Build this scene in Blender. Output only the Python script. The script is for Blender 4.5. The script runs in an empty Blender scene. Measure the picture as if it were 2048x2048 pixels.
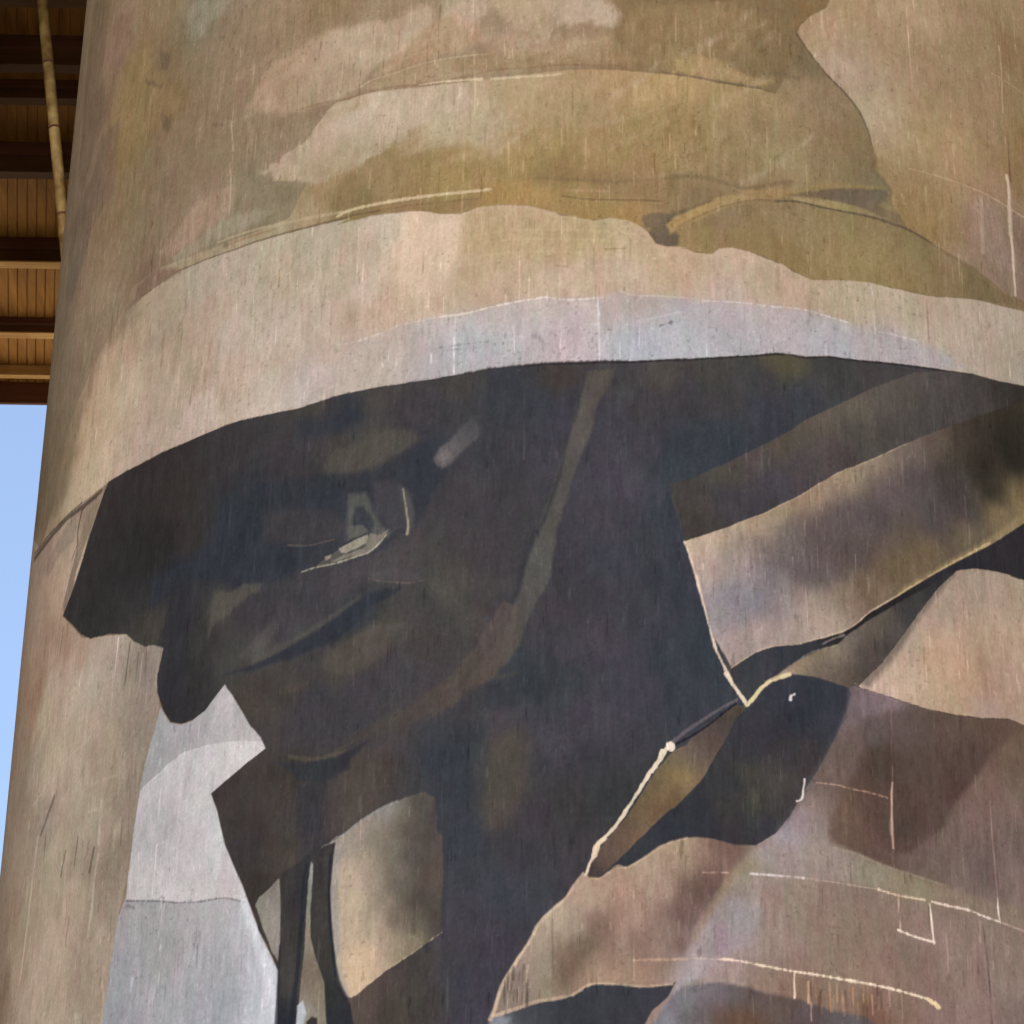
import bpy, bmesh, math, random
import numpy as np
from mathutils import Vector, Matrix
R_ = math.radians
scene = bpy.context.scene
# ------------------------------------------------------------------ camera
cam_d = bpy.data.cameras.new("camera"); cam = bpy.data.objects.new("camera", cam_d)
scene.collection.objects.link(cam); scene.camera = cam
PITCH, ROLL = R_(28), R_(.89)
cam.matrix_world = Matrix.Translation((0, 0, 1.6)) @ Matrix.Rotation(R_(90)+PITCH, 4, 'X') @ Matrix.Rotation(ROLL, 4, 'Z')
cam_d.sensor_width = 36; cam_d.lens = 36*6008/2048
cam_d.clip_start = .1; cam_d.clip_end = 5000
# ------------------------------------------------------------------ light
SUN_EL, SUN_AZ = R_(62), R_(194)          # azimuth clockwise from +Y (the way the camera looks)
world = bpy.data.worlds.new("World"); scene.world = world; world.use_nodes = True
nt = world.node_tree; bg = nt.nodes['Background']
sky = nt.nodes.new('ShaderNodeTexSky'); sky.sky_type = 'NISHITA'; sky.sun_disc = False
sky.sun_elevation = SUN_EL; sky.sun_rotation = SUN_AZ; sky.air_density = 1.0; sky.dust_density = 3.8; sky.ozone_density = 1.2
nt.links.new(sky.outputs[0], bg.inputs[0]); bg.inputs[1].default_value = .15
sd = bpy.data.lights.new("sun", 'SUN'); sd.energy = 2.2; sd.angle = R_(.5); sd.color = (1, .95, .87)
sun = bpy.data.objects.new("sun", sd); scene.collection.objects.link(sun)
sun_dir = Vector((math.sin(SUN_AZ)*math.cos(SUN_EL), math.cos(SUN_AZ)*math.cos(SUN_EL), math.sin(SUN_EL)))
sun.rotation_euler = sun_dir.to_track_quat('Z', 'Y').to_euler()
scene.view_settings.view_transform = 'Standard'; scene.view_settings.look = 'None'
scene.view_settings.exposure = 1.08; scene.view_settings.gamma = 1
# ------------------------------------------------------------------ helpers
def link(o, parent=None):
    scene.collection.objects.link(o)
    if parent: o.parent = parent
    return o
def thing(name, label, cat, loc=(0, 0, 0)):
    o = bpy.data.objects.new(name, None); o.location = loc; o['label'] = label; o['category'] = cat
    return link(o)
def mesh_obj(name, bm, mat, parent=None, smooth=False):
    me = bpy.data.meshes.new(name); bm.to_mesh(me); bm.free()
    for p in me.polygons: p.use_smooth = smooth
    me.materials.append(mat)
    return link(bpy.data.objects.new(name, me), parent)
def box(bm, x0, x1, y0, y1, z0, z1, bev=0):
    r = bmesh.ops.create_cube(bm, size=1)
    bmesh.ops.transform(bm, verts=r['verts'], matrix=Matrix.Translation(((x0+x1)/2, (y0+y1)/2, (z0+z1)/2)) @ Matrix.Diagonal((x1-x0, y1-y0, z1-z0, 1)))
    if bev:
        es = list({e for v in r['verts'] for e in v.link_edges})
        bmesh.ops.bevel(bm, geom=es, offset=bev, segments=1, affect='EDGES')
def tube(bm, a, b, r0, r1=None, seg=20, caps=True):
    a, b = Vector(a), Vector(b); r1 = r0 if r1 is None else r1; d = b-a
    r = bmesh.ops.create_cone(bm, cap_ends=caps, segments=seg, radius1=r0, radius2=r1, depth=d.length)
    bmesh.ops.transform(bm, verts=r['verts'], matrix=Matrix.Translation((a+b)/2) @ d.to_track_quat('Z', 'Y').to_matrix().to_4x4())
def new_mat(name, rough=.8, spec=.3):
    m = bpy.data.materials.new(name); m.use_nodes = True
    b = m.node_tree.nodes['Principled BSDF']; b.inputs['Roughness'].default_value = rough
    b.inputs['Specular IOR Level'].default_value = spec
    return m, m.node_tree, b
def wood(name, c0, c1, axis=1, rough=.75, grain=9.0):
    """boards weathered along their length; axis = length direction"""
    m, t, b = new_mat(name, rough, .25); N = t.nodes.new; K = t.links.new
    tc = N('ShaderNodeTexCoord'); mp = N('ShaderNodeMapping'); sc = [grain]*3; sc[axis] = grain*.06; mp.inputs['Scale'].default_value = sc
    K(tc.outputs['Object'], mp.inputs[0])
    n = N('ShaderNodeTexNoise'); n.inputs['Scale'].default_value = 1.0; n.inputs['Detail'].default_value = 6; n.inputs['Roughness'].default_value = .65; K(mp.outputs[0], n.inputs['Vector'])
    n2 = N('ShaderNodeTexNoise'); n2.inputs['Scale'].default_value = 1.3; n2.inputs['Detail'].default_value = 3; K(tc.outputs['Object'], n2.inputs['Vector'])
    mx = N('ShaderNodeMix'); mx.data_type = 'FLOAT'; mx.inputs[0].default_value = .4; K(n.outputs[0], mx.inputs[2]); K(n2.outputs[0], mx.inputs[3])
    cr = N('ShaderNodeValToRGB'); cr.color_ramp.elements[0].position = .32; cr.color_ramp.elements[1].position = .66
    cr.color_ramp.elements[0].color = (*c0, 1); cr.color_ramp.elements[1].color = (*c1, 1)
    K(mx.outputs[0], cr.inputs[0]); K(cr.outputs[0], b.inputs['Base Color'])
    bp = N('ShaderNodeBump'); bp.inputs['Strength'].default_value = .3; bp.inputs['Distance'].default_value = .01; K(n.outputs[0], bp.inputs['Height']); K(bp.outputs[0], b.inputs['Normal'])
    return m
# ------------------------------------------------------------------ ground
gm, t, b = new_mat('packed_gravel', .95, .1); N = t.nodes.new; K = t.links.new
tc = N('ShaderNodeTexCoord'); n = N('ShaderNodeTexNoise'); n.inputs['Scale'].default_value = .35; n.inputs['Detail'].default_value = 10; K(tc.outputs['Object'], n.inputs['Vector'])
cr = N('ShaderNodeValToRGB'); cr.color_ramp.elements[0].position = .35; cr.color_ramp.elements[1].position = .65
cr.color_ramp.elements[0].color = (.34, .28, .20, 1); cr.color_ramp.elements[1].color = (.50, .43, .33, 1)
K(n.outputs[0], cr.inputs[0]); K(cr.outputs[0], b.inputs['Base Color'])
bm = bmesh.new(); bmesh.ops.create_grid(bm, x_segments=8, y_segments=8, size=1500)
o = mesh_obj('ground', bm, gm); o['kind'] = 'structure'; o['label'] = 'bare packed gravel ground around the silo'
PAINT_GAIN = (.474, .498, .512)
BEAMS = ((692, .20, .12), (552, .32, .13), (373, .38, .13), (225, .22, .12), (160, .36, .13), (30, .5, .14), (-90, .5, .14))
SKEW = .137
# ------------------------------------------------------------------ wall painting tools
def _hash(shape, seed):
    return np.random.default_rng(seed).random(shape)
def vnoise(xs, ys, sx, sy, seed):
    """smooth value noise on a separable grid (cols xs, rows ys), range -1..1"""
    u = (xs - xs.min())/sx; v = (ys - ys.min())/sy
    G = _hash((int(v.max())+3, int(u.max())+3), seed)
    def w(t):
        i = t.astype(int); f = t-i; return i, f*f*(3-2*f)
    iu, fu = w(u); iv, fv = w(v)
    R = G[iv, :]*(1-fv)[:, None] + G[iv+1, :]*fv[:, None]
    return (R[:, iu]*(1-fu) + R[:, iu+1]*fu)*2-1
def fbm(xs, ys, sx, sy, seed, octv=4):
    out = 0; a = 1; t = 0
    for k in range(octv):
        out = out + a*vnoise(xs, ys, sx/2**k, sy/2**k, seed+k*17); t += a; a *= .6
    return out/t
def catmull(P, closed, n=5):
    P = np.asarray(P, float); N = len(P); out = []
    rng = range(N if closed else N-1)
    for i in rng:
        if closed: p0, p1, p2, p3 = P[(i-1) % N], P[i], P[(i+1) % N], P[(i+2) % N]
        else: p0, p1, p2, p3 = P[max(i-1, 0)], P[i], P[i+1], P[min(i+2, N-1)]
        for k in range(n):
            t = k/n
            out.append(.5*((2*p1)+(-p0+p2)*t+(2*p0-5*p1+4*p2-p3)*t*t+(-p0+3*p1-3*p2+p3)*t**3))
    if not closed: out.append(P[-1])
    return np.array(out)
def sstep(t):
    t = np.clip(t, 0, 1); return t*t*(3-2*t)
class Canvas:
    def __init__(s, xs, ys, unit):
        s.xs, s.ys, s.u = xs, ys, unit           # unit: length of one trace pixel
        s.C = np.zeros((len(ys), len(xs), 3), np.float32)
        s.R = (fbm(xs, ys, 14*unit, 22*unit, 5, 3)).astype(np.float32)
        s.R2 = (fbm(xs, ys, 5*unit, 26*unit, 9, 2)).astype(np.float32)
        s.masks = {}
    def sl(s, lo, hi, ax):
        a = s.xs if ax == 0 else s.ys
        return int(np.searchsorted(a, lo)), int(np.searchsorted(a, hi))
    def segs(s, P, Q, W0, W1, D, m):
        for p, q, a, b in zip(P, Q, W0, W1):
            e = m+max(a, b)
            i0, i1 = s.sl(min(p[0], q[0])-e, max(p[0], q[0])+e, 0); j0, j1 = s.sl(min(p[1], q[1])-e, max(p[1], q[1])+e, 1)
            if i1 <= i0 or j1 <= j0: continue
            X = s.xs[None, i0:i1]; Y = s.ys[j0:j1, None]; d = q-p; L = d@d+1e-12
            t = np.clip(((X-p[0])*d[0]+(Y-p[1])*d[1])/L, 0, 1)
            dd = np.sqrt((X-p[0]-t*d[0])**2+(Y-p[1]-t*d[1])**2)-(a+(b-a)*t)
            np.minimum(D[j0:j1, i0:i1], dd, out=D[j0:j1, i0:i1])
    def alpha_poly(s, P, blur, rough):
        b = max(blur, .6)*s.u; r = rough*s.u; m = b+r*1.2
        D = np.full(s.C.shape[:2], m*1.01, np.float32)
        Q = np.roll(P, -1, 0); z = np.zeros(len(P))
        s.segs(P, Q, z, z, D, m)
        ins = np.zeros(D.shape, bool)
        for p, q in zip(P, Q):
            if p[1] == q[1]: continue
            j0, j1 = s.sl(min(p[1], q[1]), max(p[1], q[1]), 1)
            if j1 <= j0: continue
            xi = p[0]+(s.ys[j0:j1]-p[1])*(q[0]-p[0])/(q[1]-p[1])
            k = np.searchsorted(s.xs, xi)
            ins[j0:j1] ^= (np.arange(len(s.xs))[None, :] < k[:, None])
        sd = np.where(ins, D, -D)
        if r > 0:
            sd = sd+np.where(np.abs(D) < m, s.R*r, 0)
        return sstep((sd+b)/(2*b))
    def alpha_stroke(s, P, w0, w1, blur, rough):
        b = max(blur, .6)*s.u; r = rough*s.u; m = b+r
        n = len(P)-1; W = (w0+(w1-w0)*np.arange(n+1)/n)*s.u/2
        D = np.full(s.C.shape[:2], m*1.01, np.float32)
        s.segs(P[:-1], P[1:], W[:-1], W[1:], D, m)
        sd = -D + (np.where(D < m, s.R2*r, 0) if r > 0 else 0)
        return sstep((sd+b)/(2*b))
    def color(s, col, j0, j1, i0, i1, eps=45):
        if len(col) == 1: return np.array(col[0][-3:], np.float32)
        q = 4; ic = np.unique(np.r_[np.arange(i0, i1, q), i1-1]); jc = np.unique(np.r_[np.arange(j0, j1, q), j1-1])
        X = s.xs[None, ic]; Y = s.ys[jc, None]
        acc = np.zeros((len(jc), len(ic), 3), np.float32); W = np.zeros((len(jc), len(ic), 1), np.float32); e = (eps*s.u)**2
        for x, y, r, g, b in col:
            w = (1/((X-x)**2+(Y-y)**2+e)**2*e*e).astype(np.float32)[..., None]
            acc += w*np.array([r, g, b], np.float32); W += w
        acc /= W
        def up(A, c, n0, n1):
            if len(c) == 1: return A
            f = np.interp(np.arange(n0, n1), c, np.arange(len(c))); i = np.minimum(f.astype(int), len(c)-2); f = (f-i).astype(np.float32)[:, None, None]
            return A[i]*(1-f)+A[i+1]*f
        acc = up(acc, jc, j0, j1).transpose(1, 0, 2); return up(acc, ic, i0, i1).transpose(1, 0, 2)
    def draw(s, sh):
        k = sh['k']; P = np.asarray(sh['p'], float)
        if k == 'poly':
            if sh.get('sm', 0): P = catmull(P, True, 4)
            A = s.alpha_poly(P, sh.get('b', 1), sh.get('r', 1))
        else:
            if sh.get('sm', 1): P = catmull(P, False, 4)
            w = sh['w']; A = s.alpha_stroke(P, w[0], w[1], sh.get('b', 1), sh.get('r', 1))
        if sh.get('m'): s.masks[sh['m']] = A.astype(np.float16)
        if sh.get('cl'): A = A*s.masks[sh['cl']]
        if not sh.get('c'): return
        rows = np.where(A.max(1) > .002)[0]; cols = np.where(A.max(0) > .002)[0]
        if not len(rows): return
        j0, j1, i0, i1 = rows[0], rows[-1]+1, cols[0], cols[-1]+1
        a = (A[j0:j1, i0:i1]*sh.get('a', 1))[..., None]
        if sh.get('st'):   # streaky opacity: dry-brush
            a = a*np.clip(.5+sh['st']*s.R2[j0:j1, i0:i1, None]*1.5+.3, 0, 1)
        s.C[j0:j1, i0:i1] += a*(s.color(sh['c'], j0, j1, i0, i1, sh.get('e', 45))-s.C[j0:j1, i0:i1])
    def finish(s, amp=1.0):
        xs, ys, u = s.xs, s.ys, s.u
        lum = s.C.mean(2)/255
        g = (.10+.90*np.clip(lum/.6, 0, 1))*amp
        n1 = fbm(xs, ys, 11*u, 90*u, 31, 4); n2 = fbm(xs, ys, 90*u, 160*u, 51, 4); n3 = fbm(xs, ys, 5*u, 9*u, 71, 3)
        blot = fbm(xs, ys, 22*u, 34*u, 81, 3); spk = vnoise(xs, ys, 3.0*u, 4.2*u, 85)
        patch = sstep((fbm(xs, ys, 70*u, 100*u, 87, 3)+.45)/.8)        # where the brush marks show most
        h = fbm(xs, ys, 55*u, 110*u, 91, 4); h2 = fbm(xs, ys, 18*u, 50*u, 97, 3); n4 = fbm(xs, ys, 3.6*u, 34*u, 101, 2)
        d = ((9*n1+7*n4)*(.4+.9*patch)+8*n2+8*n3+9*blot+3*spk)*g
        s.C += d[..., None]
        hs = (4*h+5.5*h2)*g
        s.C += hs[..., None]*np.array([.75, -.35, .3], np.float32)
        # pits, scuffs and thin paint runs
        pit = sstep((fbm(xs, ys, 8*u, 7*u, 131, 3)-.40)/.2)*sstep((n2+.15)/.4)
        s.C *= 1-(.15*pit*g)[..., None]
        lit = sstep((fbm(xs, ys, 7*u, 9*u, 141, 3)-.42)/.2)*sstep((.2-n2)/.4)
        s.C += (14*lit*g)[..., None]
        run = sstep((vnoise(xs, ys, 3.4*u, 120*u, 151)*.5+vnoise(xs, ys, 5*u, 30*u, 152)*.5-.60)/.22)
        s.C += (run*26*g)[..., None]*np.array([1, .97, .9], np.float32)
        rund = sstep((vnoise(xs, ys, 3.4*u, 90*u, 161)*.5+vnoise(xs, ys, 5*u, 26*u, 162)*.5-.60)/.22)
        s.C -= (rund*24*g)[..., None]
        np.clip(s.C, 4, 250, out=s.C)

# Painting on the silo wall. One line per brush shape, in millimetres on the unrolled wall:
# kind|own mask|clip mask|edge softness|roughness|opacity|blend radius|dry brush|widths|points|colours
def load_mural(text):
    out = []
    for ln in text.strip().split('\n'):
        k, m, cl, b, r, a, e, st, w, p, c = ln.split('|')
        pts = [[float(v)/1000 for v in q.split()] for q in p.split(',')]
        cols = []
        for q in c.split(','):
            v = [float(x) for x in q.split()]
            if len(v) == 5: v[0] /= 1000; v[1] /= 1000
            if v: cols.append(v)
        out.append(dict(k='poly' if k == 'P' else 'line', m=m, cl=cl, b=float(b), r=float(r), a=float(a), e=float(e), st=float(st), w=[float(v) for v in w.split()], p=pts, c=cols, sm=0 if k == 'P' else 1))
    return out
MURAL = '''
P|||2.5|2.2|0.85|34|0|0 0|-20000 -2000,20000 -2000,20000 30000,-20000 30000|-5766 18194 174 147 116,-5164 17312 179 147 121,-5320 16834 170 140 115,-5614 16448 170 144 119,-5795 16088 166 140 116,-5838 15648 174 151 123,-5884 15034 166 144 118,-4812 17437 181 152 123,-4479 17347 177 150 116,-4222 17120 170 145 112,-3703 16909 161 146 119,-3615 16697 157 143 117,-3360 16736 165 142 116,-4613 16781 181 151 107,-4364 16488 164 137 95,-4709 16369 180 149 106,-4475 16034 170 143 102,-3979 16132 155 127 91,-4162 16616 154 129 99,-3649 16347 166 142 114,-3224 16325 165 139 111,-3188 15860 168 141 114,-2846 16431 172 147 117,-2638 15990 178 151 121,-2289 15864 178 147 123,-2805 15789 168 143 116,-2963 15414 172 148 120,-3587 15687 166 141 112,-3785 15427 165 142 115,-4172 15619 160 135 107,-4427 15484 166 141 107,-4727 15466 172 144 110,-3994 15176 163 139 112,-3404 14820 176 149 125,-3495 14688 178 150 127,-3839 14841 169 144 118,-4218 14935 168 145 117,-4826 15072 178 151 121,-3922 14536 167 143 119,-4910 14589 187 160 131,-4682 14214 193 165 139,-5277 14520 187 160 131,-4039 14504 152 126 105,-3132 15136 167 145 116,-2759 15076 171 147 121,-3177 14472 167 151 124,-2816 14588 160 143 116,-3021 14920 161 146 119,-1892 15960 181 156 127,-1443 15947 181 155 124,-2287 16292 167 141 107,-1009 15762 181 155 127,-183 15681 178 151 120,224 15679 157 130 94,632 15703 150 125 91,1048 15752 157 131 95,1395 15965 150 125 91,423 15239 154 129 94,1252 15483 150 125 92
P|||12.5|11|0.68|45|0|0 0|-2200 16100,-1955 16041,-1720 16027,-1373 16102,-1355 15993,-1454 15805,-1587 15714,-1858 15576,-1963 15467,-2166 15373,-2673 15406,-3054 15626,-2850 15931,-2449 16044|-2028 15869 191 170 146,-1561 15865 193 171 149,-2175 15566 177 156 130,-1721 16063 186 162 136,-2688 15656 175 149 123,-2705 15927 180 153 127
P|||15|11|0.59|45|0|0 0|-1299 16122,-904 16087,-930 15916,-1116 15824,-1265 15939|194 174 151
P|||12.5|13.2|0.72|45|0|0 0|-889 16067,-462 16028,-41 16016,71 15894,126 15834,70 15738,-41 15722,-152 15776,-403 15737,-473 15656,-656 15707,-757 15823,-873 15942|-55 15843 195 176 156,-264 15884 192 171 150,-686 15849 182 156 130,-544 15731 183 159 134,-759 15980 186 162 133
P|||12.5|8.8|0.59|45|0|0 0|-1871 15528,-1661 15680,-1412 15883,-1207 15980,-1029 15827,-940 15675,-1111 15599,-1403 15569,-1656 15523|-1703 15552 178 147 117,-1408 15743 178 147 116,-1114 15737 180 152 122
P|||15|11|0.59|45|0|0 0|-897 15703,-684 15710,-403 15616,15 15652,153 15465,290 15400,-124 15364,-541 15439,-895 15548|-683 15607 180 153 127,-263 15540 175 150 120,153 15465 159 134 99
P|||10|8.8|0.64|45|0|0 0|-1255 15539,-894 15530,-682 15521,-263 15471,14 15379,-401 15360,-680 15367,-891 15359,-1194 15433|154 130 97
P|||20|17.6|0.68|45|0|0 0|154 15877,505 15944,860 16031,1290 15889,1214 15771,1068 15713,1277 15438,987 15291,611 15317,359 15369,222 15552,98 15670|362 15677 147 122 88,714 15806 159 134 99,852 15632 145 121 87,569 15518 150 125 89,1136 15551 141 117 84
P|band||1.5|1.5|1|30|0|0 0|-2166 15373,-1850 15367,-1425 15316,-1104 15298,-904 15293,-609 15309,-262 15327,14 15320,290 15298,611 15275,511 15293,859 15241,1171 15233,1300 15205,1488 15617,1507 15724,1664 15518,1870 15347,2002 15194,2083 14913,2106 14752,2206 14547,2275 14352,2348 14226,2621 14130,3031 13999,3482 13900,3032 13796,2510 13674,2008 13650,1535 13579,1367 13645,1174 13725,900 13769,762 13692,493 13719,520 13736,413 13746,280 13900,146 13929,12 13976,-122 13954,-324 14017,-459 14057,-595 14108,-801 14136,-967 14132,-1106 14096,-1276 14131,-1508 14183,-1804 14200,-2112 14214,-2532 14191,-3066 14262,-3258 14280,-3461 14306,-3675 14341,-3843 14338,-4020 14342,-4230 14321,-4460 14311,-4416 14401,-4373 14492,-4202 14504,-4041 14522,-3800 14475,-3577 14440,-3369 14414,-2891 14381,-2545 14411,-2394 14696,-2742 14814,-2416 15110,-2260 15299|-2001 15255 181 161 136,-1769 15260 187 168 146,-1245 15145 185 165 142,-1167 14929 181 163 137,-884 14953 178 159 131,-881 14752 176 156 127,-676 15062 172 147 115,-469 15229 174 150 117,-261 15166 171 145 111,14 15243 172 145 107,289 15130 174 146 106,497 15275 174 146 103,-672 14728 162 137 99,-397 14905 169 145 111,-123 14927 161 139 105,-55 14759 159 135 96,286 14795 151 127 87,561 14893 146 123 81,-259 14633 157 132 93,-669 14530 158 132 90,-1089 14616 153 128 89,-1375 14600 152 128 91,-1226 14408 154 128 85,-1668 14580 147 125 91,-1894 14552 139 118 84,-1965 14405 133 112 80,-1587 14380 147 123 88,-802 14217 161 131 86,-665 14236 164 135 89,-394 14410 142 118 82,-327 14537 150 126 84,13 14544 155 130 90,421 14554 154 128 89,-527 14094 155 127 85,-257 14111 154 127 86,-122 14010 155 128 83,146 13977 157 128 82,283 14303 144 119 86,13 14250 147 122 89,553 14236 140 116 84,-1079 14140 148 124 88,-1509 14216 143 121 90,648 15151 173 145 104,928 15148 165 139 101,715 14956 154 130 93,575 14844 147 123 84,920 14779 149 125 92,1204 14853 145 124 93,1211 15122 156 132 98,1507 15279 146 124 95,1516 15571 121 104 79,1728 15226 142 121 93,1865 14855 139 117 87,1781 14668 141 121 91,2014 14760 130 111 82,1342 14660 155 134 101,916 14580 156 132 98,639 14486 150 125 89,912 14383 143 121 90,2082 14562 128 113 86,634 14193 130 109 83,909 14204 136 114 84,629 13839 145 123 85,905 14026 137 116 88,1039 13882 142 120 84,1325 14118 140 119 88,1316 13795 142 118 82,1607 13977 143 123 89,1748 13846 150 129 90,2062 14163 144 123 90,2051 13917 147 128 88,2368 14003 141 122 87,2195 13729 139 119 80,2691 13908 139 117 87,3037 13863 125 107 78,2460 14194 136 117 84,-2221 14509 155 132 98,-2377 14390 162 141 113,-3072 14348 161 145 120,-2711 14334 161 147 120,-3684 14429 164 145 119,-4153 14421 150 127 105
P|||7.5|15.4|0.78|45|0|0 0|-2856 14924,-2564 15041,-2253 15160,-2158 15207,-1971 15280,-1770 15295,-1513 15301,-1335 15264,-1303 15156,-1102 15221,-1014 15106,-1099 15052,-1300 15020,-1386 14969,-1502 14926,-1677 14832,-1886 14733,-2069 14649,-2227 14628,-2547 14746|-1998 15186 195 176 158,-2313 15042 190 168 148,-1692 15241 191 171 148,-1908 14890 178 160 137,-2557 14919 179 159 136,-2171 14795 172 154 127,-1391 15173 188 168 143,-1534 15001 186 167 146
P|||12.5|15.4|0.64|45|0|0 0|-1632 14821,-1501 14909,-1386 14969,-1212 15004,-1013 15055,-815 15011,-743 14869,-673 14845,-838 14714,-1035 14707,-1235 14740,-1378 14717,-1597 14680|178 159 131
P|||10|8.8|0.51|45|0|0 0|-2136 14735,-2039 14674,-1824 14700,-1689 14734,-1587 14811,-1471 14886,-1397 14854,-1439 14796,-1554 14703,-1624 14603,-1817 14532,-2062 14497,-2227 14628|-1528 14815 165 134 101,-1975 14640 154 129 98
P|||15|17.6|0.68|45|0|0 0|-2220 14492,-2131 14616,-1976 14656,-1703 14704,-1407 14706,-1090 14633,-878 14586,-805 14381,-873 14323,-1153 14298,-1403 14301,-1659 14314,-2117 14330|-1966 14438 131 112 80,-1818 14566 145 122 88,-1448 14615 149 125 88,-1155 14396 152 126 83,-947 14530 155 130 90,-2120 14397 138 117 84
P|||15|17.6|0.3|45|0|0 0|-833 14417,-723 14453,-530 14387,-258 14419,-122 14366,237 14367,599 14385,597 14304,304 14271,13 14250,-393 14312,-735 14324|138 113 81
P|||20|17.6|0.34|45|0|0 0|-533 14650,-395 14574,-259 14550,-312 14373,-489 14318,-531 14485|137 114 78
L|||4|4|0.45|45|0|8 8|-530 14354,-258 14321,148 14300,598 14361|120 100 73
L|||1.5|1|0.85|45|0|3 4|-338 14179,-122 14139,281 14133,416 14130|119 96 68
L|||3|2|0.6|45|0|7 7|-311 14226,12 14210|166 138 105
L|||4|4|0.5|45|0|10 6|501 14370,774 14360,1049 14303,1276 14386,1392 14422|116 98 73
P|||10|6.6|0.42|45|0|0 0|443 14019,633 14096,840 14204,1049 14303,1392 14422,1275 14320,839 14147,605 14046,415 13970|120 101 75
L|||1.5|1|0.8|45|0|2 4|-2534 15408,-2398 15405,-2232 15393,-2051 15364|139 115 88
L|||2|2|0.75|45|0|5 3|-2166 15373,-2070 15369,-1850 15384,-1621 15369,-1366 15330,-1105 15349,-849 15379,-610 15369,-401 15377,-124 15364,152 15346,428 15322,611 15292|137 110 85
L|||1.5|1.6|0.7|45|0|2.5 2.5|-1962 15450,-1854 15489,-1655 15506,-1431 15540,-1110 15547,-937 15537|197 177 146
P|||7.5|6.6|0.42|45|0|0 0|-1962 15450,-1655 15506,-1402 15534,-1182 15542,-1194 15433,-891 15359,-1141 15355,-1397 15361,-1851 15393|180 156 123
L|||1.5|2.2|0.85|45|0|1.64 7.38|-1470 15343,-1250 15332,-961 15306|208 187 156
L|||1.5|2.2|0.8|45|0|7.38 4.1|-890 15299,-679 15291,-428 15286,-345 15297|202 182 150
L|||1.5|1|0.9|45|0|3 6|428 15305,511 15296,678 15281,860 15257,1072 15243,1179 15243|111 93 74
P|||7.5|8.8|0.68|45|0|0 0|513 15429,695 15495,849 15460,1004 15378,1131 15329,1304 15358,1244 15262,1072 15260,790 15283,512 15318|582 15383 176 148 106,932 15368 172 144 106
P|||12.5|13.2|0.51|45|0|0 0|892 15482,994 15573,1108 15564,1222 15514,1371 15627,1444 15607,1512 15450,1421 15363,1145 15339,990 15393|127 107 78
L|||6|6|0.5|45|0|10 12|1277 15404,1481 15392|110 95 75
L|||3|4|0.8|45|0|10 6|803 16024,961 16044|125 99 72
P|||12.5|8.8|0.59|45|0|0 0|1475 16136,1782 16209,1732 16126,1590 15986,1512 15881,1437 15865,1532 16043|142 113 77
L|||1.5|2|0.7|45|0|4 8|-3272 14442,-2893 14415,-2542 14368,-2004 14308|180 160 130
L|||2|2|0.6|45|0|6 6|-3188 14376,-2890 14364,-2677 14347|148 115 90
L|||1.5|1.5|0.85|45|0|4 6|-4460 14311,-4273 14350,-4143 14344,-4020 14342,-3867 14349,-3721 14361,-3536 14341,-3361 14327,-3106 14302,-2885 14295,-2656 14282,-2370 14264,-2002 14250|113 95 77
L|||1.5|1.5|0.85|45|0|7 3|-2113 14239,-1989 14263,-1806 14249,-1510 14241,-1222 14220,-969 14214|117 95 71
L|||1.5|2.2|0.95|45|0|7.38 7.38|-2115 14289,-2023 14313,-1809 14316,-1512 14306,-1223 14293,-998 14283,-873 14283|201 179 144
P|||5|4.4|0.59|45|0|0 0|-1807 14283,-1510 14265,-1194 14239,-969 14222,-968 14173,-1134 14116,-1276 14131,-1508 14200,-1730 14232|143 116 81
P|||12.5|8.8|0.68|45|0|0 0|-886 14260,-666 14284,-461 14251,-392 14150,-528 14127,-801 14152,-967 14157|165 135 88
P|bgr||1.5|1.6|1|30|0|0 0|1782 16209,1748 16130,1590 15986,1512 15881,1495 15808,1665 15536,1870 15347,2002 15194,2070 14976,2094 14815,2115 14771,2088 14697,2147 14630,2222 14551,2247 14410,2305 14311,2365 14230,2622 14146,2964 14082,3287 13955,3878 13964,4619 14069,4716 14652,4820 15256,4932 15881,5055 16531,5190 17209,5343 17919,5519 18669,4288 17858,3500 17421,2864 17123,2309 16908,1803 16750|1678 15902 175 148 118,1999 16163 173 147 113,2154 16051 168 141 112,1982 15773 171 146 119,2306 15836 165 139 109,1895 15576 176 153 131,2045 15445 170 147 124,2589 16359 178 151 120,2863 16466 175 147 116,2465 15715 165 139 111,2821 15844 159 133 103,3222 16188 159 133 101,3546 16373 148 121 89,3192 15820 161 134 103,3619 16012 157 131 98,3051 16473 163 135 106,3585 16794 164 138 105,2704 15418 164 138 105,2115 15260 180 160 132,2243 15264 180 159 127,2182 15008 173 153 123,2351 15161 170 145 110,2605 15211 173 147 110,2871 15273 172 144 106,2950 15115 171 142 106,2591 14985 167 141 105,2253 14827 162 136 102,2166 14685 154 129 95,2406 14673 160 132 97,2391 14419 154 127 90,2549 14303 151 124 85,2697 14518 157 129 93,2804 14305 150 122 89,2752 14821 164 136 102,3032 14975 165 133 103,3219 14964 162 133 104,3339 15220 152 124 87,3565 15458 146 119 82,3597 15125 143 119 84,3190 14614 158 133 114,3042 14391 159 133 113,2918 14180 158 130 110,3220 14292 151 129 114,3053 14064 152 127 107,3480 14563 142 118 99,3236 14034 144 122 102,3501 14138 141 119 102,3264 15500 157 131 100
P||bgr|12.5|11|0.59|45|0|0 0|2119 15329,2183 15348,2245 15299,2365 15405,2494 15344,2649 15363,2966 15326,3052 15240,3051 14983,2931 14852,2495 14785,2333 14818,2126 14824,2045 15104,1960 15285|2114 15226 182 163 135,2252 15131 176 157 127,2602 15158 175 148 110,2950 15115 172 144 107,2420 14929 167 141 107
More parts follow.
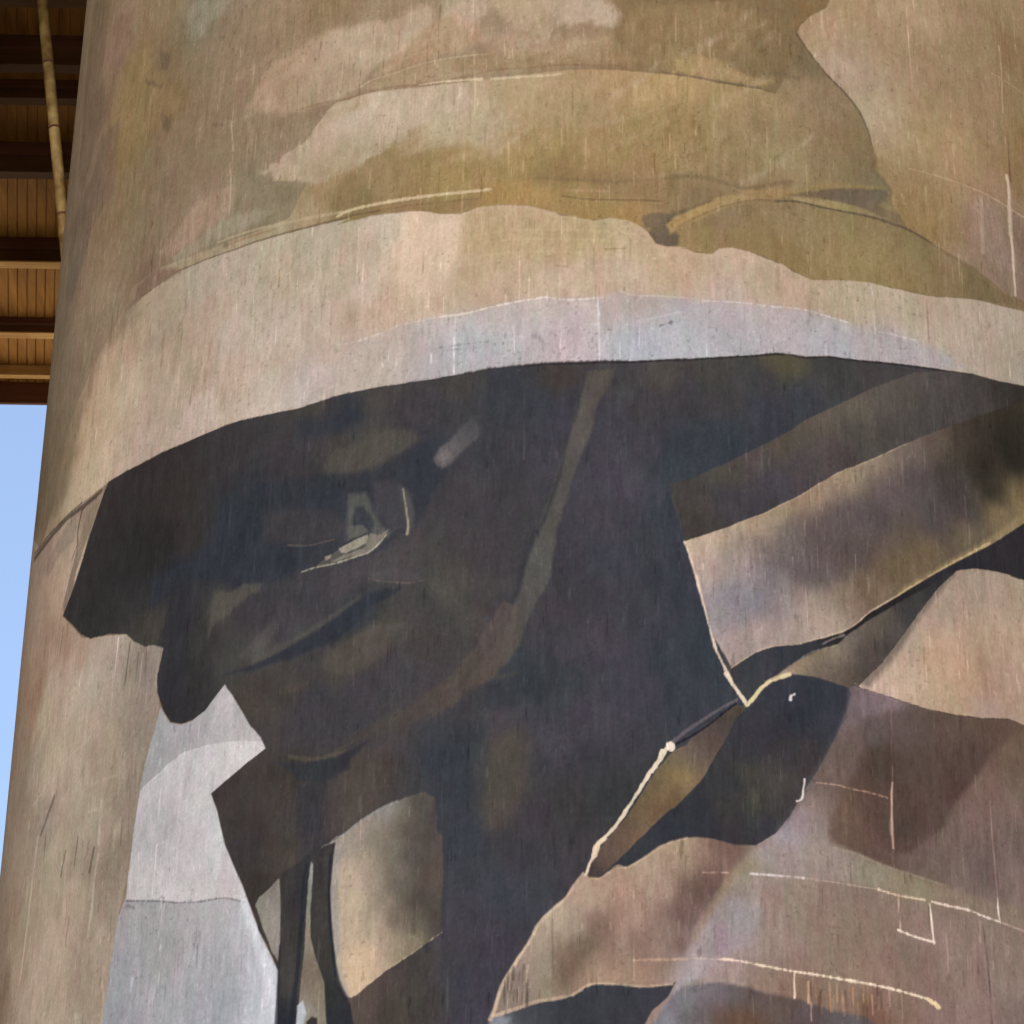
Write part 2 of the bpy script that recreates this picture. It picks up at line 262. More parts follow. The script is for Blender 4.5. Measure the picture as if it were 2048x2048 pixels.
P|||12.5|11|0|45|0|0 0|1964 15371,2120 15364,2368 15457,2492 15309,2282 15378,2196 15284,2039 15307|155 129 102
P|||20|13.2|0.42|45|0|0 0|2714 15301,2967 15344,3110 15263,3174 15117,3329 15112,3414 15390,3284 15508,2978 15487|157 129 98
L|||1.8|1.2|0.85|45|0|5 4|1495 15808,1579 15671,1665 15553,1767 15440,1870 15347,1988 15207,2058 15040,2083 14913|99 86 69
L|||3|2|0.7|45|0|4 10|2083 14913,2109 14802,2089 14714|123 96 73
P|||5|4.4|0.85|45|0|0 0|469 13956,605 14062,840 14196,1049 14286,1276 14353,1404 14343,1358 14253,1187 14225,977 14163,768 14044,563 13930,495 13894|496 13958 177 145 98,908 14171 163 137 96,1260 14302 155 128 90,700 14053 172 142 97
L|||2|2|0.6|45|0|5 5|495 13894,659 14002,907 14139,1117 14207,1272 14222|126 104 75
P|||3.75|3.3|0.85|45|0|0 0|1388 14299,1563 14374,1772 14443,2048 14503,2221 14535,2201 14446,2119 14374,2196 14346,2306 14328,2317 14233,2190 14230,1993 14308,1767 14319,1561 14308|1548 14338 116 96 77,1845 14403 106 92 78,2107 14453 106 95 80,2224 14288 131 109 82
P|||5|4.4|0.77|45|0|0 0|1388 14307,1476 14373,1655 14466,1850 14503,2080 14529,2206 14547,1924 14472,1742 14428,1534 14359|150 128 87
P|||3.75|3.3|0.85|45|0|0 0|1387 14275,1561 14291,1737 14313,1917 14306,2068 14279,2192 14263,2067 14254,1764 14229,1588 14248,1444 14252|1473 14274 166 143 105,1766 14278 161 141 99,2037 14270 144 127 97
L|||1.8|1.5|0.85|45|0|4 6|1272 14222,1444 14249,1617 14238,1764 14237,2066 14245,2221 14230,2364 14222,2573 14163|98 85 69
L|||2.5|2|0.6|45|0|6 3|2573 14163,2704 14108,2909 14062|127 103 79
L|||4|2|0.7|45|0|12 8|2087 14680,2178 14605,2229 14520,2184 14425|121 104 79
P|||3.75|4.4|0.85|45|0|0 0|267 13996,308 14013,388 14024,496 14030,594 14053,593 13997,482 13925,467 13845,508 13879,541 13833,520 13752,439 13732,359 13752,313 13837,320 13886,280 13900,253 13955|347 13951 115 98 77,413 13794 93 83 72,521 13800 96 85 73
P|||3.75|3.3|0.85|45|0|0 0|441 13923,496 13990,594 14045,645 14033,593 13981,535 13913,494 13862,461 13860|170 139 94
L|||3|2|0.7|45|0|6 6|483 14037,594 14061,687 14117,770 14157|116 95 71
P|brim||1.5|1.6|1|30|0|0 0|-5631 13058,-5608 13118,-5584 13178,-5562 13239,-5539 13299,-5517 13360,-5495 13421,-5474 13483,-5453 13544,-5432 13606,-5412 13669,-5391 13731,-5329 13766,-5268 13802,-5210 13839,-5154 13878,-5100 13917,-5047 13958,-4996 13999,-4947 14041,-4898 14083,-4838 14111,-4779 14140,-4721 14170,-4665 14201,-4611 14233,-4558 14265,-4506 14298,-4455 14332,-4405 14366,-4459 14307,-4230 14317,-4019 14338,-3866 14346,-3721 14357,-3536 14337,-3361 14324,-3106 14297,-2885 14288,-2656 14275,-2370 14253,-2001 14241,-2112 14214,-1957 14213,-1805 14216,-1508 14186,-1391 14164,-1276 14123,-1106 14092,-967 14132,-801 14136,-595 14108,-459 14057,-391 14037,-351 14003,-216 13981,-95 13949,12 13976,146 13953,253 13899,306 13837,359 13752,439 13729,590 13733,520 13728,587 13717,654 13690,776 13693,831 13746,927 13765,1064 13742,1173 13701,1312 13667,1395 13618,1535 13572,1739 13612,2008 13650,2191 13648,2509 13666,2764 13729,3032 13796,3315 13835,3479 13866,3996 13974,4634 14161,5125 13988,5849 13942,4684 13483,3976 13287,3413 13179,3414 13179,3159 13128,2890 13101,2634 13054,2234 12998,1857 12948,1640 12935,1469 12900,1358 12902,1234 12894,1056 12851,853 12817,614 12778,482 12763,577 12779,358 12755,141 12736,-55 12736,-186 12730,-448 12733,-646 12724,-845 12720,-1047 12697,-1293 12686,-1488 12688,-1745 12690,-2041 12693,-2132 12684,-2363 12666,-2690 12696,-2986 12725,-3357 12718,-3537 12723,-3726 12735,-3836 12733,-3949 12734,-4067 12741,-4191 12751,-4320 12757,-4456 12766,-4549 12763,-4647 12762,-4749 12763,-4830 12771,-4915 12780,-5009 12787,-5108 12797,-5214 12810,-5341 12819,-5480 12834,-5636 12858,-5745 12854,-5867 12857,-6009 12870,-6120 12856,-6253 12853,-6307 12828,-6366 12807,-6437 12790,-6292 12786,-6181 12799,-6088 12820,-6006 12846,-5932 12876,-5864 12908,-5800 12943,-5741 12980,-5685 13019|-4251 14177 179 157 133,-3883 14179 174 156 134,-3447 14161 173 160 140,-3053 14091 177 162 144,-4356 13973 186 163 138,-3844 13828 172 154 134,-3221 13824 183 163 144,-3009 13503 187 169 154,-2748 13577 183 167 150,-2510 13825 179 164 142,-2280 14081 175 162 142,-2606 14018 179 164 142,-2123 14119 179 164 144,-2163 13325 187 167 152,-2030 13769 183 167 148,-2646 13304 191 173 161,-1725 14084 192 177 159,-1432 14071 213 186 160,-1217 14032 207 186 162,-1496 13809 213 186 162,-1214 13919 211 188 162,-1347 13622 205 180 158,-1870 13972 187 167 147,-2014 13765 178 160 138,-1854 13566 193 177 159,-1699 13373 184 160 139,-1558 13502 199 173 150,-1341 13384 190 167 145,-1005 13968 188 164 133,-795 13782 177 155 119,-928 13560 179 156 127,-657 13610 186 162 135,-525 13837 181 158 125,-256 13822 179 158 123,12 13817 182 160 127,-121 13502 190 167 143,278 13662 184 160 131,-387 13433 190 167 145,144 13501 190 167 147,478 13591 188 162 135,-789 13386 182 158 135,-661 13945 188 164 135,-1980 13358 178 156 136,626 13617 182 158 129,828 13572 186 164 141,898 13706 194 171 145,1034 13643 197 173 151,1170 13582 182 158 135,892 13390 189 167 154,1307 13508 184 160 137,1591 13527 182 160 135,1729 13365 178 158 134,1956 13510 182 164 139,2342 13546 182 164 141,2581 13504 186 163 143,2929 13615 185 165 145,3300 13667 183 165 146,2649 13287 185 165 145,3385 13537 178 160 140,-5540 14292 176 156 130,-5606 13806 179 155 124,-5707 13430 184 159 128,-5152 13410 193 165 130,-4976 14001 204 172 139,-4649 14010 205 176 150,-4293 13510 196 175 151,-3786 13295 183 163 144,-3876 13089 178 160 140,-3370 13295 180 160 140,-2983 13158 189 167 149,-3333 12883 189 171 157,-2624 12965 196 179 165,-2296 12873 192 178 170,-4222 12990 193 171 151,-3967 12884 185 165 150,-4637 13006 207 184 157,-4871 13443 202 176 148,-4955 12986 205 183 154,-5212 12973 197 177 149,-5557 12937 173 150 124,-4549 13377 203 179 150,-2639 13206 187 167 147,-3708 13589 178 158 136,-1968 13087 185 167 152,-1610 12917 187 171 156,-1397 12910 185 169 154,-1748 12760 190 177 163,-1052 12920 175 169 173,-515 12867 182 167 166,-780 12797 178 167 165,-251 12854 188 172 170,272 12853 179 178 185,-1323 12775 176 169 162,615 12885 177 175 179,1017 12939 181 174 175,1715 13019 181 174 179,2162 13089 178 167 167,2643 13190 185 169 156,3180 13365 179 162 142,3428 13328 173 158 142
P||brim|16.2|8|0.45|45|0|0 0|-1580 14149,-1105 14063,-1100 13853,-1152 13669,-1258 13449,-1412 13412,-1514 13494,-1637 13677,-1601 13911|215 190 166
P||brim|10.8|6|0.5|45|0|0 0|-1078 14091,-801 14104,-527 14062,-290 13976,-55 13897,12 13674,-255 13584,-522 13615,-793 13655,-1084 13739|179 155 119
L||brim|2.5|3|0.35|45|0|3 3|-990 13886,-661 13897,-256 13870,212 13834|202 181 142
L||brim|2.5|3|0.35|45|0|3 3|-988 13806,-660 13817,-255 13790,212 13755|202 181 142
L||brim|2.5|3|0.35|45|0|3 3|-986 13694,-658 13705,-255 13679,211 13644|202 181 142
L|||2|2|0.6|45|0|4 4|-15 13698,132 13706|143 125 83
L|||2|1|0.6|45|0|4 4|-375 13566,-294 13555|152 127 93
P|||13.5|8|0.5|45|0|0 0|-5993 18478,-5663 18242,-5412 18069,-5387 17852,-5362 17638,-5379 17504,-5395 17372,-5412 17240,-5271 17014,-5144 16800,-5206 16706,-5272 16613,-5313 16563,-5356 16514,-5399 16465,-5445 16418,-5491 16371,-5528 16318,-5565 16266,-5604 16215,-5644 16164,-5685 16114,-5726 16215,-5769 16317,-5815 16422,-5862 16528,-5913 16637,-5921 16719,-5930 16802,-5938 16885,-5947 16968,-5955 17052,-5964 17136,-5973 17220,-5982 17305,-5991 17390,-6000 17475,-6000 17557,-5999 17640,-5998 17722,-5998 17805,-5997 17889,-5996 17972,-5996 18056,-5995 18140,-5995 18224,-5994 18308,-5993 18393|122 103 82
P|||13.5|8|0.6|45|0|0 0|-5158 17699,-4757 17519,-4763 17339,-4768 17159,-4890 17062,-5020 16971,-5215 17151,-5196 17333,-5177 17515|147 115 98
P|||10.8|6|0.55|45|0|0 0|-4854 16436,-4840 16251,-4826 16067,-4837 15933,-4849 15799,-4860 15666,-5034 15637,-5096 15613,-5160 15590,-5227 15569,-5297 15550,-5328 15495,-5360 15441,-5392 15387,-5425 15333,-5459 15280,-5494 15227,-5530 15175,-5566 15124,-5637 15097,-5713 15072,-5795 15051,-5884 15034,-5899 15122,-5915 15211,-5930 15300,-5946 15389,-5963 15480,-5979 15570,-5997 15662,-6014 15754,-5973 15807,-5935 15861,-5898 15917,-5862 15973,-5828 16030,-5795 16088,-5692 16100,-5599 16118,-5512 16140,-5431 16165,-5355 16194,-5332 16251,-5309 16309,-5287 16366,-5265 16425,-5244 16483,-5038 16452|-5005 16079 124 101 87,-5335 15719 122 101 87,-5627 15340 119 105 91
P|||10.8|8|0.45|45|0|0 0|-4816 16413,-4738 16554,-4713 16709,-4689 16864,-4464 16807,-4302 16657,-4150 16517,-3996 16287,-3852 16067,-3941 16004,-4037 15981,-4136 15960,-4299 15993,-4475 16034,-4552 15949,-4631 15865,-4712 15774,-4795 15684,-4821 15835,-4846 15987,-4836 16128,-4826 16270|-4426 16523 147 122 87,-4693 16267 156 129 93,-4108 16164 151 125 89
P|||10.8|8|0.5|45|0|0 0|-3873 16962,-3763 17053,-3304 16820,-3400 16719,-3572 16712,-3583 16588,-3774 16686,-3823 16823|154 147 127
P|||10.8|8|0.45|45|0|0 0|-3561 14939,-3313 14935,-3060 14935,-3121 14737,-3191 14646,-3428 14625,-3568 14566,-3708 14559,-3855 14556,-3983 14649,-3905 14699,-3829 14750,-3738 14812,-3648 14875|179 152 130
P|||8.1|6|0.5|45|0|0 0|-3807 14535,-3641 14547,-3484 14564,-3387 14625,-3093 14625,-2871 14608,-2723 14521,-2808 14468,-3119 14466,-3474 14458,-3621 14444,-3773 14435|164 153 132
P|||6.75|4|0.7|45|0|0 0|-4277 14377,-4263 14473,-4150 14496,-4041 14522,-3903 14467,-3772 14417,-3675 14341,-3844 14347,-4022 14360,-4194 14338,-4296 14318,-4402 14300|128 102 88
P|||5.4|6|0.55|45|0|0 0|-4239 16809,-4064 16667,-4067 16490,-4195 16583|107 89 72
P|||5.4|6|0.55|45|0|0 0|-3436 15659,-3265 15573,-3287 15543,-3414 15605|107 89 72
P|||5.4|6|0.55|45|0|0 0|-3270 15640,-3187 15597,-3197 15573,-3259 15603|107 89 72
P|||5.4|6|0.55|45|0|0 0|-4124 16081,-3960 15959,-3967 15819,-4088 15899|107 89 72
P|||5.4|6|0.55|45|0|0 0|-4423 16588,-4264 16487,-4280 16448,-4399 16521|107 89 72
P|||5.4|6|0.55|45|0|0 0|-4310 16502,-4136 16396,-4156 16365,-4286 16442|107 89 72
P|||5.4|6|0.55|45|0|0 0|-3200 14420,-3143 14389,-3149 14354,-3191 14375|107 89 72
L|||1.5|1.5|0.6|45|0.8|2 4|-3193 15668,-3201 15513,-3162 15269|204 189 162
L|||2|2|0.45|45|0.8|4 3|-3193 15161,-3162 14890,-3164 14669,-3173 14420|197 181 152
L|||2|1|0.5|45|0|3 3|-3972 14765,-3970 14644,-3968 14523|191 171 145
L|||2|1|0.4|45|0.8|3 3|-3186 14224,-3174 14012,-3162 13802|200 185 162
P|||32.4|10|0.7|45|0|0 0|-6961 13385,-6956 13460,-6952 13534,-6947 13609,-6942 13683,-6938 13758,-6933 13834,-6928 13909,-6924 13985,-6919 14061,-6914 14137,-6910 14213,-6887 14285,-6863 14356,-6840 14428,-6817 14501,-6794 14573,-6544 14509,-6412 14507,-6317 14526,-6238 14553,-6169 14586,-6107 14623,-5964 14608,-5843 14604,-5737 14609,-5640 14620,-5551 14634,-5468 14652,-5390 14673,-5317 14697,-5247 14722,-5094 14670,-4955 14626,-4826 14588,-4706 14555,-4592 14527,-4484 14502,-4381 14480,-4261 14322,-4147 14170,-4332 14124,-4531 14086,-4749 14059,-4782 14009,-4816 13959,-4850 13910,-4885 13861,-4921 13812,-4957 13764,-4994 13716,-5031 13668,-5069 13621,-5087 13562,-5105 13504,-5123 13445,-5141 13387,-5159 13329,-5178 13271,-5196 13214,-5215 13156,-5234 13099,-5253 13042,-5273 12985,-5369 12972,-5473 12963,-5586 12959,-5711 12960,-5854 12970,-6162 13104,-6817 13402|-5732 14416 140 122 101,-5091 14536 150 130 108,-5970 13524 129 112 92
L|||9|7|0.19|45|0.5|11.02 8.55|-2502 15172,-2178 15199,-1872 15308|181 158 127
L|||9|7|0.33|45|0.5|13.99 4.01|-848 14618,-731 14685,-614 14795|197 177 157
L|||9|7|0.26|45|0.5|13.69 6.09|-168 15147,192 15370,558 15728|175 149 115
L|||9|7|0.24|45|0.5|18.37 3.62|-168 14795,175 14880,521 15027|193 173 149
L|||9|7|0.16|45|0.5|8.52 9.06|-758 15349,-521 15404,-285 15508|197 177 157
L|||9|7|0.17|45|0.5|21.29 9.28|-2339 15145,-1977 15215,-1635 15395|193 173 149
L|||9|7|0.34|45|0.5|20.43 5.87|-1062 14584,-897 14673,-733 14822|175 149 115
L|||9|7|0.15|45|0.5|19.68 4.11|-973 15420,-733 15477,-496 15587|152 127 91
L|||9|7|0.19|45|0.5|12.46 9.86|-3031 15528,-2708 15533,-2408 15622|193 173 149
L|||9|7|0.18|45|0.5|16.36 5.15|-2509 15764,-2096 15773,-1708 15883|193 173 149
L|||9|7|0.23|45|0.5|8.51 6.64|782 15627,1011 15728,1246 15876|197 177 157
L|||9|7|0.34|45|0.5|14.87 5.63|1032 14348,1304 14561,1588 14876|197 177 157
L|||9|7|0.16|45|0.5|18.38 3.4|-2110 15264,-1857 15292,-1613 15381|175 149 115
L|||9|7|0.35|45|0.5|8.97 5.37|-2072 15719,-1823 15721,-1582 15770|197 177 157
L|||9|7|0.34|45|0.5|15.36 8.1|44 15073,221 15201,399 15398|193 173 149
L|||9|7|0.21|45|0.5|18.82 6.39|678 15292,834 15373,993 15491|152 127 91
L|||9|7|0.2|45|0.5|17.59 9.68|-834 15472,-524 15515,-217 15612|193 173 149
L|||9|7|0.18|45|0.5|17.56 8.26|-1752 15698,-1371 15770,-1003 15946|197 177 157
L|||9|7|0.18|45|0.5|9.97 9.07|-2952 16388,-2789 16380,-2633 16407|175 149 115
L|||9|7|0.19|45|0.5|10.33 4.29|-814 15387,-574 15445,-336 15554|152 127 91
L|||9|7|0.23|45|0.5|18.44 3.4|37 14614,297 14745,562 14951|193 173 149
L|||9|7|0.21|45|0.5|11.27 9.75|532 15226,792 15418,1060 15710|181 158 127
L|||9|7|0.25|45|0.5|12.13 6.52|-3229 15983,-2963 16006,-2715 16113|181 158 127
L|||9|7|0.29|45|0.5|12.53 6.62|-665 14999,-536 15056,-407 15149|175 149 115
L|||9|7|0.28|45|0.5|21.68 5.49|-862 14996,-731 15064,-601 15176|175 149 115
L|||9|7|0.27|45|0.5|19.31 9.84|-1299 14557,-1017 14659,-741 14848|181 158 127
L|||9|7|0.15|45|0.5|13.45 5.81|-3329 15576,-3010 15556,-2717 15613|197 177 157
L|||9|7|0.23|45|0.5|13.66 5.99|-305 15822,-121 15915,64 16063|197 177 157
L|||9|7|0.29|45|0.5|8.52 4.21|-1747 15734,-1378 15845,-1021 16076|175 149 115
L|||9|7|0.2|45|0.5|17.35 9.01|631 14601,904 14791,1187 15077|175 149 115
L|||9|7|0.18|45|0.5|21.49 9.92|749 15264,1026 15472,1313 15784|193 173 149
L|||9|7|0.34|45|0.5|10.45 6.66|-2298 14792,-1961 14778,-1641 14823|181 158 127
L|||9|7|0.22|45|0.5|17.86 4.44|30 15101,171 15202,313 15357|175 149 115
L|||9|7|0.33|45|0.5|15.21 9.61|-637 15597,-500 15620,-364 15663|197 177 157
L|||9|7|0.24|45|0.5|10.2 5.75|-951 15552,-660 15688,-373 15923|152 127 91
L|||9|7|0.16|45|0.5|11.81 4.32|-487 15428,-329 15486,-171 15582|197 177 157
L|||9|7|0.24|45|0.5|15.02 3.27|303 14330,588 14416,878 14550|181 158 127
L|||9|7|0.33|45|0.5|21.62 4.33|-1169 14334,-818 14391,-473 14519|175 149 115
L|||9|7|0.23|45|0.5|15.41 3.34|-1558 15848,-1226 15984,-904 16242|197 177 157
L|||9|7|0.28|45|0.5|16.18 6.27|610 15491,875 15687,1149 15982|193 173 149
L|||9|7|0.31|45|0.5|17.21 4.06|-3036 15816,-2616 15893,-2233 16124|152 127 91
L|||9|7|0.21|45|0.5|12.73 4.89|-525 14862,-296 14992,-67 15204|175 149 115
L|||9|7|0.22|45|0.5|10.61 3.69|-395 15885,-77 16055,243 16337|197 177 157
L|||9|7|0.17|45|0.5|19.05 5.8|-1637 15820,-1356 15857,-1082 15957|193 173 149
L|||9|7|0.21|45|0.5|18.19 6.67|804 15015,1026 15168,1256 15393|193 173 149
L|||9|7|0.29|45|0.5|16.86 7.5|-2246 15407,-1908 15468,-1586 15630|193 173 149
L|||6|6|0.34|45|0.5|12.26 4|-4091 16141,-4102 15950,-4113 15759,-4124 15570|134 112 87
L|||6|6|0.39|45|0.5|9.8 4|-4404 13859,-4412 13722,-4420 13585,-4428 13449,-4437 13314|194 172 146
L|||6|6|0.38|45|0.5|12.14 4|-3940 13047,-3948 12912,-3956 12777,-3964 12643,-3972 12510|178 158 134
L|||6|6|0.23|45|0.5|8.39 4|-4873 16148,-4881 16020,-4889 15893|182 156 126
L|||6|6|0.31|45|0.5|6.86 4|-3124 14227,-3141 13958,-3157 13691|165 141 114
L|||6|6|0.25|45|0.5|8.26 4|-3315 13541,-3331 13278,-3347 13017|178 158 134
L|||6|6|0.23|45|0.5|12.8 4|-3780 15218,-3789 15056,-3798 14895,-3808 14734|165 141 114
L|||6|6|0.35|45|0.5|5.24 4|-5250 15710,-5255 15643,-5260 15576,-5264 15510,-5269 15443,-5274 15377,-5278 15311,-5283 15245|192 165 133
L|||6|6|0.26|45|0.5|8.33 4|-3562 15671,-3575 15451,-3588 15233|165 141 114
L|||6|6|0.35|45|0.5|9.18 4|-4620 14408,-4629 14256,-4639 14105,-4648 13954|134 112 87
L|||6|6|0.3|45|0.5|8.4 4|-3720 15584,-3728 15450,-3736 15317,-3743 15185|134 112 87
L|||6|6|0.32|45|0.5|12.1 4|-4826 13750,-4829 13690,-4833 13631,-4837 13571,-4841 13511,-4845 13452|134 112 87
L|||6|6|0.23|45|0.5|13.94 4|-3271 13537,-3285 13300,-3300 13066|134 112 87
L|||6|6|0.24|45|0.5|7.67 4|-4912 14105,-4916 14037,-4920 13969,-4925 13901,-4929 13833,-4934 13765,-4938 13698,-4942 13631,-4947 13564|134 112 87
L|||6|6|0.21|45|0.5|9.35 4|-4405 14026,-4415 13852,-4425 13680,-4436 13509|193 171 146
L|||6|6|0.33|45|0.5|8.19 4|-3277 15864,-3299 15499|165 141 114
L|||6|6|0.33|45|0.5|11.76 4|-3642 13844,-3650 13711,-3658 13580,-3666 13449,-3674 13318|134 112 87
L|||6|6|0.37|45|0.5|13.05 4|-3483 14667,-3500 14393|165 141 114
L|||6|6|0.35|45|0.5|10.7 4|-3341 16116,-3362 15758|178 158 134
L|||6|6|0.24|45|0.5|10.81 4|-3254 15967,-3268 15729,-3282 15494|165 141 114
L|||6|6|0.38|45|0.5|11.18 4|-3826 13846,-3835 13696,-3844 13546|134 112 87
L|||6|6|0.34|45|0.5|7.55 4|-4105 16787,-4116 16592,-4127 16398,-4138 16206|134 112 87
L|||6|6|0.4|45|0.5|10.89 4|-4301 16416,-4309 16267,-4318 16120,-4326 15973,-4334 15826|178 158 134
L|||6|6|0.27|45|0.5|9.84 4|-4409 14142,-4417 14007,-4425 13873,-4433 13739|178 153 123
L|||6|6|0.33|45|0.5|8.12 4|-3595 14040,-3606 13862,-3616 13686|134 112 87
L|||6|6|0.37|45|0.5|12.1 4|-3999 14685,-4008 14529,-4017 14373|178 158 134
L|||6|6|0.22|45|0.5|13.12 4|-3086 13082,-3101 12843,-3116 12606|165 141 114
L|||6|6|0.26|45|0.5|7.94 4|-4098 16132,-4109 15947,-4119 15764,-4129 15581|134 112 87
L|||6|6|0.37|45|0.5|5.09 4|-3094 14516,-3112 14217|178 158 134
L|||6|6|0.22|45|0.5|6.04 4|-4843 16779,-4852 16624,-4862 16470,-4871 16316|134 112 87
P||brim|10.8|8|0.8|35|0|0 0|-1952 13107,-2062 13142,-1910 13121,-1705 13155,-1576 13191,-1406 13207,-1058 13215,-855 13253,-653 13280,-453 13296,-253 13271,-28 13282,91 13336,196 13306,584 13293,688 13277,957 13288,1190 13287,1441 13295,1653 13280,1812 13258,2018 13242,2169 13232,2403 13231,2562 13210,2643 13190,2807 13130,2634 13054,2234 12998,1857 12948,1640 12935,1469 12900,1358 12902,1234 12894,1056 12851,853 12817,614 12778,482 12763,577 12779,358 12755,141 12736,-55 12736,-186 12730,-448 12733,-646 12724,-845 12720,-1047 12697,-1293 12686,-1488 12688,-1745 12690,-2041 12693,-2132 12684,-2363 12666,-2155 12884|-1615 13074 181 165 156,-1332 13070 176 167 165,-1126 13147 189 178 176,-1053 12982 176 175 179,-785 13152 184 174 172,-583 13057 181 172 173,-452 13203 190 176 172,-253 13116 187 174 176,-187 13269 192 178 174,11 13157 180 165 162,275 13192 175 161 157,142 12881 179 178 185,471 12969 180 178 183,619 13132 175 167 173,886 13109 178 166 171,1160 13189 186 174 174,1436 13154 175 167 171,882 12924 174 170 175,1719 13129 174 167 169,2012 13115 178 167 163,-1751 12822 184 169 158,-1188 12877 172 170 172,-781 12889 177 174 179,-251 12854 184 170 173,272 12853 177 177 186,615 12870 178 176 180,1153 12925 177 169 173,1715 13019 179 176 181,2159 13041 174 163 165
L|||2|2.2|0.6|45|0.6|3.28 3.28|-2061 13134,-1925 13125,-1705 13155,-1576 13191|213 200 195
L|||1.5|2|0.6|45|0.5|3 3|-1576 13191,-1406 13204,-1252 13212|207 190 179
L|||1.5|2.2|0.85|45|0|2.46 3.28|-1252 13212,-1031 13215,-828 13250,-653 13272,-453 13296|224 210 198
L|||1.5|2.2|0.8|45|0|3.28 3.28|-453 13296,-253 13263,-28 13282|218 208 207
L|||1.5|1.5|0.7|45|0|3 3|91 13336,196 13299,408 13298,584 13293|209 192 180
L|||1.5|2.2|0.75|45|0|1.64 2.46|661 13275,957 13291,1190 13287,1441 13303,1625 13282,1812 13258|216 206 207
L|||1.8|2.2|0.65|45|0|2.46 2.46|2022 13637,2035 13434,2041 13247,2170 13240,2372 13238|214 204 199
L|||1.5|2.2|0.7|45|0|4.1 2.46|-68 13282,-61 13065,-55 12577|217 211 215
L|||1.5|2.2|0.5|45|0|2.46 2.46|-160 13051,-55 13050|216 206 205
L|||1.5|2.2|0.6|45|0|2.46 3.28|-1127 13209,-1113 12910|215 208 209
L|||1.5|2.2|0.8|45|0|3.28 1.64|-1129 13023,-1122 12715|224 224 228
L|||3|3|0.5|45|0|6 6|195 13066,380 13118,582 13191|197 187 192
L|||2|4|0.5|45|0.8|3 3|-1245 12947,-1053 12951,-849 12950|117 116 119
L|||2|4|0.5|45|0.8|3 3|-1203 12918,-889 12908|136 134 136
L|||3|4|0.5|45|0|8 4|-529 12976,-476 12927,-462 12846|138 129 135
L|||2|3|0.7|45|0|2 5|379 13041,472 13084|112 100 103
L|||1.6|1|0.46|45|0|2.07 1.24|-1016 12711,-1026 12711|113 109 114
L|||1.6|1|0.41|45|0|2.88 1.73|1497 13077,1488 13064|113 109 114
L|||1.6|1|0.62|45|0|1.67 1|-1254 12698,-1241 12679|113 109 114
L|||1.6|1|0.64|45|0|1.88 1.13|1044 12867,1047 12852|113 109 114
L|||1.6|1|0.37|45|0|2.53 1.52|1345 12911,1350 12901|113 109 114
L|||1.6|1|0.42|45|0|3.26 1.95|-148 12742,-137 12730|113 109 114
L|||1.6|1|0.47|45|0|3.14 1.88|1458 12993,1469 12983|113 109 114
L|||1.6|1|0.32|45|0|1.55 0.93|305 12802,299 12785|113 109 114
L|||1.6|1|0.44|45|0|1.82 1.09|-1750 12799,-1749 12789|113 109 114
L|||1.6|1|0.41|45|0|2.11 1.26|1805 12963,1795 12947|113 109 114
L|||1.6|1|0.34|45|0|1.91 1.14|-576 12877,-574 12857|113 109 114
L|||1.6|1|0.43|45|0|2.88 1.73|-1686 12711,-1682 12705|113 109 114
L|||1.6|1|0.68|45|0|1.29 0.78|-1237 12750,-1231 12730|113 109 114
L|||1.6|1|0.61|45|0|1.24 0.74|804 13051,797 13029|113 109 114
L|||1.6|1|0.38|45|0|2.57 1.54|-378 12966,-368 12959|113 109 114
L|||1.6|1|0.3|45|0|2.04 1.22|-254 12743,-241 12736|113 109 114
L|||1.6|1|0.34|45|0|2.92 1.75|-1753 12706,-1757 12701|113 109 114
L|||1.6|1|0.37|45|0|1.66 0.99|1744 12996,1730 12991|113 109 114
L|||1.6|1|0.7|45|0|1.29 0.77|587 12793,587 12788|113 109 114
L|||1.6|1|0.49|45|0|2.9 1.74|-1450 12767,-1452 12746|113 109 114
L|||1.6|1|0.66|45|0|1.28 0.77|-995 12754,-997 12749|113 109 114
L|||1.6|1|0.38|45|0|1.27 0.76|1160 12947,1153 12941|113 109 114
L|||1.6|1|0.53|45|0|1.51 0.91|-1037 12899,-1050 12881|113 109 114
L|||1.6|1|0.6|45|0|3.18 1.91|1779 12993,1784 12977|113 109 114
L|||1.6|1|0.67|45|0|1.66 1|-73 12745,-62 12726|113 109 114
L|||1.6|1|0.51|45|0|2.96 1.78|-646 12842,-642 12824|113 109 114
L|||1.6|1|0.33|45|0|1.79 1.07|508 12894,520 12875|113 109 114
L|||1.6|1|0.35|45|0|2.67 1.6|1710 13186,1694 13164|113 109 114
L|||1.6|1|0.53|45|0|1.33 0.8|1695 13061,1683 13045|113 109 114
L|||1.6|1|0.31|45|0|1.68 1.01|847 13042,832 13021|113 109 114
L|||1.6|1|0.52|45|0|2.98 1.79|1331 12912,1339 12894|113 109 114
L|||1.6|1|0.61|45|0|2.68 1.61|1340 12919,1334 12899|113 109 114
L|||1.6|1|0.5|45|0|1.26 0.75|-155 12810,-169 12797|113 109 114
L|||1.6|1|0.51|45|0|1.51 0.9|1289 13000,1285 12983|113 109 114
L|||1.6|1|0.45|45|0|3.02 1.81|-1898 12880,-1912 12871|113 109 114
L|||1.6|1|0.34|45|0|1.71 1.03|995 12874,994 12853|113 109 114
L|||1.6|1|0.64|45|0|3.15 1.89|-1481 12794,-1480 12785|113 109 114
L|||1.6|1|0.63|45|0|3.14 1.88|954 12843,945 12836|113 109 114
L|||1.6|1|0.36|45|0|1.57 0.94|-333 12901,-323 12896|113 109 114
L|||1.6|1|0.3|45|0|2.39 1.44|-73 12772,-62 12757|113 109 114
L|||1.6|1|0.33|45|0|2.27 1.36|-737 12805,-730 12794|113 109 114
L|||1.6|1|0.55|45|0|1.98 1.19|-985 12895,-976 12873|113 109 114
